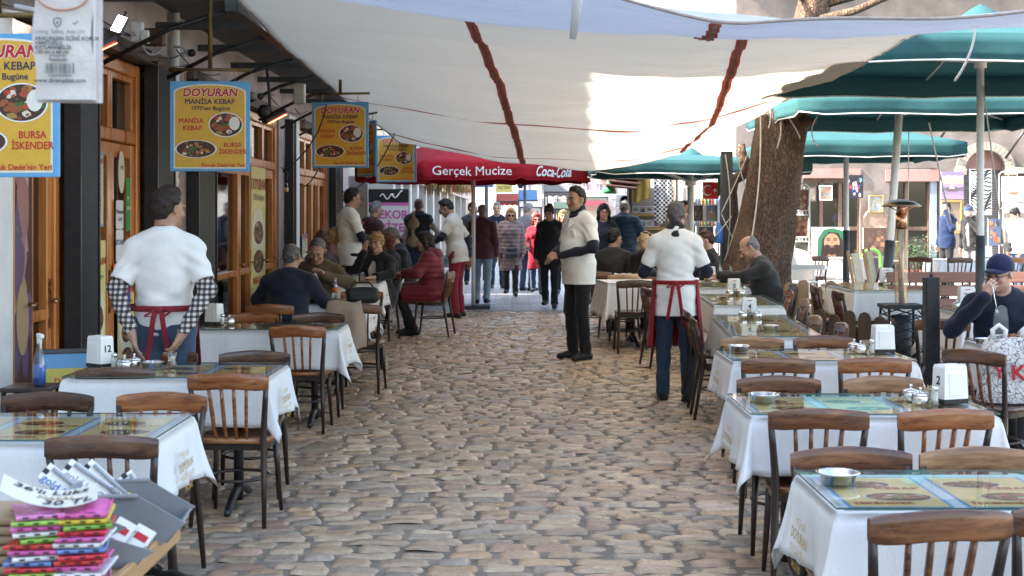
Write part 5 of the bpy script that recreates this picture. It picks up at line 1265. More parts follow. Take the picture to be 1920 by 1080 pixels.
def highchair(u, y, label, k):
    t = empty('high_chair', (XU(u, y), y, gz(y)), 0, label, 'high chair', 'white plastic high chairs'); hb = ZV(467, y)-gz(y); ht = ZV(497, y)-gz(y)
    mb = MB(); w = .24
    mb.grid(lambda a, b: ((a-.5)*2*w*(1-.35*b**3), .14+.04*b-.10*abs(a-.5)**2*4*(1-b*.5), ht-.22+(hb-ht+.22)*(b-.12*(a-.5)**2*4*b**4)), 16, 14, white_plastic); mb.grid(lambda a, b: ((a-.5)*2*w, -.2+.34*b, ht-.22-.03*math.sin(PI*a)), 8, 6, white_plastic); mb.build('seat', t, solid=.02)
    mb = MB(); mb.prism([(-.28, -.34), (.28, -.34), (.33, -.28), (.33, -.02), (.24, .0), (.2, -.1), (-.2, -.1), (-.24, .0), (-.33, -.02), (-.33, -.28)], ht-.04, ht, white_plastic); mb.prism([(-.29, -.35), (.29, -.35), (.34, -.28), (-.34, -.28)], ht-.05, ht+.015, white_plastic); mb.build('tray', t)
    for sx in (-1, 1):
        for sy in (-1, 1): mb = MB(); mb.tube([(sx*.2, sy*.12, ht-.24), (sx*.27, sy*.26, 0)], .018, grey_metal, 8); mb.build('leg', t)
highchair(1497, 20.0, 'white high chair right of the seated man in black', 0); highchair(1405, 20.6, 'white high chair partly behind the seated man in black', 1)
bp = empty('black_post', (XU(1746, 10.6), 10.6, gz(10.6)), 0, 'black square metal post with a slanted foot before the patio heater', 'post'); zt = ZV(519, 10.6); mb = MB(); mb.box((0, 0, (zt+.42)/2), (.105, .105, zt-.42), black_metal, .006); mb.tube([(0, 0, zt), (0, 0, zt+.03)], .012, black_metal, 8); mb.build('shaft', bp)
mb = MB(); mb.box((-.075, 0, .34), (.105, .10, .42), black_metal, .006, rot=(0, rad(26), 0)); mb.build('brace', bp)
mb = MB(); mb.box((-.15, 0, .07), (.13, .12, .14), black_metal, .006); mb.box((-.12, -.02, .02), (.6, .5, .04), black_metal, .006); mb.build('foot', bp)
for k, (u, y, rz) in enumerate(((1610, 17.6, 66), (1636, 18.6, 68))):
    t = empty('easel_board', (XU(u, y), y, gz(y)), rad(rz), ('nearer folding menu easel seen from behind left of table 27', 'farther folding menu easel seen from behind left of table 27')[k], 'easel', 'folding menu easels'); mb = MB(); mb.box((0, 0, .78), (.5, .02, .56), M('easel_back', (.42, .36, .25), .8), .004, rot=(rad(-10), 0, 0)); mb.build('board', t); mb = MB()
    for s in (-1, 1): mb.box((s*.26, 0, .6), (.035, .035, 1.0), wood_mat('easel_wood', (.3, .18, .08), (.45, .3, .15), .6, along='z', coat=0), .004, rot=(rad(-10), 0, 0)); mb.box((s*.22, -.18, .45), (.03, .03, .92), black_metal, .004, rot=(rad(16), 0, 0))
    mb.build('frame', t)

# more of the market's clutter
def shop_sign(u, v, y, w, h, bgc, txt, tc, label):
    t = empty('shop_sign', up(u, v, y), 0, label, 'sign', 'projecting shop signs down the street'); mb = MB(); X = FACE(0, -.04, 0); mb.box((0, 0, 0), (w, .07, h), flat(bgc), .006); mb.build('panel', t); mb = MB(); mb.text(txt, h*.45, flat(tc), X, .01); mb.build('lettering', t); mb = MB(); mb.tube([(-w/2-.35, 0, h/2+.05), (w/2, 0, h/2+.05)], .015, black_metal, 6); mb.build('bracket', t)
shop_sign(868, 352, 44, .7, .3, (.5, .05, .06), 'ÇANTA', (.8, .8, .8), 'red projecting shop sign on the far left pillars'); shop_sign(905, 340, 60, .9, .5, (.08, .16, .35), 'KAFE', (.8, .8, .8), 'blue projecting shop sign on the far left pillars'); shop_sign(945, 352, 70, .8, .45, (.6, .5, .15), 'ALTIN', (.1, .05, .03), 'yellow projecting shop sign in the far distance')
lean_awning(930, 975, 362, 378, 62, (.45, .1, .08), 'dark red street awning left of the lamp in the distance'); lean_awning(1085, 1140, 356, 370, 66, (.5, .46, .38), 'beige street awning in the far distance'); lean_awning(1040, 1080, 378, 392, 46, (.2, .3, .22), 'green street awning behind the woman in black')
rng = random.Random(77); leafm = M('houseplant_leaf', (.025, .06, .02), .6, var=.4, scale=9)
for k, (u, y) in enumerate(((1702, 32.3), (1726, 32.4), (1748, 32.2))):
    t = empty('potted_plant', (XU(u, y), y, .1), 0, ('bushy potted plant in the dark doorway, leftmost of three', 'tall potted plant in the dark doorway, middle of three', 'potted plant by the blue door jamb, rightmost of three')[k], 'plant', 'potted plants in the doorway'); mb = MB(); mb.lathe([(.1, 0), (.14, .24), (.15, .26), (.13, .26), (.0001, .23)], M('terracotta_pot', (.32, .14, .08), .8), 14); mb.build('pot', t); mb = MB(); h = (.55, .75, .5)[k]
    for q in range(90):
        a = rng.uniform(0, 6.28); z = .28+h*rng.random()**.8; r = .28*math.sin(PI*min(1, (z-.2)/(h+.15)))*rng.random()**.5; c = Vector((r*math.cos(a), r*math.sin(a), z)); d = Vector((math.cos(a), math.sin(a), rng.uniform(-.5, .8))).normalized(); sd_ = d.orthogonal().normalized(); L = rng.uniform(.05, .11)
        mb.add([c, c+d*L*.5+sd_*L*.25, c+d*L, c+d*L*.5-sd_*L*.25], [(0, 1, 2, 3)], leafm)
    for q in range(6): a = q*1.05; mb.tube([(0, 0, .24), (.05*math.cos(a), .05*math.sin(a), .24+h*.5), (.14*math.cos(a), .14*math.sin(a), .24+h*.8)], [.012, .008, .004], leafm, 4)
    mb.build('leaves', t)
wl_ = [(.35, .3, .22), (.5, .42, .3), (.2, .16, .12), (.28, .3, .34), (.4, .22, .14)]
picture(1508, 350, 1530, 378, 32.7, abstract(61, wl_), 'small brown picture high left on the dark shop window', 'dark'); picture(1536, 348, 1560, 376, 32.7, abstract(63, wl_[::-1]), 'small grey picture high in the middle of the dark shop window', 'white')
picture(1500, 452, 1522, 486, 28.5, castle((.3, .34, .4), (.2, .22, .16), (.4, .35, .28)), 'castle picture leaning left of the bearded portrait', 'gilt'); picture(1668, 452, 1690, 490, 31.5, abstract(66, [(.1, .2, .1), (.3, .4, .2), (.5, .45, .3), (.05, .1, .06)]), 'green garden picture leaning by the dark doorway', 'white')
picture(1897, 432, 1940, 470, 31.8, abstract(68, [(.4, .5, .6), (.6, .6, .62), (.2, .3, .45)]), 'pale blue picture at the bottom of the white rack', 'white'); picture(1806, 448, 1826, 486, 31.9, abstract(70, [(.4, .03, .04), (.5, .1, .05), (.2, .02, .03)]), 'red picture standing beside the striped one')
for k in range(9):
    u = 1296+k*7.5; y = 25.5; t = empty('hanging_towel', up(u, 372, y), 0, 'small coloured towel hanging in the row behind the picture rack', 'towel', 'towels behind the picture rack'); c = ((.4, .05, .06), (.5, .45, .35), (.08, .16, .35), (.5, .3, .08), (.12, .25, .14))[k % 5]; mb = MB(); mb.grid(lambda a, b: (-.045+.09*a, .01*math.sin(a*9+k), -.5*b), 6, 8, M('towel_%d' % (k % 5), c, .9, var=.1)); mb.build('towel_cloth', t, solid=.004)
# ------------------------------------------------------------------ people: signed distance bodies meshed as one surface each
V3 = lambda *a: np.array(a, np.float64)
def Rx(d): a = rad(d); return np.array([[1, 0, 0], [0, math.cos(a), -math.sin(a)], [0, math.sin(a), math.cos(a)]])
def Ry(d): a = rad(d); return np.array([[math.cos(a), 0, math.sin(a)], [0, 1, 0], [-math.sin(a), 0, math.cos(a)]])
def Rz(d): a = rad(d); return np.array([[math.cos(a), -math.sin(a), 0], [math.sin(a), math.cos(a), 0], [0, 0, 1]])
def C(a, b, r1, r2=None, k=.03): return ('c', V3(*a), V3(*b), r1, r1 if r2 is None else r2, k)
def EL(c, r, R=None, k=.03): return ('e', V3(*c), V3(*r), R, 0, k)
def _bb(p, ext):
    if p[0] == 'c':
        m = max(p[3], p[4])+ext; return np.minimum(p[1], p[2])-m, np.maximum(p[1], p[2])+m
    m = (p[2].max() if p[3] is not None else p[2])+ext; return p[1]-m, p[1]+m
def _d(p, P, t):
    if p[0] == 'c':
        a, b = p[1], p[2]; ba = b-a; L = max(float(ba@ba), 1e-9)
        X, Y, Z = P; h = np.clip(((X-a[0])*ba[0]+(Y-a[1])*ba[1]+(Z-a[2])*ba[2])/L, 0, 1)
        return np.sqrt((X-a[0]-ba[0]*h)**2+(Y-a[1]-ba[1]*h)**2+(Z-a[2]-ba[2]*h)**2)-(p[3]+(p[4]-p[3])*h)-t
    q = [P[i]-p[1][i] for i in range(3)]
    if p[3] is not None:
        R = p[3].T; q = [R[i, 0]*q[0]+R[i, 1]*q[1]+R[i, 2]*q[2] for i in range(3)]
    r = p[2]+t
    k0 = np.sqrt((q[0]/r[0])**2+(q[1]/r[1])**2+(q[2]/r[2])**2); k1 = np.sqrt((q[0]/r[0]**2)**2+(q[1]/r[1]**2)**2+(q[2]/r[2]**2)**2)
    return k0*(k0-1)/np.maximum(k1, 1e-6)
def sdf_mesh(prims, vox, t=0, cuts=(), subs=(), disp=None):
    lo = np.min([_bb(p, t+.03)[0] for p in prims], 0); hi = np.max([_bb(p, t+.03)[1] for p in prims], 0)
    n = np.ceil((hi-lo)/vox).astype(int)+1
    D = np.full(n, .5, np.float32); ax = [lo[i]+vox*np.arange(n[i]) for i in range(3)]
    def region(p, ext):
        a, b = _bb(p, ext); i0 = np.clip(((a-lo)/vox).astype(int), 0, n-1); i1 = np.clip(np.ceil((b-lo)/vox).astype(int)+1, 1, n)
        return i0, i1
    for p in prims:
        i0, i1 = region(p, t+p[5]+3*vox)
        if (i1 <= i0).any(): continue
        sl = tuple(slice(i0[i], i1[i]) for i in range(3)); P = np.meshgrid(*[ax[i][i0[i]:i1[i]] for i in range(3)], indexing='ij', sparse=True)
        d = _d(p, P, t).astype(np.float32); k = p[5]; o = D[sl]
        h = np.maximum(k-np.abs(o-d), 0)/k; D[sl] = np.minimum(o, d)-h*h*k*.25
    P = np.meshgrid(*ax, indexing='ij', sparse=True)
    if disp is not None: D += disp(P).astype(np.float32)*(np.abs(D) < .08)
    for nrm, d0 in cuts: D = np.maximum(D, (nrm[0]*P[0]+nrm[1]*P[1]+nrm[2]*P[2]-d0).astype(np.float32))
    for p in subs:
        i0, i1 = region(p, .06)
        if (i1 <= i0).any(): continue
        sl = tuple(slice(i0[i], i1[i]) for i in range(3)); Q = np.meshgrid(*[ax[i][i0[i]:i1[i]] for i in range(3)], indexing='ij', sparse=True)
        d = -_d(p, Q, 0).astype(np.float32); k = .012; o = D[sl]; h = np.maximum(k-np.abs(o-d), 0)/k; D[sl] = np.maximum(o, d)+h*h*k*.25
    g = openvdb.FloatGrid(.5); g.copyFromArray(np.ascontiguousarray(D)); 
    try: g.transform = openvdb.createLinearTransform(voxelSize=vox)
    except Exception: pass
    pts, tri, quad = g.convertToPolygons(0.0, 0.0)
    return np.asarray(pts)+lo, [tuple(int(i) for i in reversed(f)) for f in list(tri)+list(quad)]
def folds(seed, amp=.006, f=1.0):
    r = np.random.default_rng(seed); A = r.uniform(0, 6, 9)
    def fn(P):
        X, Y, Z = P
        return amp*(np.sin(X*23*f+Z*31*f+Y*11+A[0])*.5+np.sin(Z*47*f-X*19*f+A[1]+2*np.sin(X*9+A[2]))*.45+np.sin(Y*37*f+Z*17*f+A[3])*.4+np.sin(Z*80*f+X*33+A[4])*.2)
    return fn
def shirt_folds(seed):
    a = folds(seed, .003); b = folds(seed+7, .007, 1.3)
    return lambda P: a(P)+b(P)*np.exp(-((P[2]-1.06)/.10)**2)+.005*np.sin((np.abs(P[0])*.8+P[2])*70+np.sin(P[0]*12)*2)*np.exp(-((P[2]-1.30)/.09)**2)*np.clip((np.abs(P[0])-.07)*8, 0, 1)
def shirt_front(P, s, T, Hd, HR, add, A, hip, TR):
    mb = MB()
    for q in (-1, 1): mb.add([T(q*.015, .118, .485), T(q*.085, .06, .52), T(q*.10, .085, .46), T(q*.05, .155, .40)], [(0, 1, 2, 3) if q < 0 else (3, 2, 1, 0)], W_tee)
    for k in range(5): mb.sphere(Vector(T(0, .162+.004*k, .36-.09*k)), .006, print_white, 6, 4)
    mb.v = [tuple(Vector(v)*s) for v in mb.v]; mb.build('collar', P, solid=.006)
    add('pocket', [EL(T(-.08, .131, .33), (.046, .014, .055), TR)], W_tee, 0, (), (), None)
def polo_collar(P, s, T, Hd, HR, add, A, hip, TR):
    add('shirt_collar', [C(T(0, -.012, .525), T(0, -.004, .548), .083, .079, .02)], W_tee, 0, [(V3(0, 1, 0), .06)], (), None)
def quilt(step=.075, amp=.009): return lambda P: -amp*np.abs(np.sin(P[2]*PI/step))+.004*np.sin(P[0]*40)*np.sin(P[2]*25)+0*P[1]
def hand(w, d, nrm, side, curl=30, thumb=35, s=1):
    """palm and five fingers from wrist w along d, palm facing nrm; side is where the thumb lies"""
    d = d/np.linalg.norm(d); nrm = nrm-d*(nrm@d); nrm /= np.linalg.norm(nrm)+1e-9; sv = np.cross(d, nrm)*side
    out = [C(w-d*.02, w+d*.03, .026, .024, .02)]
    for k, (off, L, pl) in enumerate(((.030, .072, .088), (.010, .08, .092), (-.010, .075, .088), (-.029, .058, .08))):
        kn = w+d*pl+sv*off; out.append(C(w+d*.02+sv*off*.6, kn, .015, .0125, .016))
        p = kn; a = curl*(.75+.12*k); dd = d
        for seg, (fr, rr) in enumerate(((.45, .0100), (.32, .0093), (.23, .0085))):
            ang = rad(a*(.8+.25*seg)*(seg+1)*.55); dd = d*math.cos(ang)+nrm*math.sin(ang); q = p+dd*L*fr; out.append(C(p, q, rr, rr*.93, .005)); p = q
    b = w+d*.028+sv*.026; td = d*math.cos(rad(thumb))+sv*math.sin(rad(thumb)); m = b+td*.04; td2 = d*.8+sv*.25+nrm*.5*(curl > 25); td2 /= np.linalg.norm(td2)
    out += [C(w+d*.01+sv*.012, b, .017, .015, .016), C(b, m, .0145, .012, .012), C(m, m+td2*.032, .0115, .0095, .006)]
    return out
SKINS = {}
def skin(tone):
    if tone not in SKINS:
        c = {'fair': (.50, .30, .22), 'mid': (.42, .235, .16), 'tan': (.34, .18, .115)}[tone]
        m, nt, b = newmat('skin_'+tone); a = nt.nodes.new('ShaderNodeAttribute'); a.attribute_name = 'Col'
        f = _ramp(nt, noise(nt, coords(nt), 18, 4), [(.3, _g(.88)), (.7, _g(1.1))]); base = _mix(nt, c, a.outputs[0], 1, 'MULTIPLY')
        nt.links.new(_mix(nt, base, f, 1, 'MULTIPLY'), b.inputs['Base Color']); b.inputs['Roughness'].default_value = .5; b.inputs['Subsurface Weight'].default_value = .08; b.inputs['Subsurface Radius'].default_value = (.02, .008, .004)
        bump(nt, b, noise(nt, coords(nt), 90, 3), .08, .003); SKINS[tone] = m
    return SKINS[tone]
def fab(name, col, rough=.85, scale=9, bmp=.12, **k): return M(name, col, rough, var=.06, scale=scale, bmp=bmp, bscale=90, spec=.2, sheen=.15, **k)
def check_mat():
    if 'checked_cotton' in MATS: return MATS['checked_cotton']
    m, nt, b = newmat('checked_cotton'); MATS['checked_cotton'] = m; v = coords(nt, 'Object', (1, 1, 1))
    sep = nt.nodes.new('ShaderNodeSeparateXYZ'); nt.links.new(v, sep.inputs[0]); acc = None
    for ax in ('X', 'Z'):
        mu = nt.nodes.new('ShaderNodeMath'); mu.operation = 'MULTIPLY'; mu.inputs[1].default_value = 2*PI/.032; nt.links.new(sep.outputs[ax], mu.inputs[0])
        si = nt.nodes.new('ShaderNodeMath'); si.operation = 'SINE'; nt.links.new(mu.outputs[0], si.inputs[0]); gt = nt.nodes.new('ShaderNodeMath'); gt.operation = 'GREATER_THAN'; gt.inputs[1].default_value = .0; nt.links.new(si.outputs[0], gt.inputs[0])
        if acc is None: acc = gt
        else:
            ad = nt.nodes.new('ShaderNodeMath'); ad.operation = 'ADD'; nt.links.new(acc.outputs[0], ad.inputs[0]); nt.links.new(gt.outputs[0], ad.inputs[1]); acc = ad
    hv = nt.nodes.new('ShaderNodeMath'); hv.operation = 'MULTIPLY'; hv.inputs[1].default_value = .5; nt.links.new(acc.outputs[0], hv.inputs[0])
    nt.links.new(_ramp(nt, hv.outputs[0], [(.0, (.62, .58, .52)), (.49, (.16, .13, .13)), (.51, (.16, .13, .13)), (1, (.02, .02, .03))]), b.inputs['Base Color']); nt.nodes[-1].color_ramp.interpolation = 'CONSTANT' if False else 'LINEAR'; b.inputs['Roughness'].default_value = .9
    return m
hair_cols = {'black': (.012, .010, .009), 'brown': (.045, .024, .014), 'darkbrown': (.022, .013, .009), 'grey': (.20, .19, .18), 'saltgrey': (.11, .10, .095), 'blond': (.34, .20, .08), 'fair': (.42, .30, .17), 'red': (.26, .03, .02), 'auburn': (.10, .035, .02), 'shaved': (.16, .11, .09)}
def hairm(k): return M('hair_'+k, hair_cols[k], .55, var=.35, scale=60, stretch=(1, 1, .25), bmp=.5, bscale=140, spec=.35)
PSEED = [0]
def person(label, x, y, face, H=1.74, sit=False, lean=0, side=0, twist=0, head=(0, 0, 0), arms=None, legs=None, w=1.0, belly=0, hair=('short', 'black'), tone='mid',
           top=(None, 'long'), hem=-.14, under=None, vee=False, coat=0, trousers=None, shoes=None, puffy=False, apron=None, extras=(), vox=.009, z=None, group=None, hood=None, collar=None, female=False, beard=False, seat=.46, topt=.016, eyes=True):
    PSEED[0] += 1; sd = PSEED[0]; s = H/1.75
    hip = V3(0, -.02 if sit else 0, (seat+.085)/s if sit else .93)
    TR = Rz(twist) @ Ry(side) @ Rx(-lean)
    T = lambda *p: hip+TR @ V3(*p)
    sh = .155*w*(.9 if female else 1)
    neck0 = T(0, -.012, .50); neck1 = T(0, .012, .60); HR = TR @ Rx(lean*.75) @ Rz(head[0]) @ Rx(-head[1]) @ Ry(head[2])
    hc = neck1+HR @ V3(0, .02, .085); Hd = lambda *p: hc+HR @ (V3(*p)*1.06)
    torso = [EL(T(0, 0, .02), (.158*w, .12*w, .13), TR, .06), EL(T(0, .012+belly*.4, .19), (.142*w+belly*.3, .115*w+belly, .17), TR, .07), EL(T(0, 0, .36), (.155*w, .115*w, .18), TR, .07),
             C(T(-sh, -.012, .435), T(sh, -.012, .435), .062, .062, .06)]+[C(T(q*.03, -.015, .52), T(q*sh*.95, -.012, .455), .05, .045, .05) for q in (-1, 1)]
    if female: torso += [EL(T(q*.075, .095, .34), (.07, .06, .065), TR, .05) for q in (-1, 1)]
    neck = [C(neck0, neck1, .062*w**.5, .055, .04)]
    # head: cranium, face, jaw, nose, brow, lips, ears
    hd = [EL(Hd(0, -.014, .03), (.076, .097, .09), HR, .03), EL(Hd(0, .024, -.03), (.062, .07, .083), HR, .03), C(Hd(0, .03, -.06), Hd(0, .068, -.09), .045, .024, .03), C(neck1, Hd(0, -.02, -.04), .055, .055, .03),
          C(Hd(0, .090, .004), Hd(0, .112, -.034), .009, .0145, .012), EL(Hd(0, .100, -.038), (.021, .012, .010), HR, .01), EL(Hd(0, .084, -.066), (.024, .012, .011), HR, .008)]
    for q in (-1, 1):
        hd += [C(Hd(q*.014, .088, .022), Hd(q*.045, .075, .02), .012, .010, .012), EL(Hd(q*.077, -.012, -.008), (.010, .021, .033), HR, .008), EL(Hd(q*.042, .062, -.03), (.024, .022, .022), HR, .02)]
    hsub = [EL(Hd(q*.033, .101, -.001), (.018, .014, .011), HR) for q in (-1, 1)]
    # limbs
    arms = arms or {}; A = {}; armp = {}; hands = []
    for nm, q in (('L', -1), ('R', 1)):
        a = arms.get(nm) or {}
        S0 = T(q*sh*1.06, -.012, .432)
        e = V3(*a['e']) if 'e' in a else T(q*(sh+.062), -.02, .17); wr = V3(*a['w']) if 'w' in a else T(q*(sh+.072), .05, -.07)
        if a.get('t', False): e = T(*a['e']); wr = T(*a['w'])
        d = wr-e; d = d/np.linalg.norm(d); hdv = V3(*a['d']) if 'd' in a else d; nrm = V3(*a['n']) if 'n' in a else V3(-q, 0.15, 0)
        A[nm] = (S0, e, wr); armp[nm] = [C(S0, e, .054*w**.6, .043, .04), C(e, wr-d*.0, .042, .028, .03)]
        th = a.get('th', 1)
        hands += hand(wr+hdv*.012, hdv, nrm, q*th if True else q, a.get('curl', 32))
    lg = legs or {}; legp = {}; feet = {}
    for nm, q in (('L', -1), ('R', 1)):
        l = lg.get(nm) or {}
        h0 = hip+Rz(twist*.5) @ V3(q*.088*w**.5, 0, -.02)
        if sit: kn = V3(*l.get('k', (q*.12, .43, (seat+.05)/s))); an = V3(*l.get('a', (q*.12, .40, .085)))
        else: kn = V3(*l.get('k', (q*.10, .03, .50))); an = V3(*l.get('a', (q*.11, -.01, .085)))
        fd = V3(*l.get('f', (q*.15, 1, 0))); fd = fd/np.linalg.norm(fd)
        legp[nm] = [C(h0, kn, .088*w**.5, .058, .05), C(kn, an, .056, .04, .03)]; feet[nm] = (an, fd)
    foot = [C(an+V3(0, 0, -.045), an+fd*.15+V3(0, 0, -.05), .033, .025, .03) for an, fd in feet.values()]
    body = torso+neck+hd+armp['L']+armp['R']+legp['L']+legp['R']+foot
    body = [(p[0], p[1], p[2], p[3]*.9 if p[0] == 'c' and i < len(torso) else p[3], p[4], p[5]) for i, p in enumerate(body)]+hands
    pts, fs = sdf_mesh(body, min(vox, .0075) if y < 13.5 else vox, -.002, (), hsub)
    loc = (x, y, gz(y) if z is None else z)
    def mk(name, pts, fs, mat, parent, cols=None):
        me = bpy.data.meshes.new(name); me.from_pydata((np.asarray(pts)*s).tolist(), [], fs); me.materials.append(mat); me.polygons.foreach_set('use_smooth', np.ones(len(fs), bool))
        if cols is not None:
            a = me.color_attributes.new('Col', 'FLOAT_COLOR', 'POINT'); a.data.foreach_set('color', np.asarray(cols, np.float32).ravel())
        return link(name, me, parent)
    rel = (pts-hc) @ HR; cols = np.ones((len(pts), 4), np.float32)          # natural colouring of lips, cheeks, nose, stubble
    def tint(mask, c): cols[mask, :3] *= np.array(c, np.float32)
    tint((np.abs(rel[:, 0]) < .026) & (rel[:, 1] > .07) & (np.abs(rel[:, 2]+.066) < .010), (.82, .5, .5))
    tint((np.linalg.norm(rel-np.array([0, .11, -.034]), axis=1) < .024), (1.03, .86, .84))
    for q in (-1, 1): tint(np.linalg.norm(rel-np.array([q*.05, .08, -.032]), axis=1) < .026, (1.03, .88, .86))
    if beard or not female: tint((rel[:, 2] < -.04) & (rel[:, 2] > -.13) & (rel[:, 1] > .0) & (np.abs(rel[:, 2]+.066) > .010), (.42, .38, .36) if beard else (.88, .87, .87))
    P = mk('person', pts, fs, skin(tone), None, cols); P.location = loc; P.rotation_euler = (0, 0, rad(face)); tag(P, label, 'person', group)
    ch = {}
    def add(name, prims, mat, t=0, cuts=(), subs=(), disp=None, v=None):
        p2, f2 = sdf_mesh(prims, v or vox, t, cuts, subs, disp)
        if len(f2): ch[name] = mk(name, p2, f2, mat, P)
    # eyes and brows
    if eyes:
        mb = MB()
        for q in (-1, 1):
            mb.sphere(Vector(Hd(q*.033, .0800, -.001)), .0110, flat((.42, .38, .35)), 10, 8); mb.sphere(Vector(Hd(q*.033, .0872, -.001)), .0062, flat((.03, .018, .01)), 8, 6)
            mb.tube([Vector(Hd(q*.033+k*.017, .0965-.003*abs(k+q), .004-.003*k*k)) for k in (-1, 0, 1)], .0025, hairm('darkbrown'), 5)
        mb.v = [tuple(Vector(v)*s) for v in mb.v]; mb.build('eyes', P)
        mb = MB()
        for q in (-1, 1): mb.tube([Vector(Hd(q*.014, .101, .019)), Vector(Hd(q*.032, .0965, .026)), Vector(Hd(q*.052, .082, .020))], [.0035, .005, .0025], hairm('saltgrey' if hair[1] in ('grey', 'saltgrey', 'shaved') else 'darkbrown' if hair[1] != 'black' else 'black'), 6)
        mb.v = [tuple(Vector(v)*s) for v in mb.v]; mb.build('eyebrows', P)
    # hair
    style, hcol = hair; hn = folds(sd, .004, 3.0)
    cut = lambda n, p: (HR @ V3(*n), float((HR @ V3(*n)) @ Hd(*p)))
    if style in ('short', 'bald', 'buzz'):
        t = -.004 if style == 'buzz' else .0
        pr = [EL(Hd(0, -.018, .034), (.082, .1015, .094), HR, .02), C(Hd(0, -.05, -.02), Hd(0, -.045, -.045), .062, .05, .03)]
        if style == 'short': pr += [EL(Hd(0, .01, .105), (.055, .06, .03), HR, .03)]
        cuts = [cut((0, .80, -.60), (0, .050, .070)), cut((0, .25, -1), (0, -.06, -.062))]
        subs = [EL(Hd(q*.078, .0, -.02), (.02, .034, .045), HR) for q in (-1, 1)]
        if style == 'bald': subs += [EL(Hd(0, .03, .10), (.078, .105, .075), HR)]
        add('hair', pr, hairm(hcol), -.003 if style == 'bald' else t, cuts, subs, hn, .007 if y < 14 else .009)
    elif style in ('bob', 'long', 'curly', 'bun', 'pony'):
        pr = [EL(Hd(0, -.02, .036), (.087, .106, .1), HR, .03), EL(Hd(0, .02, .085), (.068, .07, .045), HR, .03)]
        if style in ('bob', 'curly', 'long'):
            L = {'bob': -.10, 'curly': -.11, 'long': -.2}[style]
            pr += [C(Hd(q*.072, -.0, .02), Hd(q*.08, -.012, L), .034, .032, .03) for q in (-1, 1)]+[C(Hd(0, -.06, .02), Hd(0, -.065, L), .065, .06, .03)]
        if style == 'bun': pr += [EL(Hd(0, -.07, .10), (.045, .045, .04), HR, .02), C(Hd(0, -.05, 0), Hd(0, -.05, -.04), .06, .05)]
        if style == 'pony': pr += [C(Hd(0, -.06, 0), Hd(0, -.05, -.03), .06, .05), C(Hd(0, -.11, .055), Hd(.05, -.14, 0), .04, .05, .03), C(Hd(.05, -.14, 0), Hd(.075, -.12, -.10), .05, .035, .03)]
        fs_ = [EL(Hd(0, .085, -.035), (.062, .075, .085), HR)]
        add('hair', pr, hairm(hcol), 0, [cut((0, .86, -.5), (0, .085, .05))] if style != 'curly' else [], fs_, folds(sd, .013 if style in ('curly', 'pony') else .005, 2.6 if style != 'curly' else 3.2), .008)
    if beard: add('beard', [C(Hd(-.05, .035, -.06), Hd(0, .07, -.092), .03, .03, .02), C(Hd(.05, .035, -.06), Hd(0, .07, -.092), .03, .03, .02)], hairm('black'), .002, [], [EL(Hd(0, .1, -.066), (.026, .03, .012), HR), EL(Hd(0, .06, -.02), (.06, .06, .045), HR)], hn, .007)
    # top
    mat, sl = top; hemc = (TR @ V3(0, 0, -1), float((TR @ V3(0, 0, -1)) @ T(0, 0, hem)))
    hole = [C(T(0, .012, .545), T(0, .03, .62), .058, .085)]
    coatp = []
    if coat:
        if sit: coatp = [C(hip+V3(q*.09, .0, .0), hip+V3(q*.12, .36, .0), .125, .10, .06) for q in (-1, 1)]
        else: coatp = [C(hip+V3(-.05, 0, -.05), hip+V3(-.07, .0, -coat), .112, .118, .06), C(hip+V3(.05, 0, -.05), hip+V3(.07, 0, -coat), .112, .118, .06)]
        hemc = (V3(0, 0, -1), -(hip[2]-coat)) if not sit else (V3(0, 1, 0), hip[1]+.40)
    prims = list(torso)+coatp
    if hem < -.09 and not coat: prims += [C(T(q*.055*w, 0, .04), T(q*.06*w, -.004, hem-.03), .108*w, .112*w, .06) for q in (-1, 1)]
    for nm in 'LR':
        S0, e, wr = A[nm]
        if sl == 'long': prims += [C(S0, e, .049*w**.6, .045, .035), C(e, wr, .046, .034, .03)]
        elif sl == 'short': m = S0+(e-S0)*.78; prims += [C(S0, m, .045*w**.5, .049, .03)]
    subs = list(hole)
    if vee: subs += [C(T(0, .16, .53), T(0, .17+belly, -.02), .055, .05), C(T(0, .2, .5), T(0, .22+belly, .0), .07, .06)]
    if sl == 'short':
        for nm, q in (('L', -1), ('R', 1)):
            S0, e, wr = A[nm]; m = S0+(e-S0)*.72; dd = (e-S0)/np.linalg.norm(e-S0); subs.append(C(m+dd*.075, m+dd*.2, .085, .085))
    if mat: add('jacket' if sl == 'long' and (vee or puffy or coat) else 'shirt' if sl == 'short' else 'vest' if sl == 'none' else 'jumper', prims, mat, topt+(.014 if puffy else 0), [hemc], subs, quilt() if puffy else shirt_folds(sd+50) if mat is W_tee and not sit else folds(sd+50, .005))
    if under:                                                # sleeves of what is worn beneath, or the front seen in the open jacket
        um, kind = under
        if kind == 'sleeves':
            pr = []
            for nm in 'LR':
                S0, e, wr = A[nm]; pr += [C(S0+(e-S0)*.3, e, .050, .046, .03), C(e, wr+(e-wr)*.04, .046, .034, .03)]
            add('sleeves', pr, um, .004, (), (), folds(sd+80, .006, 1.6)); add('undershirt', [C(neck0-V3(0, 0, .02), neck0+(neck1-neck0)*.55, .07, .064, .02)], um, 0, (), (), None)
        else: add('undershirt', torso, um, .006, [hemc], hole[:1] if kind == 'front' else [], folds(sd+80, .004))
    if collar: add('scarf' if collar[1] == 'scarf' else 'collar', [C(T(0, -.02, .50), T(0, .0, .575), .085, .077, .02), EL(T(0, .03, .51), (.085, .075, .04), TR, .03)], collar[0], 0, (), [], folds(sd+9, .006, 1.5))
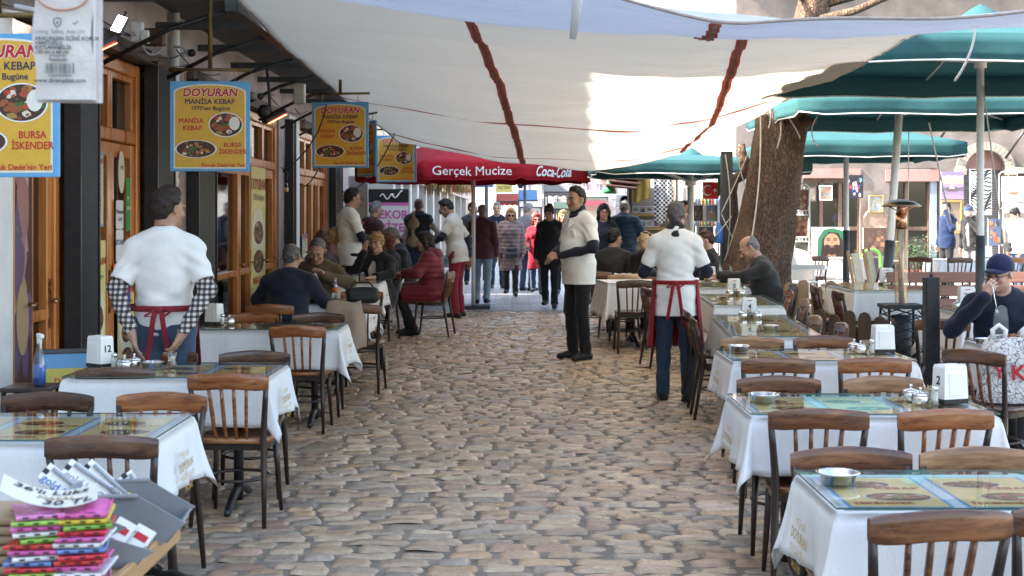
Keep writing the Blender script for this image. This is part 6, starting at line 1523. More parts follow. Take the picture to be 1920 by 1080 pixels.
    if hood: add('hood', [EL(T(0, -.10, .50), (.135, .075, .075), TR, .04), C(T(-.09, -.03, .525), T(-.05, .06, .48), .04, .03, .04), C(T(.09, -.03, .525), T(.05, .06, .48), .04, .03, .04)], hood, 0, (), [EL(T(0, -.05, .56), (.07, .05, .05), TR)], folds(sd+5, .008))
    # trousers and shoes
    if trousers:
        pr = [EL(T(0, 0, .0), (.165*w, .122*w, .13), TR, .06)]+legp['L']+legp['R']
        pr2 = []
        for p in pr[1:]: pr2.append((p[0], p[1], p[2], p[3], max(p[4], .05), p[5]))
        add('trousers', pr[:1]+pr2, trousers, .009, [(V3(0, 0, 1), hip[2]+.09), (V3(0, 0, -1), -.045)], (), folds(sd+20, .0045, .9))
    for an, fd in feet.values():
        b0 = an+V3(0, 0, -.05); p2, f2 = sdf_mesh([C(b0-fd*.045, b0+fd*.06, .042, .04, .03), C(b0+fd*.05, b0+fd*.155+V3(0, 0, -.008), .042, .034, .03), C(an+V3(0, 0, -.02), an+V3(0, 0, .02), .046, .044, .03)], .0085, 0, [(V3(0, 0, -1), -.004)])
        mk('shoe', p2, f2, shoes or fab('black_shoe', (.018, .017, .017), .5), P)
    if apron:                                                # wrapped from the front, tied at the back
        mb = MB(); rx, ry = .178*w+.022, .135*w+.03+belly; zt, zb = hip[2]+.11, hip[2]-.47; a0, a1, mt = apron
        mb.grid(lambda a, b: tuple(hip*0+V3(rx*(1+.24*b+.03*math.sin(a*17)*b)*math.sin(rad(a0+(a1-a0)*a)), (ry*(1+.10*b))*math.cos(rad(a0+(a1-a0)*a)), zt-(zt-zb)*b)), 40, 16, mt)
        mb.v = [tuple(Vector(v)*s) for v in mb.v]; ap = mb.build('apron', P, solid=.006)
        mb = MB()
        mb.grid(lambda a, b: (rx*1.02*math.sin(2*PI*a), (ry+.004)*math.cos(2*PI*a)*1.02, zt+.012-.035*b), 48, 2, mt)
        yk = -ry-.02
        for q in (-1, 1):
            mb.grid(lambda a, b: (q*(.012+.05*math.sin(a*PI)*1.2+.0*a)+(b-.5)*.02, yk-.02*math.sin(a*PI), zt-.005+.02*math.sin(2*PI*a*.5)*q-.055*a*(1 if q > 0 else .7)), 10, 3, mt)
            mb.grid(lambda a, b: (q*(.02+.05*a)+(b-.5)*.03, yk-.01-.01*math.sin(a*7), zt-.02-.36*a*(1 if q > 0 else .85)), 10, 3, mt)
        mb.sphere((0, yk, zt-.01), (.025, .018, .022), mt)
        mb.v = [tuple(Vector(v)*s) for v in mb.v]; mb.build('apron_strings', ap, solid=.004)
    for e in extras: e(P, s, T, Hd, HR, add, A, hip, TR)
    return P
# extras
def glasses(dark=False, frame_r=.0022):
    def f(P, s, T, Hd, HR, add, A, hip, TR):
        mb = MB(); fr = flat((.02, .02, .02))
        for q in (-1, 1):
            c = [(q*.034+.024*math.cos(a), .112, -.003+.018*math.sin(a)) for a in [2*PI*k/14 for k in range(15)]]
            mb.tube([Vector(Hd(*p)) for p in c], frame_r+(.001 if dark else 0), fr, 5, cap=False); mb.tube([Vector(Hd(q*.058, .108, 0)), Vector(Hd(q*.078, .05, .002)), Vector(Hd(q*.08, -.015, .0))], .0022, fr, 5)
            if dark: mb.add([Vector(Hd(*p)) for p in c[:-1]], [tuple(range(14))], flat((.015, .012, .012), .1))
        mb.tube([Vector(Hd(-.012, .114, 0)), Vector(Hd(.012, .114, 0))], frame_r, fr, 5); mb.v = [tuple(Vector(v)*s) for v in mb.v]; mb.build('sunglasses' if dark else 'glasses', P)
    return f
def cap(mat, brim=True, low=0):
    def f(P, s, T, Hd, HR, add, A, hip, TR):
        c = lambda n, p: (HR @ V3(*n), float((HR @ V3(*n)) @ Hd(*p)))
        add('cap', [EL(Hd(0, -.014, .045), (.090, .109, .094), HR, .02)], mat, .0, [c((0, .22, -1), (0, .0, .022-low))], (), None, .008)
        if brim:
            mb = MB(); mb.grid(lambda a, b: tuple(Hd((a-.5)*.165*(1-.25*b*b), .080+.078*b-.075*(a-.5)**2*4*(1-b*.2), .052-.008*b-.024*(a-.5)**2*4)), 14, 6, mat); mb.v = [tuple(Vector(v)*s) for v in mb.v]; mb.build('brim', P, solid=.006)
    return f
def shoulderbag(mat, q=1, drop=-.02):
    def f(P, s, T, Hd, HR, add, A, hip, TR):
        add('bag', [C(T(q*.05-.05, .17, drop), T(q*.05+.1, .17, drop), .05, .05, .03), C(T(q*.05-.06, .175, drop-.1), T(q*.05+.11, .175, drop-.1), .055, .055, .04)], mat, 0, (), (), folds(3, .004))
        mb = MB(); mb.tube([Vector(T(*p)) for p in ((-q*.10, -.02, .54), (-q*.08, .13, .42), (-q*.03, .15, .25), (q*.02, .18, .04))], .013, mat, 6, squash=(.4, 1)); mb.tube([Vector(T(*p)) for p in ((-q*.10, -.02, .54), (-q*.06, -.14, .4), (q*.1, -.15, .2), (q*.17, 0, .05), (q*.12, .16, 0))], .013, mat, 6, squash=(.4, 1)); mb.v = [tuple(Vector(v)*s) for v in mb.v]; mb.build('bag_strap', P)
    return f
W_tee = fab('white_cotton', (.84, .83, .81)); W_navy = fab('navy_knit', (.018, .02, .035)); W_maroon = fab('maroon_cotton', (.22, .018, .03)); W_black = fab('black_cotton', (.016, .016, .018)); W_jean = fab('dark_denim', (.03, .05, .085)); W_blue = fab('blue_denim', (.055, .085, .14)); W_light = fab('washed_denim', (.26, .35, .44))
W_dark = fab('charcoal_cloth', (.035, .034, .036)); W_grey = fab('grey_wool', (.2, .2, .21)); W_olive = fab('olive_twill', (.085, .062, .03)); W_burg = fab('burgundy_quilting', (.16, .018, .032), .5); W_pink = fab('pink_wool', (.52, .30, .34)); W_plum = fab('plum_cloth', (.10, .042, .05)); W_mauve = fab('mauve_puffer', (.20, .145, .135), .5); W_beige = fab('beige_linen', (.56, .51, .44)); W_red = fab('red_cloth', (.42, .015, .03)); W_mid = fab('navy_cloth', (.013, .016, .032)); W_cap = fab('navy_cap_cloth', (.010, .014, .05)); W_brown = fab('brown_cloth', (.07, .035, .03))
def A_(e, w, **k): return dict(e=e, w=w, **k)
# standing waiters
person('waiter in a white t-shirt over a checked shirt, hands clasped behind him, seen from behind', -2.13, 8.72, 4, 1.82, w=1.02, belly=.015, head=(-38, 4, 0), hair=('short', 'darkbrown'), tone='mid', vox=.008,
       arms={'L': A_((-.262, -.09, 1.14), (-.15, -.24, .91), d=(.35, -.1, -1), n=(1, .2, .3), curl=20), 'R': A_((.265, -.09, 1.14), (.15, -.25, .91), d=(-.5, -.1, -.9), n=(-1, .2, .3), curl=30)},
       top=(W_tee, 'short'), hem=-.06, under=(check_mat(), 'sleeves'), trousers=W_blue, apron=(-62, 62, W_maroon), topt=.017, eyes=False)
person('gray-haired waiter in a white polo and red apron, seen from behind', 1.43, 12.45, -6, 1.76, w=1.0, head=(-12, 20, 0), hair=('short', 'saltgrey'), tone='mid', vox=.008,
       arms={'L': A_((-.27, .02, 1.12), (-.15, .26, 1.10), d=(.4, .9, 0), n=(0, 0, 1)), 'R': A_((.27, .02, 1.12), (.14, .26, 1.10), d=(-.4, .9, 0), n=(0, 0, 1))},
       top=(W_tee, 'short'), hem=-.19, under=(W_navy, 'sleeves'), collar=(W_dark, 'scarf'), trousers=W_jean, apron=(-124, 118, fab('red_apron_cotton', (.26, .012, .022))), eyes=False, extras=(polo_collar,))
person('waiter in a white shirt over a navy roll neck with black trousers, standing mid street', XU(1085, 15.2), 15.2, 122, 1.85, w=1.04, belly=.03, head=(8, 2, 0), hair=('short', 'black'), tone='mid', vox=.008,
       arms={'L': A_((-.29, .02, 1.13), (-.05, .27, 1.05), d=(.5, .8, -.3), n=(.3, .2, -1), curl=45), 'R': A_((.30, -.02, 1.13), (.06, .27, 1.07), d=(-.6, .7, -.2), n=(-.3, .2, -1), curl=45)},
       top=(W_tee, 'short'), hem=-.17, under=(W_navy, 'sleeves'), collar=(W_navy, 'collar'), trousers=W_black, topt=.02, extras=(shirt_front,))
person('young waiter in beige shirt, navy sleeves and maroon trousers, bending forward', XU(858, 21.2), 21.2, 72, 1.80, lean=10, head=(10, 26, 0), hair=('short', 'black'), tone='tan',
       arms={'L': A_((-.27, .14, 1.16), (-.12, .40, 1.05), d=(.2, 1, -.2), n=(0, 0, -1)), 'R': A_((.30, -.06, 1.12), (.22, -.10, .86), d=(0, -.1, -1), n=(-1, 0, 0))},
       top=(W_beige, 'short'), under=(W_navy, 'sleeves'), trousers=W_maroon, extras=(glasses(), shirt_front))
person('waiter in a white shirt with a red badge standing among the seated guests', XU(655, 18.0), 18.0, -62, 1.80, w=1.05, head=(0, 8, 0), hair=('short', 'black'), tone='mid', z=.18,
       arms={'L': A_((-.29, .04, 1.13), (-.08, .30, 1.12), d=(.6, .8, 0), n=(0, 0, -1)), 'R': A_((.29, .05, 1.13), (.08, .32, 1.10), d=(-.6, .8, 0), n=(0, 0, -1))},
       top=(W_tee, 'short'), under=(W_navy, 'sleeves'), trousers=W_black, extras=(glasses(), lambda P, s, T, Hd, HR, add, A, hip, TR: add('badge', [EL(T(.08, .150, .38), (.024, .012, .024), TR)], flat((.5, .02, .02)))))
# seated on the left
person('bald man in a navy jumper sitting with his back to us', -2.06, 13.08, -6, 1.76, True, w=1.18, lean=10, head=(-8, 6, 0), hair=('bald', 'saltgrey'), top=(W_navy, 'long'), trousers=W_dark,
       arms={'L': A_((-.32, .12, .80), (-.16, .40, .80), d=(.3, 1, 0), n=(0, 0, -1)), 'R': A_((.32, .12, .80), (.16, .40, .80), d=(-.3, 1, 0), n=(0, 0, -1))}, eyes=False)
person('man in an olive jacket and white t-shirt looking down at his meal', XU(598, 14.35), 14.35, 176, 1.78, True, w=1.12, belly=.04, lean=10, head=(4, 26, -6), hair=('buzz', 'saltgrey'), tone='mid', top=(W_olive, 'long'), under=(W_tee, 'front'), vee=True, trousers=W_dark, vox=.008, hem=-.05,
       arms={'L': A_((-.33, .10, .86), (-.13, .34, .95), d=(.4, .5, .5), n=(.3, .2, -1), curl=60), 'R': A_((.33, .12, .84), (.16, .40, .82), d=(-.5, .9, 0), n=(0, 0, -1))})
person('blonde woman with a ponytail in a black coat holding her hand to her mouth', XU(712, 17.2), 17.2, 152, 1.68, True, w=1.1, female=True, lean=6, head=(12, 4, 0), hair=('pony', 'blond'), tone='fair', top=(W_black, 'long'), vee=True, under=(W_beige, 'front'), hem=-.1, trousers=W_black, vox=.008,
       arms={'L': A_((-.27, .16, .86), (-.16, .40, .82), d=(.6, .6, 0), n=(0, 0, -1), curl=40), 'R': A_((.28, .16, .88), (.07, .25, 1.12), d=(-.3, .1, 1), n=(-.3, -1, 0), curl=50)}, coat=.3, puffy=False)
person('curly dark-haired woman in pink drinking from a glass', XU(652, 18.9), 18.9, 168, 1.66, True, female=True, lean=0, z=.17, head=(-4, 2, 0), hair=('curly', 'darkbrown'), tone='fair', top=(W_pink, 'long'), trousers=W_black,
       arms={'L': A_((-.26, .16, .86), (-.05, .24, 1.08), d=(.2, .1, 1), n=(.3, -1, 0), curl=50), 'R': A_((.26, .14, .84), (.14, .36, .82), d=(-.3, 1, 0), n=(0, 0, -1))})
person('woman with blond bobbed hair in a pink jumper seated with her back to us', XU(628, 18.1), 18.1, -38, 1.66, True, female=True, head=(-20, 0, 0), z=.15, hair=('bob', 'blond'), tone='fair', top=(W_pink, 'long'), trousers=W_black, eyes=False)
person('person with dark auburn hair in a patterned navy and orange top, mostly hidden', XU(604, 17.4), 17.4, 10, 1.66, True, female=True, hair=('bob', 'auburn'), tone='fair', top=(M('patterned_cloth', (.10, .08, .10), .9, var=.9, scale=16), 'long'), trousers=W_black, eyes=False, z=.12)
person('seated man with glasses in a black jacket behind the blonde woman', XU(757, 19.6), 19.6, 100, 1.76, True, w=1.15, lean=12, head=(6, 18, 0), hair=('short', 'saltgrey'), tone='fair', top=(W_black, 'long'), trousers=W_black, extras=(glasses(),), z=.12)
person('dark-haired head between the blonde woman and the man with glasses', XU(726, 18.6), 18.6, 60, 1.64, True, female=True, hair=('bob', 'auburn'), tone='fair', top=(W_black, 'long'), trousers=W_black, eyes=False)
person('woman with dark bobbed hair in a quilted burgundy coat sitting side on', XU(812, 18.0), 18.0, 82, 1.68, True, w=1.18, female=True, lean=8, head=(6, 8, 0), hair=('bob', 'darkbrown'), tone='fair', top=(W_burg, 'long'), puffy=True, coat=.42, hood=W_burg, trousers=W_black, vox=.008,
       arms={'L': A_((-.30, .16, .84), (-.15, .42, .82), d=(.3, 1, 0), n=(0, 0, -1)), 'R': A_((.30, .16, .84), (.15, .42, .82), d=(-.3, 1, 0), n=(0, 0, -1))}, legs={'L': dict(k=(-.11, .42, .5), a=(-.1, .24, .1)), 'R': dict(k=(.11, .44, .5), a=(.1, .34, .09))})
person('gray-haired man in a brown jacket standing in front of the advertising board', XU(700, 21.5), 21.5, -50, 1.74, head=(-8, 10, 0), hair=('short', 'grey'), tone='mid', top=(W_brown, 'long'), trousers=W_dark, hood=W_brown)
person('man with a shaved head in a dark quilted vest seen from behind', XU(785, 25.0), 25.0, -12, 1.82, w=1.05, head=(0, 0, 0), hair=('buzz', 'shaved'), tone='fair', top=(fab('slate_quilting', (.035, .042, .055)), 'none'), under=(W_beige, 'sleeves'), puffy=True, hem=-.1, trousers=W_blue, eyes=False,
       arms={'R': A_((.36, -.02, 1.15), (.2, .12, .98), d=(-1, .3, 0), n=(-1, 0, 0))})
# people walking in the street
person('bearded man in a dark leather jacket looking sideways in the far street', XU(885, 31), 31, 190, 1.80, head=(40, 0, 0), hair=('short', 'black'), beard=True, tone='mid', top=(W_dark, 'long'), trousers=W_black, vox=.011)
person('gray-haired man in a plum jacket and washed jeans walking away', XU(904, 24.3), 24.3, -6, 1.72, w=1.1, hair=('bald', 'grey'), tone='tan', top=(W_plum, 'long'), trousers=W_light, vox=.01, eyes=False, legs={'L': dict(k=(-.1, .10, .5), a=(-.1, .06, .09)), 'R': dict(k=(.1, -.02, .5), a=(.1, -.2, .12))})
person('gray-haired man in a navy jacket smiling toward us in the far street', XU(932, 29.5), 29.5, 178, 1.78, hair=('short', 'grey'), tone='fair', top=(W_mid, 'long'), under=(W_grey, 'front'), vee=True, trousers=W_jean, vox=.01)
wl = {'L': dict(k=(-.09, .10, .5), a=(-.09, .12, .10)), 'R': dict(k=(.09, .02, .5), a=(.09, -.16, .14))}
person('woman in sunglasses and a mauve quilted coat with a grey shoulder bag walking toward us', XU(958, 26.6), 26.6, 178, 1.66, w=1.12, female=True, head=(4, 10, 0), hair=('bob', 'blond'), tone='fair', top=(W_mauve, 'long'), puffy=True, coat=.42, trousers=W_black, legs=wl, vox=.009, extras=(glasses(True), shoulderbag(fab('grey_leather', (.06, .06, .07), .5), -1, 0)), collar=(W_plum, 'scarf'), eyes=False)
person('gray-haired man in a grey cardigan turned away behind the woman in sunglasses', XU(988, 28.5), 28.5, -40, 1.76, w=1.15, head=(-10, 10, 0), hair=('short', 'grey'), tone='fair', top=(W_grey, 'long'), trousers=W_blue, vox=.01, eyes=False)
person('red-haired woman in sunglasses and a red coat', XU(1007, 27.2), 27.2, 176, 1.56, female=True, head=(6, 4, 0), hair=('bob', 'red'), tone='fair', top=(W_red, 'long'), coat=.38, trousers=W_blue, vox=.009, extras=(glasses(True),), eyes=False, legs=wl,
       arms={'R': A_((.26, .10, 1.1), (.2, .24, 1.02), d=(-.2, 1, .3), n=(-1, 0, 0), curl=55)})
person('woman in black hooded top and trousers walking toward us, looking down', XU(1031, 23.2), 23.2, 172, 1.70, female=True, w=1.05, head=(-6, 18, 0), hair=('bun', 'brown'), tone='fair', top=(W_black, 'long'), hem=-.2, hood=W_black, trousers=W_black, vox=.009, legs=wl)
person('fair-haired head behind the woman in black', XU(1056, 27.5), 27.5, 180, 1.62, female=True, hair=('bob', 'blond'), tone='fair', top=(W_dark, 'long'), trousers=W_black, vox=.011)
person('woman with long dark hair and glasses in a navy coat standing behind the tables', XU(1132, 21.6), 21.6, 168, 1.70, female=True, head=(14, 2, 0), hair=('long', 'black'), tone='fair', top=(W_mid, 'long'), coat=.2, trousers=W_black, extras=(glasses(),), vox=.009)
person('man in a blue quilted jacket with a hood facing the postcards', XU(1170, 23.6), 23.6, -20, 1.78, w=1.2, head=(0, 12, 0), hair=('bald', 'grey'), tone='fair', top=(fab('blue_quilting', (.03, .055, .10), .5), 'long'), puffy=True, hood=fab('blue_quilting', (.03, .055, .1)), trousers=W_dark, eyes=False, vox=.009,
       arms={'R': A_((.33, .08, 1.13), (.24, .36, 1.12), d=(-.1, 1, .1), n=(-1, 0, 0))})
person('man with thinning dark hair in a dark jacket seated with his back to us', XU(1150, 18.35), 18.35, -20, 1.74, True, w=1.2, head=(-28, 6, 0), hair=('short', 'black'), tone='mid', top=(W_dark, 'long'), trousers=W_dark, eyes=False, z=.10)
person('fair-haired woman in a black coat and beret seated with her back to us', XU(1212, 18.1), 18.1, -18, 1.66, True, w=1.15, female=True, head=(0, 14, -8), hair=('bob', 'fair'), tone='fair', top=(W_black, 'long'), hood=W_black, trousers=W_black, eyes=False, extras=(cap(W_black, False, -.02),))
person('person in black with hands raised, mostly hidden behind the red apron waiter', XU(1328, 18.4), 18.4, 80, 1.68, True, head=(0, 10, 0), hair=('short', 'brown'), tone='fair', top=(W_black, 'long'), trousers=W_black, arms={'L': A_((-.27, .2, .85), (-.1, .36, 1.06), d=(0, 0, 1), n=(1, 0, 0), curl=50)})
person('bald man in a black jacket sitting side on at table 6 and reaching across it', XU(1447, 15.2), 15.2, 84, 1.78, True, w=1.15, lean=18, head=(6, 26, 0), hair=('bald', 'grey'), tone='fair', top=(W_dark, 'long'), trousers=W_dark, vox=.008, belly=.03,
       arms={'L': A_((-.26, .30, .88), (-.10, .54, .88), d=(.1, 1, 0), n=(0, 0, -1), curl=45), 'R': A_((.28, .26, .84), (.16, .50, .84), d=(-.2, 1, 0), n=(0, 0, -1))})
person('man in a navy cap, glasses and hooded jacket eating with a fork', XU(1880, 10.35), 10.35, 158, 1.78, True, w=1.22, lean=14, head=(-26, 6, 0), hair=('bald', 'grey'), tone='fair', top=(W_mid, 'long'), hood=W_mid, vee=True, under=(W_grey, 'front'), trousers=W_dark, vox=.008, hem=-.05, extras=(cap(W_cap), glasses()),
       arms={'R': A_((.33, .18, .80), (.10, .37, 1.03), d=(-.45, .0, .9), n=(-.4, -.8, .3), curl=70), 'L': A_((-.33, .16, .82), (-.2, .42, .82), d=(.2, 1, 0), n=(0, 0, -1))})
# across the square
person('young man in a blue varsity jacket talking on his phone', XU(1776, 30), 30, 112, 1.80, head=(0, 4, 0), hair=('short', 'black'), tone='fair', top=(fab('varsity_blue', (.006, .018, .06)), 'long'), trousers=W_black, vox=.011, under=(W_tee, 'front'),
       arms={'L': A_((-.3, .12, 1.2), (-.13, .14, 1.55), d=(.2, -.1, 1), n=(1, -.3, 0), curl=50)}, extras=(lambda P, s, T, Hd, HR, add, A, hip, TR: add('phone', [C(Hd(-.10, .0, -.03), Hd(-.095, .04, -.06), .014, .014)], flat((.3, .4, .55)), 0, (), (), None),))
person('person in a black jacket and blue headband with a hand at the mouth', XU(1822, 29.5), 29.5, 128, 1.74, lean=6, head=(0, 14, 0), hair=('short', 'brown'), tone='fair', top=(W_black, 'long'), vee=True, under=(W_grey, 'front'), trousers=W_grey, vox=.011, arms={'L': A_((-.28, .16, 1.2), (-.06, .25, 1.46), d=(.2, -.1, 1), n=(.3, -1, 0), curl=60)}, extras=(cap(fab('blue_headband', (.04, .07, .16)), False, .01),))
person('dark-haired woman in a white quilted jacket looking at a picture', XU(1908, 28.5), 28.5, 100, 1.66, female=True, head=(0, 20, 0), hair=('bun', 'black'), tone='fair', top=(fab('white_quilting', (.66, .65, .66)), 'long'), puffy=True, trousers=W_blue, vox=.011, extras=(shoulderbag(W_black, 1, .05),))
person('dark-haired woman in blue behind the shop window', XU(1576, 33.7), 33.7, 90, 1.64, female=True, hair=('bob', 'black'), tone='fair', top=(fab('blue_work_cloth', (.06, .12, .3)), 'long'), trousers=W_dark, vox=.013, z=.35)
# ------------------------------------------------------------------ things on the tables
def X4(x, y, z, rz=0): return Matrix.Translation((x, y, z)) @ Matrix.Rotation(rz, 4, 'Z')
def napkin_box(x, y, z, rz, num, label, sc=1):
    t = empty('napkin_box', (x, y, z), rad(rz), label, 'napkin box', 'white napkin boxes'); w, d, h = .125*sc, .085*sc, .165*sc
    mb = MB(); mb.box((0, 0, .011), (w+.004, d+.004, .022), print_black, .003); mb.build('base', t)
    mb = MB(); q = .92
    vs = [(sx*w/2*k, sy*d/2*k, zz) for zz, k in ((.022, 1), (h-.012, q), (h, q-.08)) for sx, sy in ((-1, -1), (1, -1), (1, 1), (-1, 1))]
    mb.add(vs, [(i*4+j, i*4+(j+1) % 4, i*4+4+(j+1) % 4, i*4+4+j) for i in range(2) for j in range(4)]+[(8, 9, 10, 11)], white_plastic)
    mb.box((0, -d/2*.98, h*.5), (w*.62, .006, h*.6), white_plastic, .003); mb.build('body', t)
    mb = MB(); mb.box((0, 0, h-.005), (w*.6, d*.35, .012), print_white, .002); mb.build('napkins', t)
    if num:
        mb = MB(); tl = math.atan2(.04*d, h)
        mb.text(num, .058*sc, print_black, Matrix.Translation((0, -d/2*.98-.0045, h*.56)) @ Matrix.Rotation(rad(90)-tl*.5, 4, 'X'), .022)
        mb.box((0, -d/2*.97, h*.87), (w*.3, .004, .006), print_red); mb.build('number', t)
    return t
def _one(name, loc, label, cat, group, parts, rz=0, first={}):
    if name in first: return dup(first[name], loc, rz, label, group)
    t = empty(name, loc, rz, label, cat, group); first[name] = t
    for pn, fn in parts:
        mb = MB(); fn(mb); mb.build(pn, t)
    return t
def sugar(x, y, z, label): return _one('sugar_bowl', (x, y, z), label, 'sugar bowl', 'steel sugar bowls', [
    ('bowl', lambda m: m.lathe([(.022, 0), (.034, .004), (.041, .02), (.040, .036), (.037, .042)], steel, 20)),
    ('lid', lambda m: m.lathe([(.039, .042), (.036, .05), (.02, .057), (.006, .06), (.005, .066), (.0095, .072), (.006, .079), (.0001, .08)], steel, 20))])
def shaker(x, y, z, label): return _one('salt_shaker', (x, y, z), label, 'shaker', 'salt and pepper shakers', [
    ('jar', lambda m: (m.lathe([(.018, 0), (.021, .004), (.019, .06), (.016, .068)], glass_mat('shaker_glass', (.9, .92, .9), .15), 14), m.lathe([(.0001, .004), (.0165, .004), (.0155, .045), (.0001, .047)], flat((.72, .7, .66)), 12))),
    ('cap', lambda m: m.lathe([(.0175, .066), (.018, .08), (.012, .088), (.0001, .09)], steel, 14))])
def picks(x, y, z, label): return _one('toothpick_holder', (x, y, z), label, 'toothpick holder', 'toothpick holders', [
    ('cup', lambda m: m.lathe([(.018, 0), (.024, .05), (.022, .05), (.016, .004), (.0001, .004)], glass_mat('shaker_glass', (.9, .92, .9), .15), 12)),
    ('toothpicks', lambda m: [m.tube([(.008*math.cos(a), .008*math.sin(a), .006), (.017*math.cos(a), .017*math.sin(a), .07+.006*math.sin(a*7))], .0022, flat((.5, .36, .2)), 4) for a in [k*.6 for k in range(12)]])])
def ashtray(x, y, z, label): return _one('ashtray', (x, y, z), label, 'ashtray', 'steel ashtrays', [('dish', lambda m: m.lathe([(.0001, .004), (.05, .004), (.064, .03), (.073, .034), (.072, .037), (.062, .034), (.054, .0), (.0001, 0)], steel, 28))])
def tumbler(x, y, z, label): return _one('tea_glass', (x, y, z), label, 'glass', 'small drinking glasses', [('glass', lambda m: (m.lathe([(.024, 0), (.028, .01), (.022, .045), (.03, .085), (.0295, .085), (.021, .046), (.026, .012), (.0001, .006)], glass_mat('shaker_glass', (.9, .92, .9), .15), 16), m.lathe([(.0001, .008), (.022, .012), (.018, .03), (.0001, .032)], flat((.3, .1, .03)), 12)))])
def tt(k, u, dy=0): 
    r = next(r for r in TB if r[0] == k); y = r[2]+dy; return XU(u, y), y, TOP[k]
def sets(k, u, dy, num, lab, rz=0, sc=1, order=(1, 1, 1)):
    x, y, z = tt(k, u, dy); napkin_box(x, y, z, rz, num, 'white napkin box '+lab, sc); return x, y, z
x, y, z = sets('L2', 188, .12, None, 'with the number 12 on its side, before the checked shirt waiter', 24, 1.08)
nb = bpy.data.objects[bpy.context.scene.objects[-1].name]
t = [o for o in bpy.data.objects if o.name == 'napkin_box'][0]; mb = MB(); mb.text('12', .055, print_black, Matrix.Translation((.0685*.97, 0, .105)) @ Matrix.Rotation(rad(90), 4, 'Z') @ Matrix.Rotation(rad(86), 4, 'X'), .022); mb.build('number', t)
t.rotation_euler.z = rad(-38)
shaker(x+.105, y-.09, z, 'peppery brown shaker beside napkin box 12'); sugar(x+.17, y-.12, z, 'front steel sugar bowl beside napkin box 12'); sugar(x+.20, y-.02, z, 'rear steel sugar bowl beside napkin box 12'); picks(x+.13, y, z, 'toothpick holder beside napkin box 12')
x, y, z = tt('L2', 285, .08); ashtray(x, y, z, 'steel ashtray on table 12'); x, y, z = tt('L2', 322, .1); tumbler(x, y, z, 'tulip tea glass on table 12 behind the ashtray')
x, y, z = sets('L3', 402, .1, None, 'on the third left table at the right of the checked shirt waiter', -30); shaker(x+.08, y-.08, z, 'salt shaker on the third left table'); sugar(x+.13, y-.05, z, 'steel sugar bowl on the third left table')
x, y, z = sets('R2', 1781, .0, None, 'with the number 2 on its narrow side', 8, 1.08); t = [o for o in bpy.data.objects if o.name.startswith('napkin_box')][-1]
mb = MB(); mb.text('2', .055, print_black, Matrix.Translation((-.0685*.97, 0, .105)) @ Matrix.Rotation(rad(-90), 4, 'Z') @ Matrix.Rotation(rad(86), 4, 'X'), .022); mb.build('number', t); t.rotation_euler.z = rad(22)
shaker(x-.095, y-.08, z, 'salt shaker beside napkin box 2'); sugar(x-.155, y-.06, z, 'front steel sugar bowl beside napkin box 2'); sugar(x-.165, y+.06, z, 'rear steel sugar bowl beside napkin box 2'); picks(x-.09, y+.05, z, 'toothpick holder beside napkin box 2')
x, y, z = tt('R2', 1432, .05); ashtray(x, y, z, 'steel ashtray on table 2 by the table corner'); x, y, z = tt('R1', 1571, .08); ashtray(x, y, z, 'steel ashtray on the nearest right table')
x, y, z = sets('R3', 1655, .12, None, 'without a number on the third right table', 6, 1.05); shaker(x-.09, y-.08, z, 'salt shaker on the third right table'); sugar(x-.155, y-.06, z, 'front steel sugar bowl on the third right table'); sugar(x-.17, y+.05, z, 'rear steel sugar bowl on the third right table'); picks(x-.1, y+.04, z, 'toothpick holder on the third right table')
x, y, z = tt('R3', 1385, .2); ashtray(x, y, z, 'steel ashtray on the third right table behind a chair rail')
x, y, z = sets('R4', 1404, .75, '4', 'with the number 4 facing us', 0, 1.0); sugar(x-.07, y-.12, z, 'left steel sugar bowl before napkin box 4'); sugar(x+.05, y-.11, z, 'right steel sugar bowl before napkin box 4'); picks(x-.01, y-.08, z, 'toothpick holder before napkin box 4')
x, y, z = tt('R4', 1443, -.55); ashtray(x, y, z, 'steel ashtray on table 4')
x, y, z = sets('R5', 1376, .7, '5', 'with the number 5 facing us', 0, 1.0); sugar(x-.06, y-.12, z, 'left steel sugar bowl before napkin box 5'); sugar(x+.05, y-.12, z, 'right steel sugar bowl before napkin box 5'); picks(x, y-.09, z, 'toothpick holder before napkin box 5'); shaker(x+.1, y-.05, z, 'salt shaker beside napkin box 5')
x, y, z = sets('R6', 1331, .55, '6', 'with the number 6, behind the red apron waiter', 0, 1.0); shaker(x+.08, y-.1, z, 'salt shaker beside napkin box 6')
x, y, z = sets('T27', 1662, .3, '27', 'with the number 27', 0, 1.1); sugar(x-.03, y-.13, z, 'steel sugar bowl before napkin box 27'); shaker(x+.05, y-.12, z, 'salt shaker before napkin box 27'); picks(x+.12, y-.05, z, 'toothpick holder beside napkin box 27')
x, y, z = sets('T28', 1812, .2, '28', 'partly hidden by the man in the navy cap', 0, 1.15); sugar(x-.12, y-.1, z, 'steel sugar bowl on the table behind the black post')
x, y, z = sets('T30', 1850, .0, None, 'on the far white table in the square', 0, 1.3)
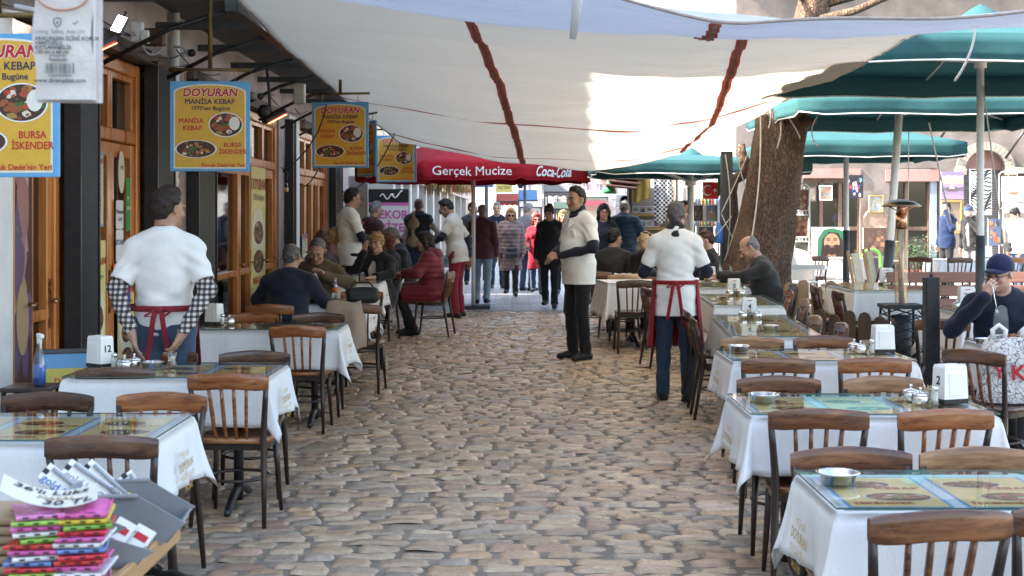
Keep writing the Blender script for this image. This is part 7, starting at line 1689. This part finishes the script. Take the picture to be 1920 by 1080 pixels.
# meals
def plate(x, y, z, r, label, food): 
    t = empty('plate', (x, y, z), 0, label, 'plate', 'plates of food'); mb = MB(); mb.lathe([(r*.55, 0), (r*.6, .006), (r*.95, .03), (r, .034), (r*.98, .037), (r*.6, .012), (.0001, .01)], white_plastic, 26); mb.build('dish', t); mb = MB(); rng = random.Random(int(r*1e4))
    for k in range(40):
        a = rng.uniform(0, 6.28); q = rng.random()*.62*r; c = rng.choice(food); L = rng.uniform(.012, .03); b = rng.uniform(0, 6.28); zz = .02+(1-q/r)*.03*rng.random()+.006
        mb.add([(q*math.cos(a)+L*math.cos(b+j*2.1)*(.6 if j else 1), q*math.sin(a)+L*math.sin(b+j*2.1), zz+rng.uniform(-.008, .012)) for j in range(3)], [(0, 1, 2)], flat(c)); mb.sphere((q*math.cos(a), q*math.sin(a), zz-.006), (.012, .012, .008), flat(rng.choice(food)), 6, 4)
    mb.build('food', t)
def bottle(x, y, z, label, liquid, lab, h=.21):
    t = empty('soda_bottle', (x, y, z), 0, label, 'bottle', 'soda bottles'); mb = MB(); mb.lathe([(.026, 0), (.031, .006), (.030, .08), (.028, .1), (.031, .12), (.024, .15), (.013, .185), (.0125, h), (.0001, h)], glass_mat('bottle_glass', (.85, .9, .88), .18), 16); mb.build('glass', t)
    if liquid: mb = MB(); mb.lathe([(.0001, .006), (.028, .008), (.027, .09), (.0001, .1)], flat(liquid), 14); mb.build('drink', t)
    if lab: mb = MB(); mb.lathe([(.0305, .07), (.0295, .11), (.0285, .11)], flat(lab), 16); mb.build('paper_label', t)
S_ = [(.08, .25, .04), (.15, .33, .06), (.05, .16, .03), (.4, .06, .03)]; K_ = [(.24, .09, .03), (.32, .15, .06), (.14, .05, .02), (.4, .28, .14)]
x, y, z = tt('R6', 1325, -.35); plate(x, y, z, .12, 'oval bowl of green salad on table 6', S_); x, y, z = tt('R6', 1352, -.1); plate(x, y, z, .11, 'plate of meat in front of the bald man in black', K_)
x, y, z = tt('R6', 1369, -.42); bottle(x, y, z, 'red cola bottle on table 6', (.10, .012, .01), None); x, y, z = tt('R6', 1349, .05); bottle(x, y, z, 'clear bottle on table 6 behind the cola', None, None)
x, y, z = tt('R6', 1345, -.55); 
x, y, z = tt('L4', 628, .2); bottle(x, y, z, 'clear soda bottle with an orange label before the man in the olive jacket', None, (.62, .14, .02)); x, y, z = tt('L4', 606, .1); tumbler(x, y, z, 'small glass beside the orange labelled bottle'); x, y, z = tt('L4', 580, .0); plate(x, y, z, .10, 'plate of kebab before the man in the olive jacket', K_); x, y, z = tt('L4', 579, .28); shaker(x, y, z, 'salt shaker before the man in the olive jacket')
x, y, z = tt('L5', 660, -.2); tumbler(x, y, z, 'left small glass before the blonde woman'); x, y, z = tt('L5', 668, -.2); tumbler(x, y, z, 'right small glass before the blonde woman')
x, y, z = tt('T31', 1893, .05); plate(x, y, z, .13, 'plate in front of the man in the navy cap', K_); x, y, z = tt('T31', 1846, -.1); ashtray(x, y, z, 'steel dish on the table of the man in the navy cap')
t = empty('fork', (3.37, 9.97, 1.06), rad(20), 'steel fork held by the man in the navy cap', 'fork'); mb = MB(); mb.tube([(0, 0, .08), (.005, -.01, .0), (.015, -.015, -.05), (.02, -.015, -.08)], [.004, .004, .003, .008], steel, 6); [mb.tube([(.02+q*.006, -.015, -.08), (.026+q*.006, -.02, -.125)], .002, steel, 4) for q in (-1.5, -.5, .5, 1.5)]; mb.build('handle', t)
# things hung on and laid over chairs
coat_m = fab('camel_wool', (.36, .27, .2)); mb = MB()
def drp(a, b):
    t = b*2-1; w = .30+.04*math.sin(a*6); x = -.16+.32*a+.03*math.sin(t*3+a*4); 
    y = (-.30-.03*math.sin(a*PI)+(.04 if t > 0 else -.035)*min(1, abs(t)*6)-.03*math.sin(a*11)*abs(t)); z = .835+.01*math.sin(a*7)-abs(t)**1.1*(.46 if t < 0 else .34)*(1+.12*math.sin(a*5))
    return (x, y, z)
mb.grid(drp, 26, 30, coat_m); o = mb.build('coat', None, (-1.46, 12.98, gz(13)), rad(-4), solid=.014, offset=0); tag(o, 'beige coat draped over a chair back at the table of the olive jacket man', 'coat')
hb = empty('handbag', (-1.40, 13.32, TOP['L4']), rad(10), 'black handbag hung over the chair back beside the beige coat', 'handbag'); p, f = sdf_mesh([C((-.1, 0, .04), (.1, 0, .04), .055, .055, .03), C((-.11, 0, .10), (.11, 0, .10), .05, .045, .03)], .008, 0, (), (), folds(4, .004))
me = bpy.data.meshes.new('pouch'); me.from_pydata(p.tolist(), [], f); me.materials.append(fab('black_leather', (.014, .013, .013), .4)); me.polygons.foreach_set('use_smooth', [True]*len(f)); link('pouch', me, hb)
mb = MB(); mb.tube([(-.12, 0, .12), (-.08, -.02, .19), (.06, -.02, .19), (.12, 0, .12)], .009, MATS['black_leather'], 6); mb.build('strap', hb)
m, nt, b = newmat('doodle_print'); v = coords(nt, 'Object'); vo = nt.nodes.new('ShaderNodeTexVoronoi'); vo.feature = 'DISTANCE_TO_EDGE'; vo.inputs['Scale'].default_value = 26
ns = nt.nodes.new('ShaderNodeTexNoise'); ns.inputs['Scale'].default_value = 14; nt.links.new(v, ns.inputs['Vector']); ad = nt.nodes.new('ShaderNodeVectorMath'); ad.operation = 'MULTIPLY_ADD'; nt.links.new(ns.outputs[1], ad.inputs[0]); ad.inputs[1].default_value = (.09, .09, .09); nt.links.new(v, ad.inputs[2]); nt.links.new(ad.outputs[0], vo.inputs['Vector'])
nt.links.new(_ramp(nt, vo.outputs['Distance'], [(.03, (.12, .12, .13)), (.07, (.62, .62, .63))]), b.inputs['Base Color']); b.inputs['Roughness'].default_value = .35; bump(nt, b, noise(nt, v, 9, 4), .5, .02)
def sack(name, loc, rz, w, d, h, mat, label, prints, handles=True, seed=1):
    t = empty(name, loc, rz, label, 'plastic bag', 'plastic bags on chairs'); rng = random.Random(seed); mb = MB()
    def g(a, b):
        an = 2*PI*a; k = 1-.28*b**3+.06*math.sin(b*9+seed); n = (abs(math.cos(an))**3+abs(math.sin(an))**3)**(-1/3)
        j = 1+.05*math.sin(an*5+b*7)*b+.03*math.sin(an*11-b*13)
        return (w/2*math.cos(an)*n*k*j, d/2*math.sin(an)*n*k*j, h*b*(1+.03*math.sin(an*3)))
    mb.grid(g, 48, 20, mat); mb.add([(w/2*.8*math.cos(q), d/2*.8*math.sin(q), .004) for q in [2*PI*i/16 for i in range(16)]], [tuple(range(16))], mat); mb.build('sack', t)
    if handles:
        for s in (-1, 1): mb = MB(); mb.tube([(s*w*.22-.03, s*d*.1, h*.92), (s*w*.22-.04, s*d*.1, h*1.12), (s*w*.22, s*d*.1, h*1.2), (s*w*.22+.04, s*d*.1, h*1.12), (s*w*.22+.03, s*d*.1, h*.92)], .012, white_plastic, 6, squash=(.5, 1.4)); mb.build('bag_handle', t)
    mb = MB(); [mb.text(tx, sz, c, FACE(px, -d/2-.012, pz), .025, space=.95) for tx, sz, c, px, pz in prints]; mb.build('lettering', t)
sack('plastic_bag', (3.17, 8.98, .465), rad(-14), .42, .26, .40, m, 'large plastic bag with grey doodles and red letters on the dark chair', [('KM', .13, print_red, .06, .19), ('Y', .11, print_red, -.10, .19)])
sack('plastic_bag', (1.36, 17.42, .57), rad(6), .3, .2, .34, white_plastic, 'white plastic bag with blue lettering on a chair by the white cloth', [('LOV', .09, flat((.05, .07, .35)), 0, .14)], False, 3)
# spray bottle on a stool
st = empty('wooden_stool', (-2.62, 7.75, 0), 0, 'small dark stool under the spray bottle, almost hidden', 'stool'); mb = MB(); mb.box((0, 0, .70), (.26, .26, .025), leg_wood, .006); mb.build('seat', st)
for sx in (-1, 1):
    for sy in (-1, 1): mb = MB(); mb.tube([(sx*.11, sy*.11, .69), (sx*.13, sy*.13, .0)], .014, leg_wood, 6); mb.build('leg', st)
sb_ = empty('spray_bottle', (-2.575, 7.75, .714), rad(-60), 'spray bottle half full of blue cleaner by the white pilaster', 'spray bottle'); mb = MB(); mb.lathe([(.045, 0), (.05, .006), (.048, .12), (.03, .18), (.016, .215), (.016, .23), (.0001, .23)], glass_mat('bottle_clear', (.8, .85, .9), .12), 16, None, 1, .7); mb.build('bottle_body', sb_)
mb = MB(); mb.lathe([(.0001, .006), (.046, .008), (.045, .11), (.0001, .115)], flat((.05, .16, .5)), 16, None, 1, .7); mb.build('cleaner', sb_)
mb = MB(); mb.tube([(0, 0, .225), (0, 0, .26)], .014, white_plastic, 8); mb.box((.02, 0, .27), (.095, .024, .024), white_plastic, .005); mb.tube([(.045, 0, .26), (.03, 0, .225), (.035, 0, .2)], .006, white_plastic, 5); mb.build('spray_head', sb_)
# ------------------------------------------------------------------ stall at the lower left corner
stl = empty('stall_table', (-1.045, 2.95, 0), 0, 'stall of boxes and packages with a raw wooden edge at the lower left corner', 'stall'); rw = wood_mat('raw_pine', (.32, .17, .07), (.48, .28, .13), .6, along='y', coat=0)
mb = MB(); mb.box((-.02, .0, .935), (.6, .50, .02), rw, .004); mb.box((.289, .0, .935), (.016, .52, .045), rw, .003); mb.build('tabletop', stl)
mb = MB(); mb.box((0, -.29, .838), (.6, .2, .02), rw, .004); mb.build('shelf', stl)
for sx in (-1, 1):
    for sy in (-1, 1): mb = MB(); mb.box((sx*.24, sy*.33, .41), (.04, .04, .82), rw, .003); mb.build('leg', stl)
bk = empty('black_basket', (-.80, 2.85, .66), 0, 'black woven basket hanging under the raw wooden edge', 'basket'); mb = MB()
for k in range(12):
    z = .02*k; mb.tube([(.1*math.cos(a)*(1+.3*k/12)*1.4, .16*math.sin(a)*(1+.3*k/12), z+.004*math.sin(a*16+k*PI)) for a in [2*PI*i/40 for i in range(41)]], .009, black_metal, 5, cap=False)
mb.build('weave', bk)
bin_m = M('grey_plastic', (.20, .21, .225), .45, var=.1, scale=5, bmp=.03)
def bin_(x, y, z, rz, label, w=.2, d=.3, h=.14):
    t = empty('storage_bin', (x, y, z), rz, label, 'storage bin', 'grey stackable bins'); prof = [(-d/2, h), (-d/2+.01, 0), (d/2-.05, 0), (d/2, h*.45)]; mb = MB(); th = .005
    for s in (-1, 1): mb.prism([(-d/2, 0), (d/2-.05, 0), (d/2, h*.42), (d/2-.10, h), (-d/2, h)], s*w/2-th/2, s*w/2+th/2, bin_m, Matrix(((0, 0, 1, 0), (1, 0, 0, 0), (0, 1, 0, 0), (0, 0, 0, 1)))); mb.box((s*(w/2+.005), -.05, h), (.018, d-.1, .008), bin_m, .002)
    mb.box((0, -d/2, h/2), (w, th, h), bin_m); mb.box((0, -.02, th/2+.001), (w-th*2, d-.08, th), bin_m); mb.box((0, d/2-.026, h*.21), (w-th*2, th, h*.5), bin_m, 0, None, (rad(-40), 0, 0)); mb.box((0, -d/2, h), (w, .02, .008), bin_m, .002)
    for q in (-.3, 0, .3): mb.box((q*w, -d/2-.005, h*.5), (.008, .006, h*.8), bin_m)
    mb.build('tub', t)
bin_(-.825, 3.09, .948, rad(-84), 'rear grey bin holding brushes at the stall', .17, .25, .105); bin_(-.87, 2.95, .947, rad(-74), 'middle grey bin with small white cards', .13, .24, .085); bin_(-.81, 2.87, .947, rad(-74), 'pale front grey bin at the stall edge', .11, .17, .065)
rng = random.Random(8); pc_ = [(.62, .02, .04), (.66, .22, .46), (.22, .42, .05), (.70, .68, .68), (.14, .24, .55), (.66, .48, .04), (.62, .10, .34), (.6, .05, .04), (.3, .52, .08)]
names = ['red', 'pink', 'green', 'white', 'blue', 'yellow', 'magenta', 'scarlet', 'lime']
PW = [dict() for _ in range(2)]
for k in range(23):
    for j in range(2):
        c = (k*2+j*5+rng.randint(0, 3)) % 9; z = .855+.0108*k; mb = MB(); w = .086
        mb.grid(lambda a, b: (-w/2+w*a, -.07+.14*b, .006*math.sin(PI*a)*math.sin(PI*b)+.004*math.sin(a*7+k)), 8, 8, M('packet_'+names[c], pc_[c], .3, var=.1, scale=20, bmp=.3, bscale=60)); mb.grid(lambda a, b: (-w/2+w*b, -.07-.003*math.sin(a*PI), -.0065+.008*a), 3, 8, MATS['packet_'+names[c]]); mb.grid(lambda a, b: (w/2+.002*math.sin(a*PI), -.07+.14*b, -.0065+.008*a), 3, 8, MATS['packet_'+names[c]])
        for q in (-.3, 0, .3): mb.box((q*w, -.0735, -.002), (.010, .002, .003), print_black)
        o = mb.build('cloth_packet', None, (-.885+.080*j+rng.uniform(-.008, .008), 2.66+.01*j+rng.uniform(-.004, .004), z+.006), rad(14+rng.uniform(-10, 10)))
        tag(o, 'folded %s cleaning cloth packet in the bright stack under the price card' % names[c], 'packet', 'stacked cloth packets')
kraft = M('kraft_paper', (.36, .245, .15), .8, var=.12, scale=12, bmp=.15)
for k in range(13):
    mb = MB(); mb.grid(lambda a, b: (-.11+.19*a, -.08+.16*b, .008*math.sin(PI*a)*math.sin(PI*b)), 6, 6, kraft); mb.grid(lambda a, b: (.08+.004*math.sin(PI*a), -.08+.16*b, -.014+.015*a), 4, 6, kraft); mb.grid(lambda a, b: (-.11+.19*b, -.08-.004*math.sin(PI*a), -.014+.015*a), 4, 6, kraft)
    tag(mb.build('kraft_packet', None, (-1.0+rng.uniform(-.006, .006), 2.72+rng.uniform(-.005, .005),   .862+.0185*k), rad(8+rng.uniform(-4, 4))), 'brown kraft paper packet in the stack left of the bright packets', 'packet', 'stacked kraft packets')
t = empty('price_card', (-.862, 2.655, 1.118), rad(16), 'curled white price card lying on the bright packets', 'price card'); mb = MB(); cv = lambda x, y: .02*(x/.08)**2-.012*x/.08+.10*y
mb.grid(lambda a, b: (-.085+.17*a, -.055+.11*b, cv(-.085+.17*a, -.055+.11*b)), 12, 4, flat((.66, .63, .56))); mb.build('paper', t)
mb = MB()
for s, sz, x0, y0, c in (("36'lı Lüks", .036, 0, .028, print_black), ('MASAL', .022, .01, -.006, flat((.35, .24, .06))), ('30 TL', .038, .03, -.034, print_black)):
    vs, fs = text_data(s, .012, 'CENTER', .2, 1); mb.add([(x0+x*sz, y0+y*sz, cv(x0+x*sz, y0+y*sz)+.002+zz*sz) for x, y, zz in vs], fs, c)
mb.build('handwriting', t)
for k, (u, v, rz, rx, txt, c) in enumerate(((128, 925, -38, 58, 'gold hTC', (.04, .12, .4)), (166, 918, -34, 62, 'gold hTC', (.3, .3, .32)), (192, 926, -42, 55, 'COLORS', (.4, .4, .42)), (232, 930, -55, 40, '', (.1, .1, .3)))):
    y = 3.12; t = empty('brush_pack', (XU(u, y), y+.02*k, ZV(v, y)+.01), 0, ('blister pack with blue lettering and a red bristle, leftmost in the bin', 'blister pack with a grey handle in the middle of the bin', 'blister pack with a yellow scissor handle in the bin', 'small white card with a dark star in the bin')[k], 'blister pack', 'blister packs in the bin')
    X = Matrix.Rotation(rad(-rx*.8), 4, 'Y') @ Matrix.Rotation(rad(-62), 4, 'Z').inverted() @ Matrix.Rotation(rad(35), 4, 'X') if False else FACE(0, 0, 0) @ Matrix.Rotation(rad(rz), 4, 'Z') @ Matrix.Rotation(rad(-35), 4, 'X')
    L = .135 if k < 3 else .06; mb = MB(); mb.box((-.0, 0, 0), (L, .042, .003), print_white, .001, X); mb.box((-L*.46, 0, .002), (.012, .012, .001), print_black, 0, X); mb.build('card', t)
    mb = MB()
    if txt: mb.text(txt, .026, flat(c), X @ Matrix.Translation((-.01, -.014, .0025)), .01)
    mb.tube([tuple(X @ Vector((-.06*L/.15, .012, .008))), tuple(X @ Vector((.05*L/.15, .012, .008)))], .005, flat((.35, .36, .4)), 6); mb.tube([tuple(X @ Vector((.05*L/.15, .012, .008))), tuple(X @ Vector((.072*L/.15, .012, .008)))], .008, flat(((.6, .03, .04), (.3, .3, .3), (.62, .5, .04), (.1, .1, .3))[k]), 6); mb.build('brush', t)
for k, (u, v) in enumerate(((226, 992), (262, 1005))):
    t = empty('hair_clip_card', (XU(u, 2.9), 2.9, ZV(v+6, 2.9)), rad(-20), ('left white card with pink clips in the middle bin', 'right white card with pink clips in the middle bin')[k], 'card', 'cards in the middle bin'); X = FACE(0, 0, 0) @ Matrix.Rotation(rad(-22), 4, 'Z') @ Matrix.Rotation(rad(-40), 4, 'X'); mb = MB(); mb.box((0, 0, 0), (.045, .055, .002), print_white, 0, X); layer(mb, rect(-.015, -.003, .015, .012), print_red, X, .0015); mb.build('card', t); mb = MB(); mb.tube([tuple(X @ Vector((.012*math.cos(a), -.03+.01*math.sin(a), .004))) for a in [2*PI*i/12 for i in range(13)]], .003, flat((.5, .15, .35)), 5); mb.build('clip', t)
t = empty('yellow_box', (-1.03, 3.18, .945), 0, 'yellow cardboard box edge behind the packets', 'box'); mb = MB(); mb.box((-.05, -.04, .02), (.24, .08, .07), print_yellow, .003); mb.box((.02, -.072, .055), (.05, .003, .02), print_navy); mb.build('carton', t)
# hanging bag of packages, top left
hp = empty('hanging_package', (XU(122, 2.6), 2.6, ZV(188, 2.6)), rad(4), 'clear plastic package with printed text hanging at the top left corner', 'package'); s26 = 2.6/FPX; w, h = 108*s26, 240*s26
paper = M('package_paper', (.60, .56, .53), .4, var=.06, scale=20, bmp=.3, bscale=60); mb = MB()
mb.grid(lambda a, b: (-w/2+w*a+.004*math.sin(b*9), -.010-.006*math.sin(PI*a)+.002*math.sin(b*13), h*b), 10, 14, paper); mb.grid(lambda a, b: (-w/2+w*1.12*a, .012, h*b-.004), 4, 4, paper); mb.grid(lambda a, b: (w/2+.002*math.sin(a*PI), -.01+.03*a, h*b), 4, 8, flat((.55, .5, .5))); mb.build('folded_sheet', hp)
mb = MB(); X = FACE(0, -.0185, 0); k_ = s26
def L2(s, u, v, px, c=print_black, off=.012, al='CENTER'): mb.text(s, px*k_, c, X @ Matrix.Translation(((u-122)*k_, (188-v)*k_, .002)), off, al)
for s, u, v, px in (('Cooling', 80, 62, 10), ('Safety', 113, 62, 10), ('Anti-UV', 146, 62, 10)): L2(s, u, v, px, flat((.2, .2, .22)))
for k, s in enumerate(('ARACINIZIN İÇİNİ KORUR', 'VANTUZLU', 'KATLANABİLİR', '130 cm x 60 cm')): L2(s, 72, 75+8.3*k, 9.5, print_black, .02, 'LEFT')
L2('www.diremplast.com', 118, 153, 11, print_black, .015); L2('8 682278 025724', 118, 144, 6)
for i in range(34):
    if (i*7+3) % 5 > 1: layer(mb, rect((90+i*1.6-122)*k_, (188-140)*k_, (90+i*1.6+.5+(i % 3)*.4-122)*k_, (188-121)*k_), print_black, X, .002)
layer(mb, rect((98-122)*k_, (188-116)*k_, (130-122)*k_, (188-105)*k_), flat((.25, .2, .2)), X, .002); L2('YERLİ ÜRETİM', 116, 110.5, 5, print_white)
sh_ = [(0, 9), (7, 6), (6, -3), (0, -9), (-6, -3), (-7, 6)]; mb.tube([(x*k_+(113-122)*k_, -.021, (188-45-(-y))*k_) for x, y in sh_+sh_[:1]], .0008, print_black, 4); L2('+', 113, 46, 12, print_black); L2('✓', 146, 46, 14)
mb.tube([(1.2*40*k_*math.cos(a)+0, -.02, (188+8)*k_+30*k_*math.sin(a)) for a in [PI+PI*i/16 for i in range(17)]], .0016, flat((.5, .18, .06)), 5); mb.build('lettering', hp)
# ------------------------------------------------------------------ lamps, boxes and cables on the left wall
fl_ = empty('floodlight', (XU(223, 9.6), 9.6, ZV(45, 9.6)), rad(-8), 'small bright floodlight lit under the beam beside the hanging package', 'floodlight'); mb = MB(); X = Matrix.Rotation(rad(18), 4, 'Y') @ Matrix.Rotation(rad(-24), 4, 'X'); mb.box((0, .02, 0), (.075, .04, .13), dark_metal, .006, X); mb.tube([(0, .03, 0), (0, .12, .1)], .008, dark_metal, 6); mb.build('casing', fl_); mb = MB(); mb.box((0, -.003, 0), (.062, .004, .115), emis('led_light', (1, .93, .78), 14), 0, X); mb.build('lens', fl_)
for k, (u, v, y) in enumerate(((516, 222, 13.6), (186, 92, 8.9))):
    t = empty('infrared_heater', (XU(u, y), y, ZV(v, y)), rad(30), ('black radiant heater glowing red between the two hanging signs', 'radiant heater glowing red beside the hanging package')[k], 'heater', 'radiant heaters'); mb = MB(); X = Matrix.Rotation(rad(-28), 4, 'Y'); mb.box((-.0, 0, .02), (.24, .11, .05), black_metal, .012, X); mb.tube([(-.05, 0, .03), (-.06, 0, .25), (-.05, .1, .5)], .014, black_metal, 6); mb.sphere((-.11, 0, .06), (.07, .06, .07), black_metal); mb.build('hood', t); mb = MB(); mb.box((.01, -.02, -.012), (.19, .08, .006), emis('red_glow', (1, .16, .08), 1.6), .002, X); mb.build('element', t)
def gadget(name, u, v, y, label, cat, fn, rz=0):
    t = empty(name, (XU(u, y), y, ZV(v, y)), rad(rz), label, cat); mb = MB(); fn(mb); mb.build('casing', t); return t
def cctv(mb): mb.tube([(0, .1, 0), (0, -.1, -.02)], .034, white_metal, 12); mb.tube([(0, -.1, -.02), (0, -.112, -.021)], [.034, .03], print_black, 12); mb.tube([(0, .05, 0), (-.06, .12, .05), (-.12, .14, .05)], .012, white_metal, 6)
gadget('security_camera', 357, 97, 12.1, 'white bullet camera on the mauve wall above the whole hanging sign', 'camera', cctv, 20); gadget('security_camera', 478, 178, 13.3, 'pale bullet camera above the glowing heater', 'camera', cctv, 40)
gadget('junction_box', 258, 60, 10.6, 'white junction box with wires beside the floodlight', 'junction box', lambda m: (m.box((0, 0, 0), (.09, .06, .15), white_metal, .008), m.box((.06, -.02, -.04), (.06, .04, .1), white_metal, .006)))
gadget('junction_box', 562, 176, 15.4, 'cream meter box high on the wall behind the signs', 'junction box', lambda m: m.box((0, 0, 0), (.12, .1, .22), flat((.5, .45, .36)), .01))
gadget('tube_lamp', 20, 18, 8.4, 'tube lamp with a steel reflector above the leftmost sign', 'lamp', lambda m: (m.box((0, 0, .02), (.5, .08, .03), grey_metal, .006), m.tube([(-.24, 0, -.01), (.24, 0, -.01)], .014, white_metal, 8)), 70)
gadget('wall_box', 290, 70, 11.4, 'brown wooden box on the wall beam above the shutter', 'box', lambda m: m.box((0, 0, 0), (.16, .1, .14), M('old_box', (.1, .055, .03), .7), .01))
rng = random.Random(21); cab = M('black_cable', (.015, .015, .016), .5); cabw = M('grey_cable', (.4, .4, .39), .6)
def cables(label, paths, mat, r=.006): 
    mb = MB(); [mb.tube(p, r, mat, 5) for p in paths]; tag(mb.build('cable'), label, 'cable', 'cables on the old wall')
cables('loops of black cable running along the beam over the shopfronts', [bez((-2.9, y, 2.98+rng.uniform(-.02, .1)), (-2.88+rng.uniform(0, .06), y+rng.uniform(1.5, 3), 2.98+rng.uniform(-.02, .12)), rng.uniform(.03, .14)) for y in (8.8, 9.4, 10.2, 11.0, 12.3, 13, 14.4, 15.6, 17, 19)], cab)
cables('pale cable loops around the junction box near the floodlight', [bez((XU(250, 10.5), 10.5, ZV(60, 10.5)), (XU(308, 12), 12, ZV(85, 12)), .12), bez((XU(262, 10.5), 10.5, ZV(70, 10.5)), (XU(305, 12.2), 12.2, ZV(40, 12.2)), .2), bez((XU(300, 12.3), 12.3, ZV(20, 12.3)), (XU(335, 12.6), 12.6, ZV(95, 12.6)), .08)], cabw, .008)
cables('black cable hanging across the sign in front of the heater', [bez((XU(612, 13.9), 13.9, ZV(196, 13.9)), (XU(530, 13.9), 13.9, ZV(322, 13.9)), .10, 14, (.7, 0, -.4)), bez((XU(640, 15), 15, ZV(190, 15)), (XU(570, 16.4), 16.4, ZV(350, 16.4)), .18, 14), bez((XU(740, 18), 18, ZV(250, 18)), (XU(640, 18), 18, ZV(360, 18)), .2, 14)], cab, .008)
cables('thin pale wires hanging down the mauve wall', [bez((-2.97, y, 3.3), (-2.96, y+rng.uniform(-.1, .1), 2.3+rng.uniform(-.2, .4)), .03, 8, (0, 1, 0)) for y in (12.6, 12.8, 18.5)], cabw, .005)
t = empty('padlock', (XU(536, 14.8), 14.8, ZV(350, 14.8)), 0, 'padlock hanging on the iron scroll beside the white pilaster', 'padlock'); mb = MB(); mb.box((0, 0, -.03), (.05, .025, .05), brass, .006); mb.tube([(-.016, 0, 0), (-.016, 0, .03), (0, 0, .045), (.016, 0, .03), (.016, 0, 0)], .005, steel, 6); mb.tube([(0, 0, .04), (.02, .0, .14), (-.05, 0, .2)], .006, black_metal, 5); mb.build('lock', t)
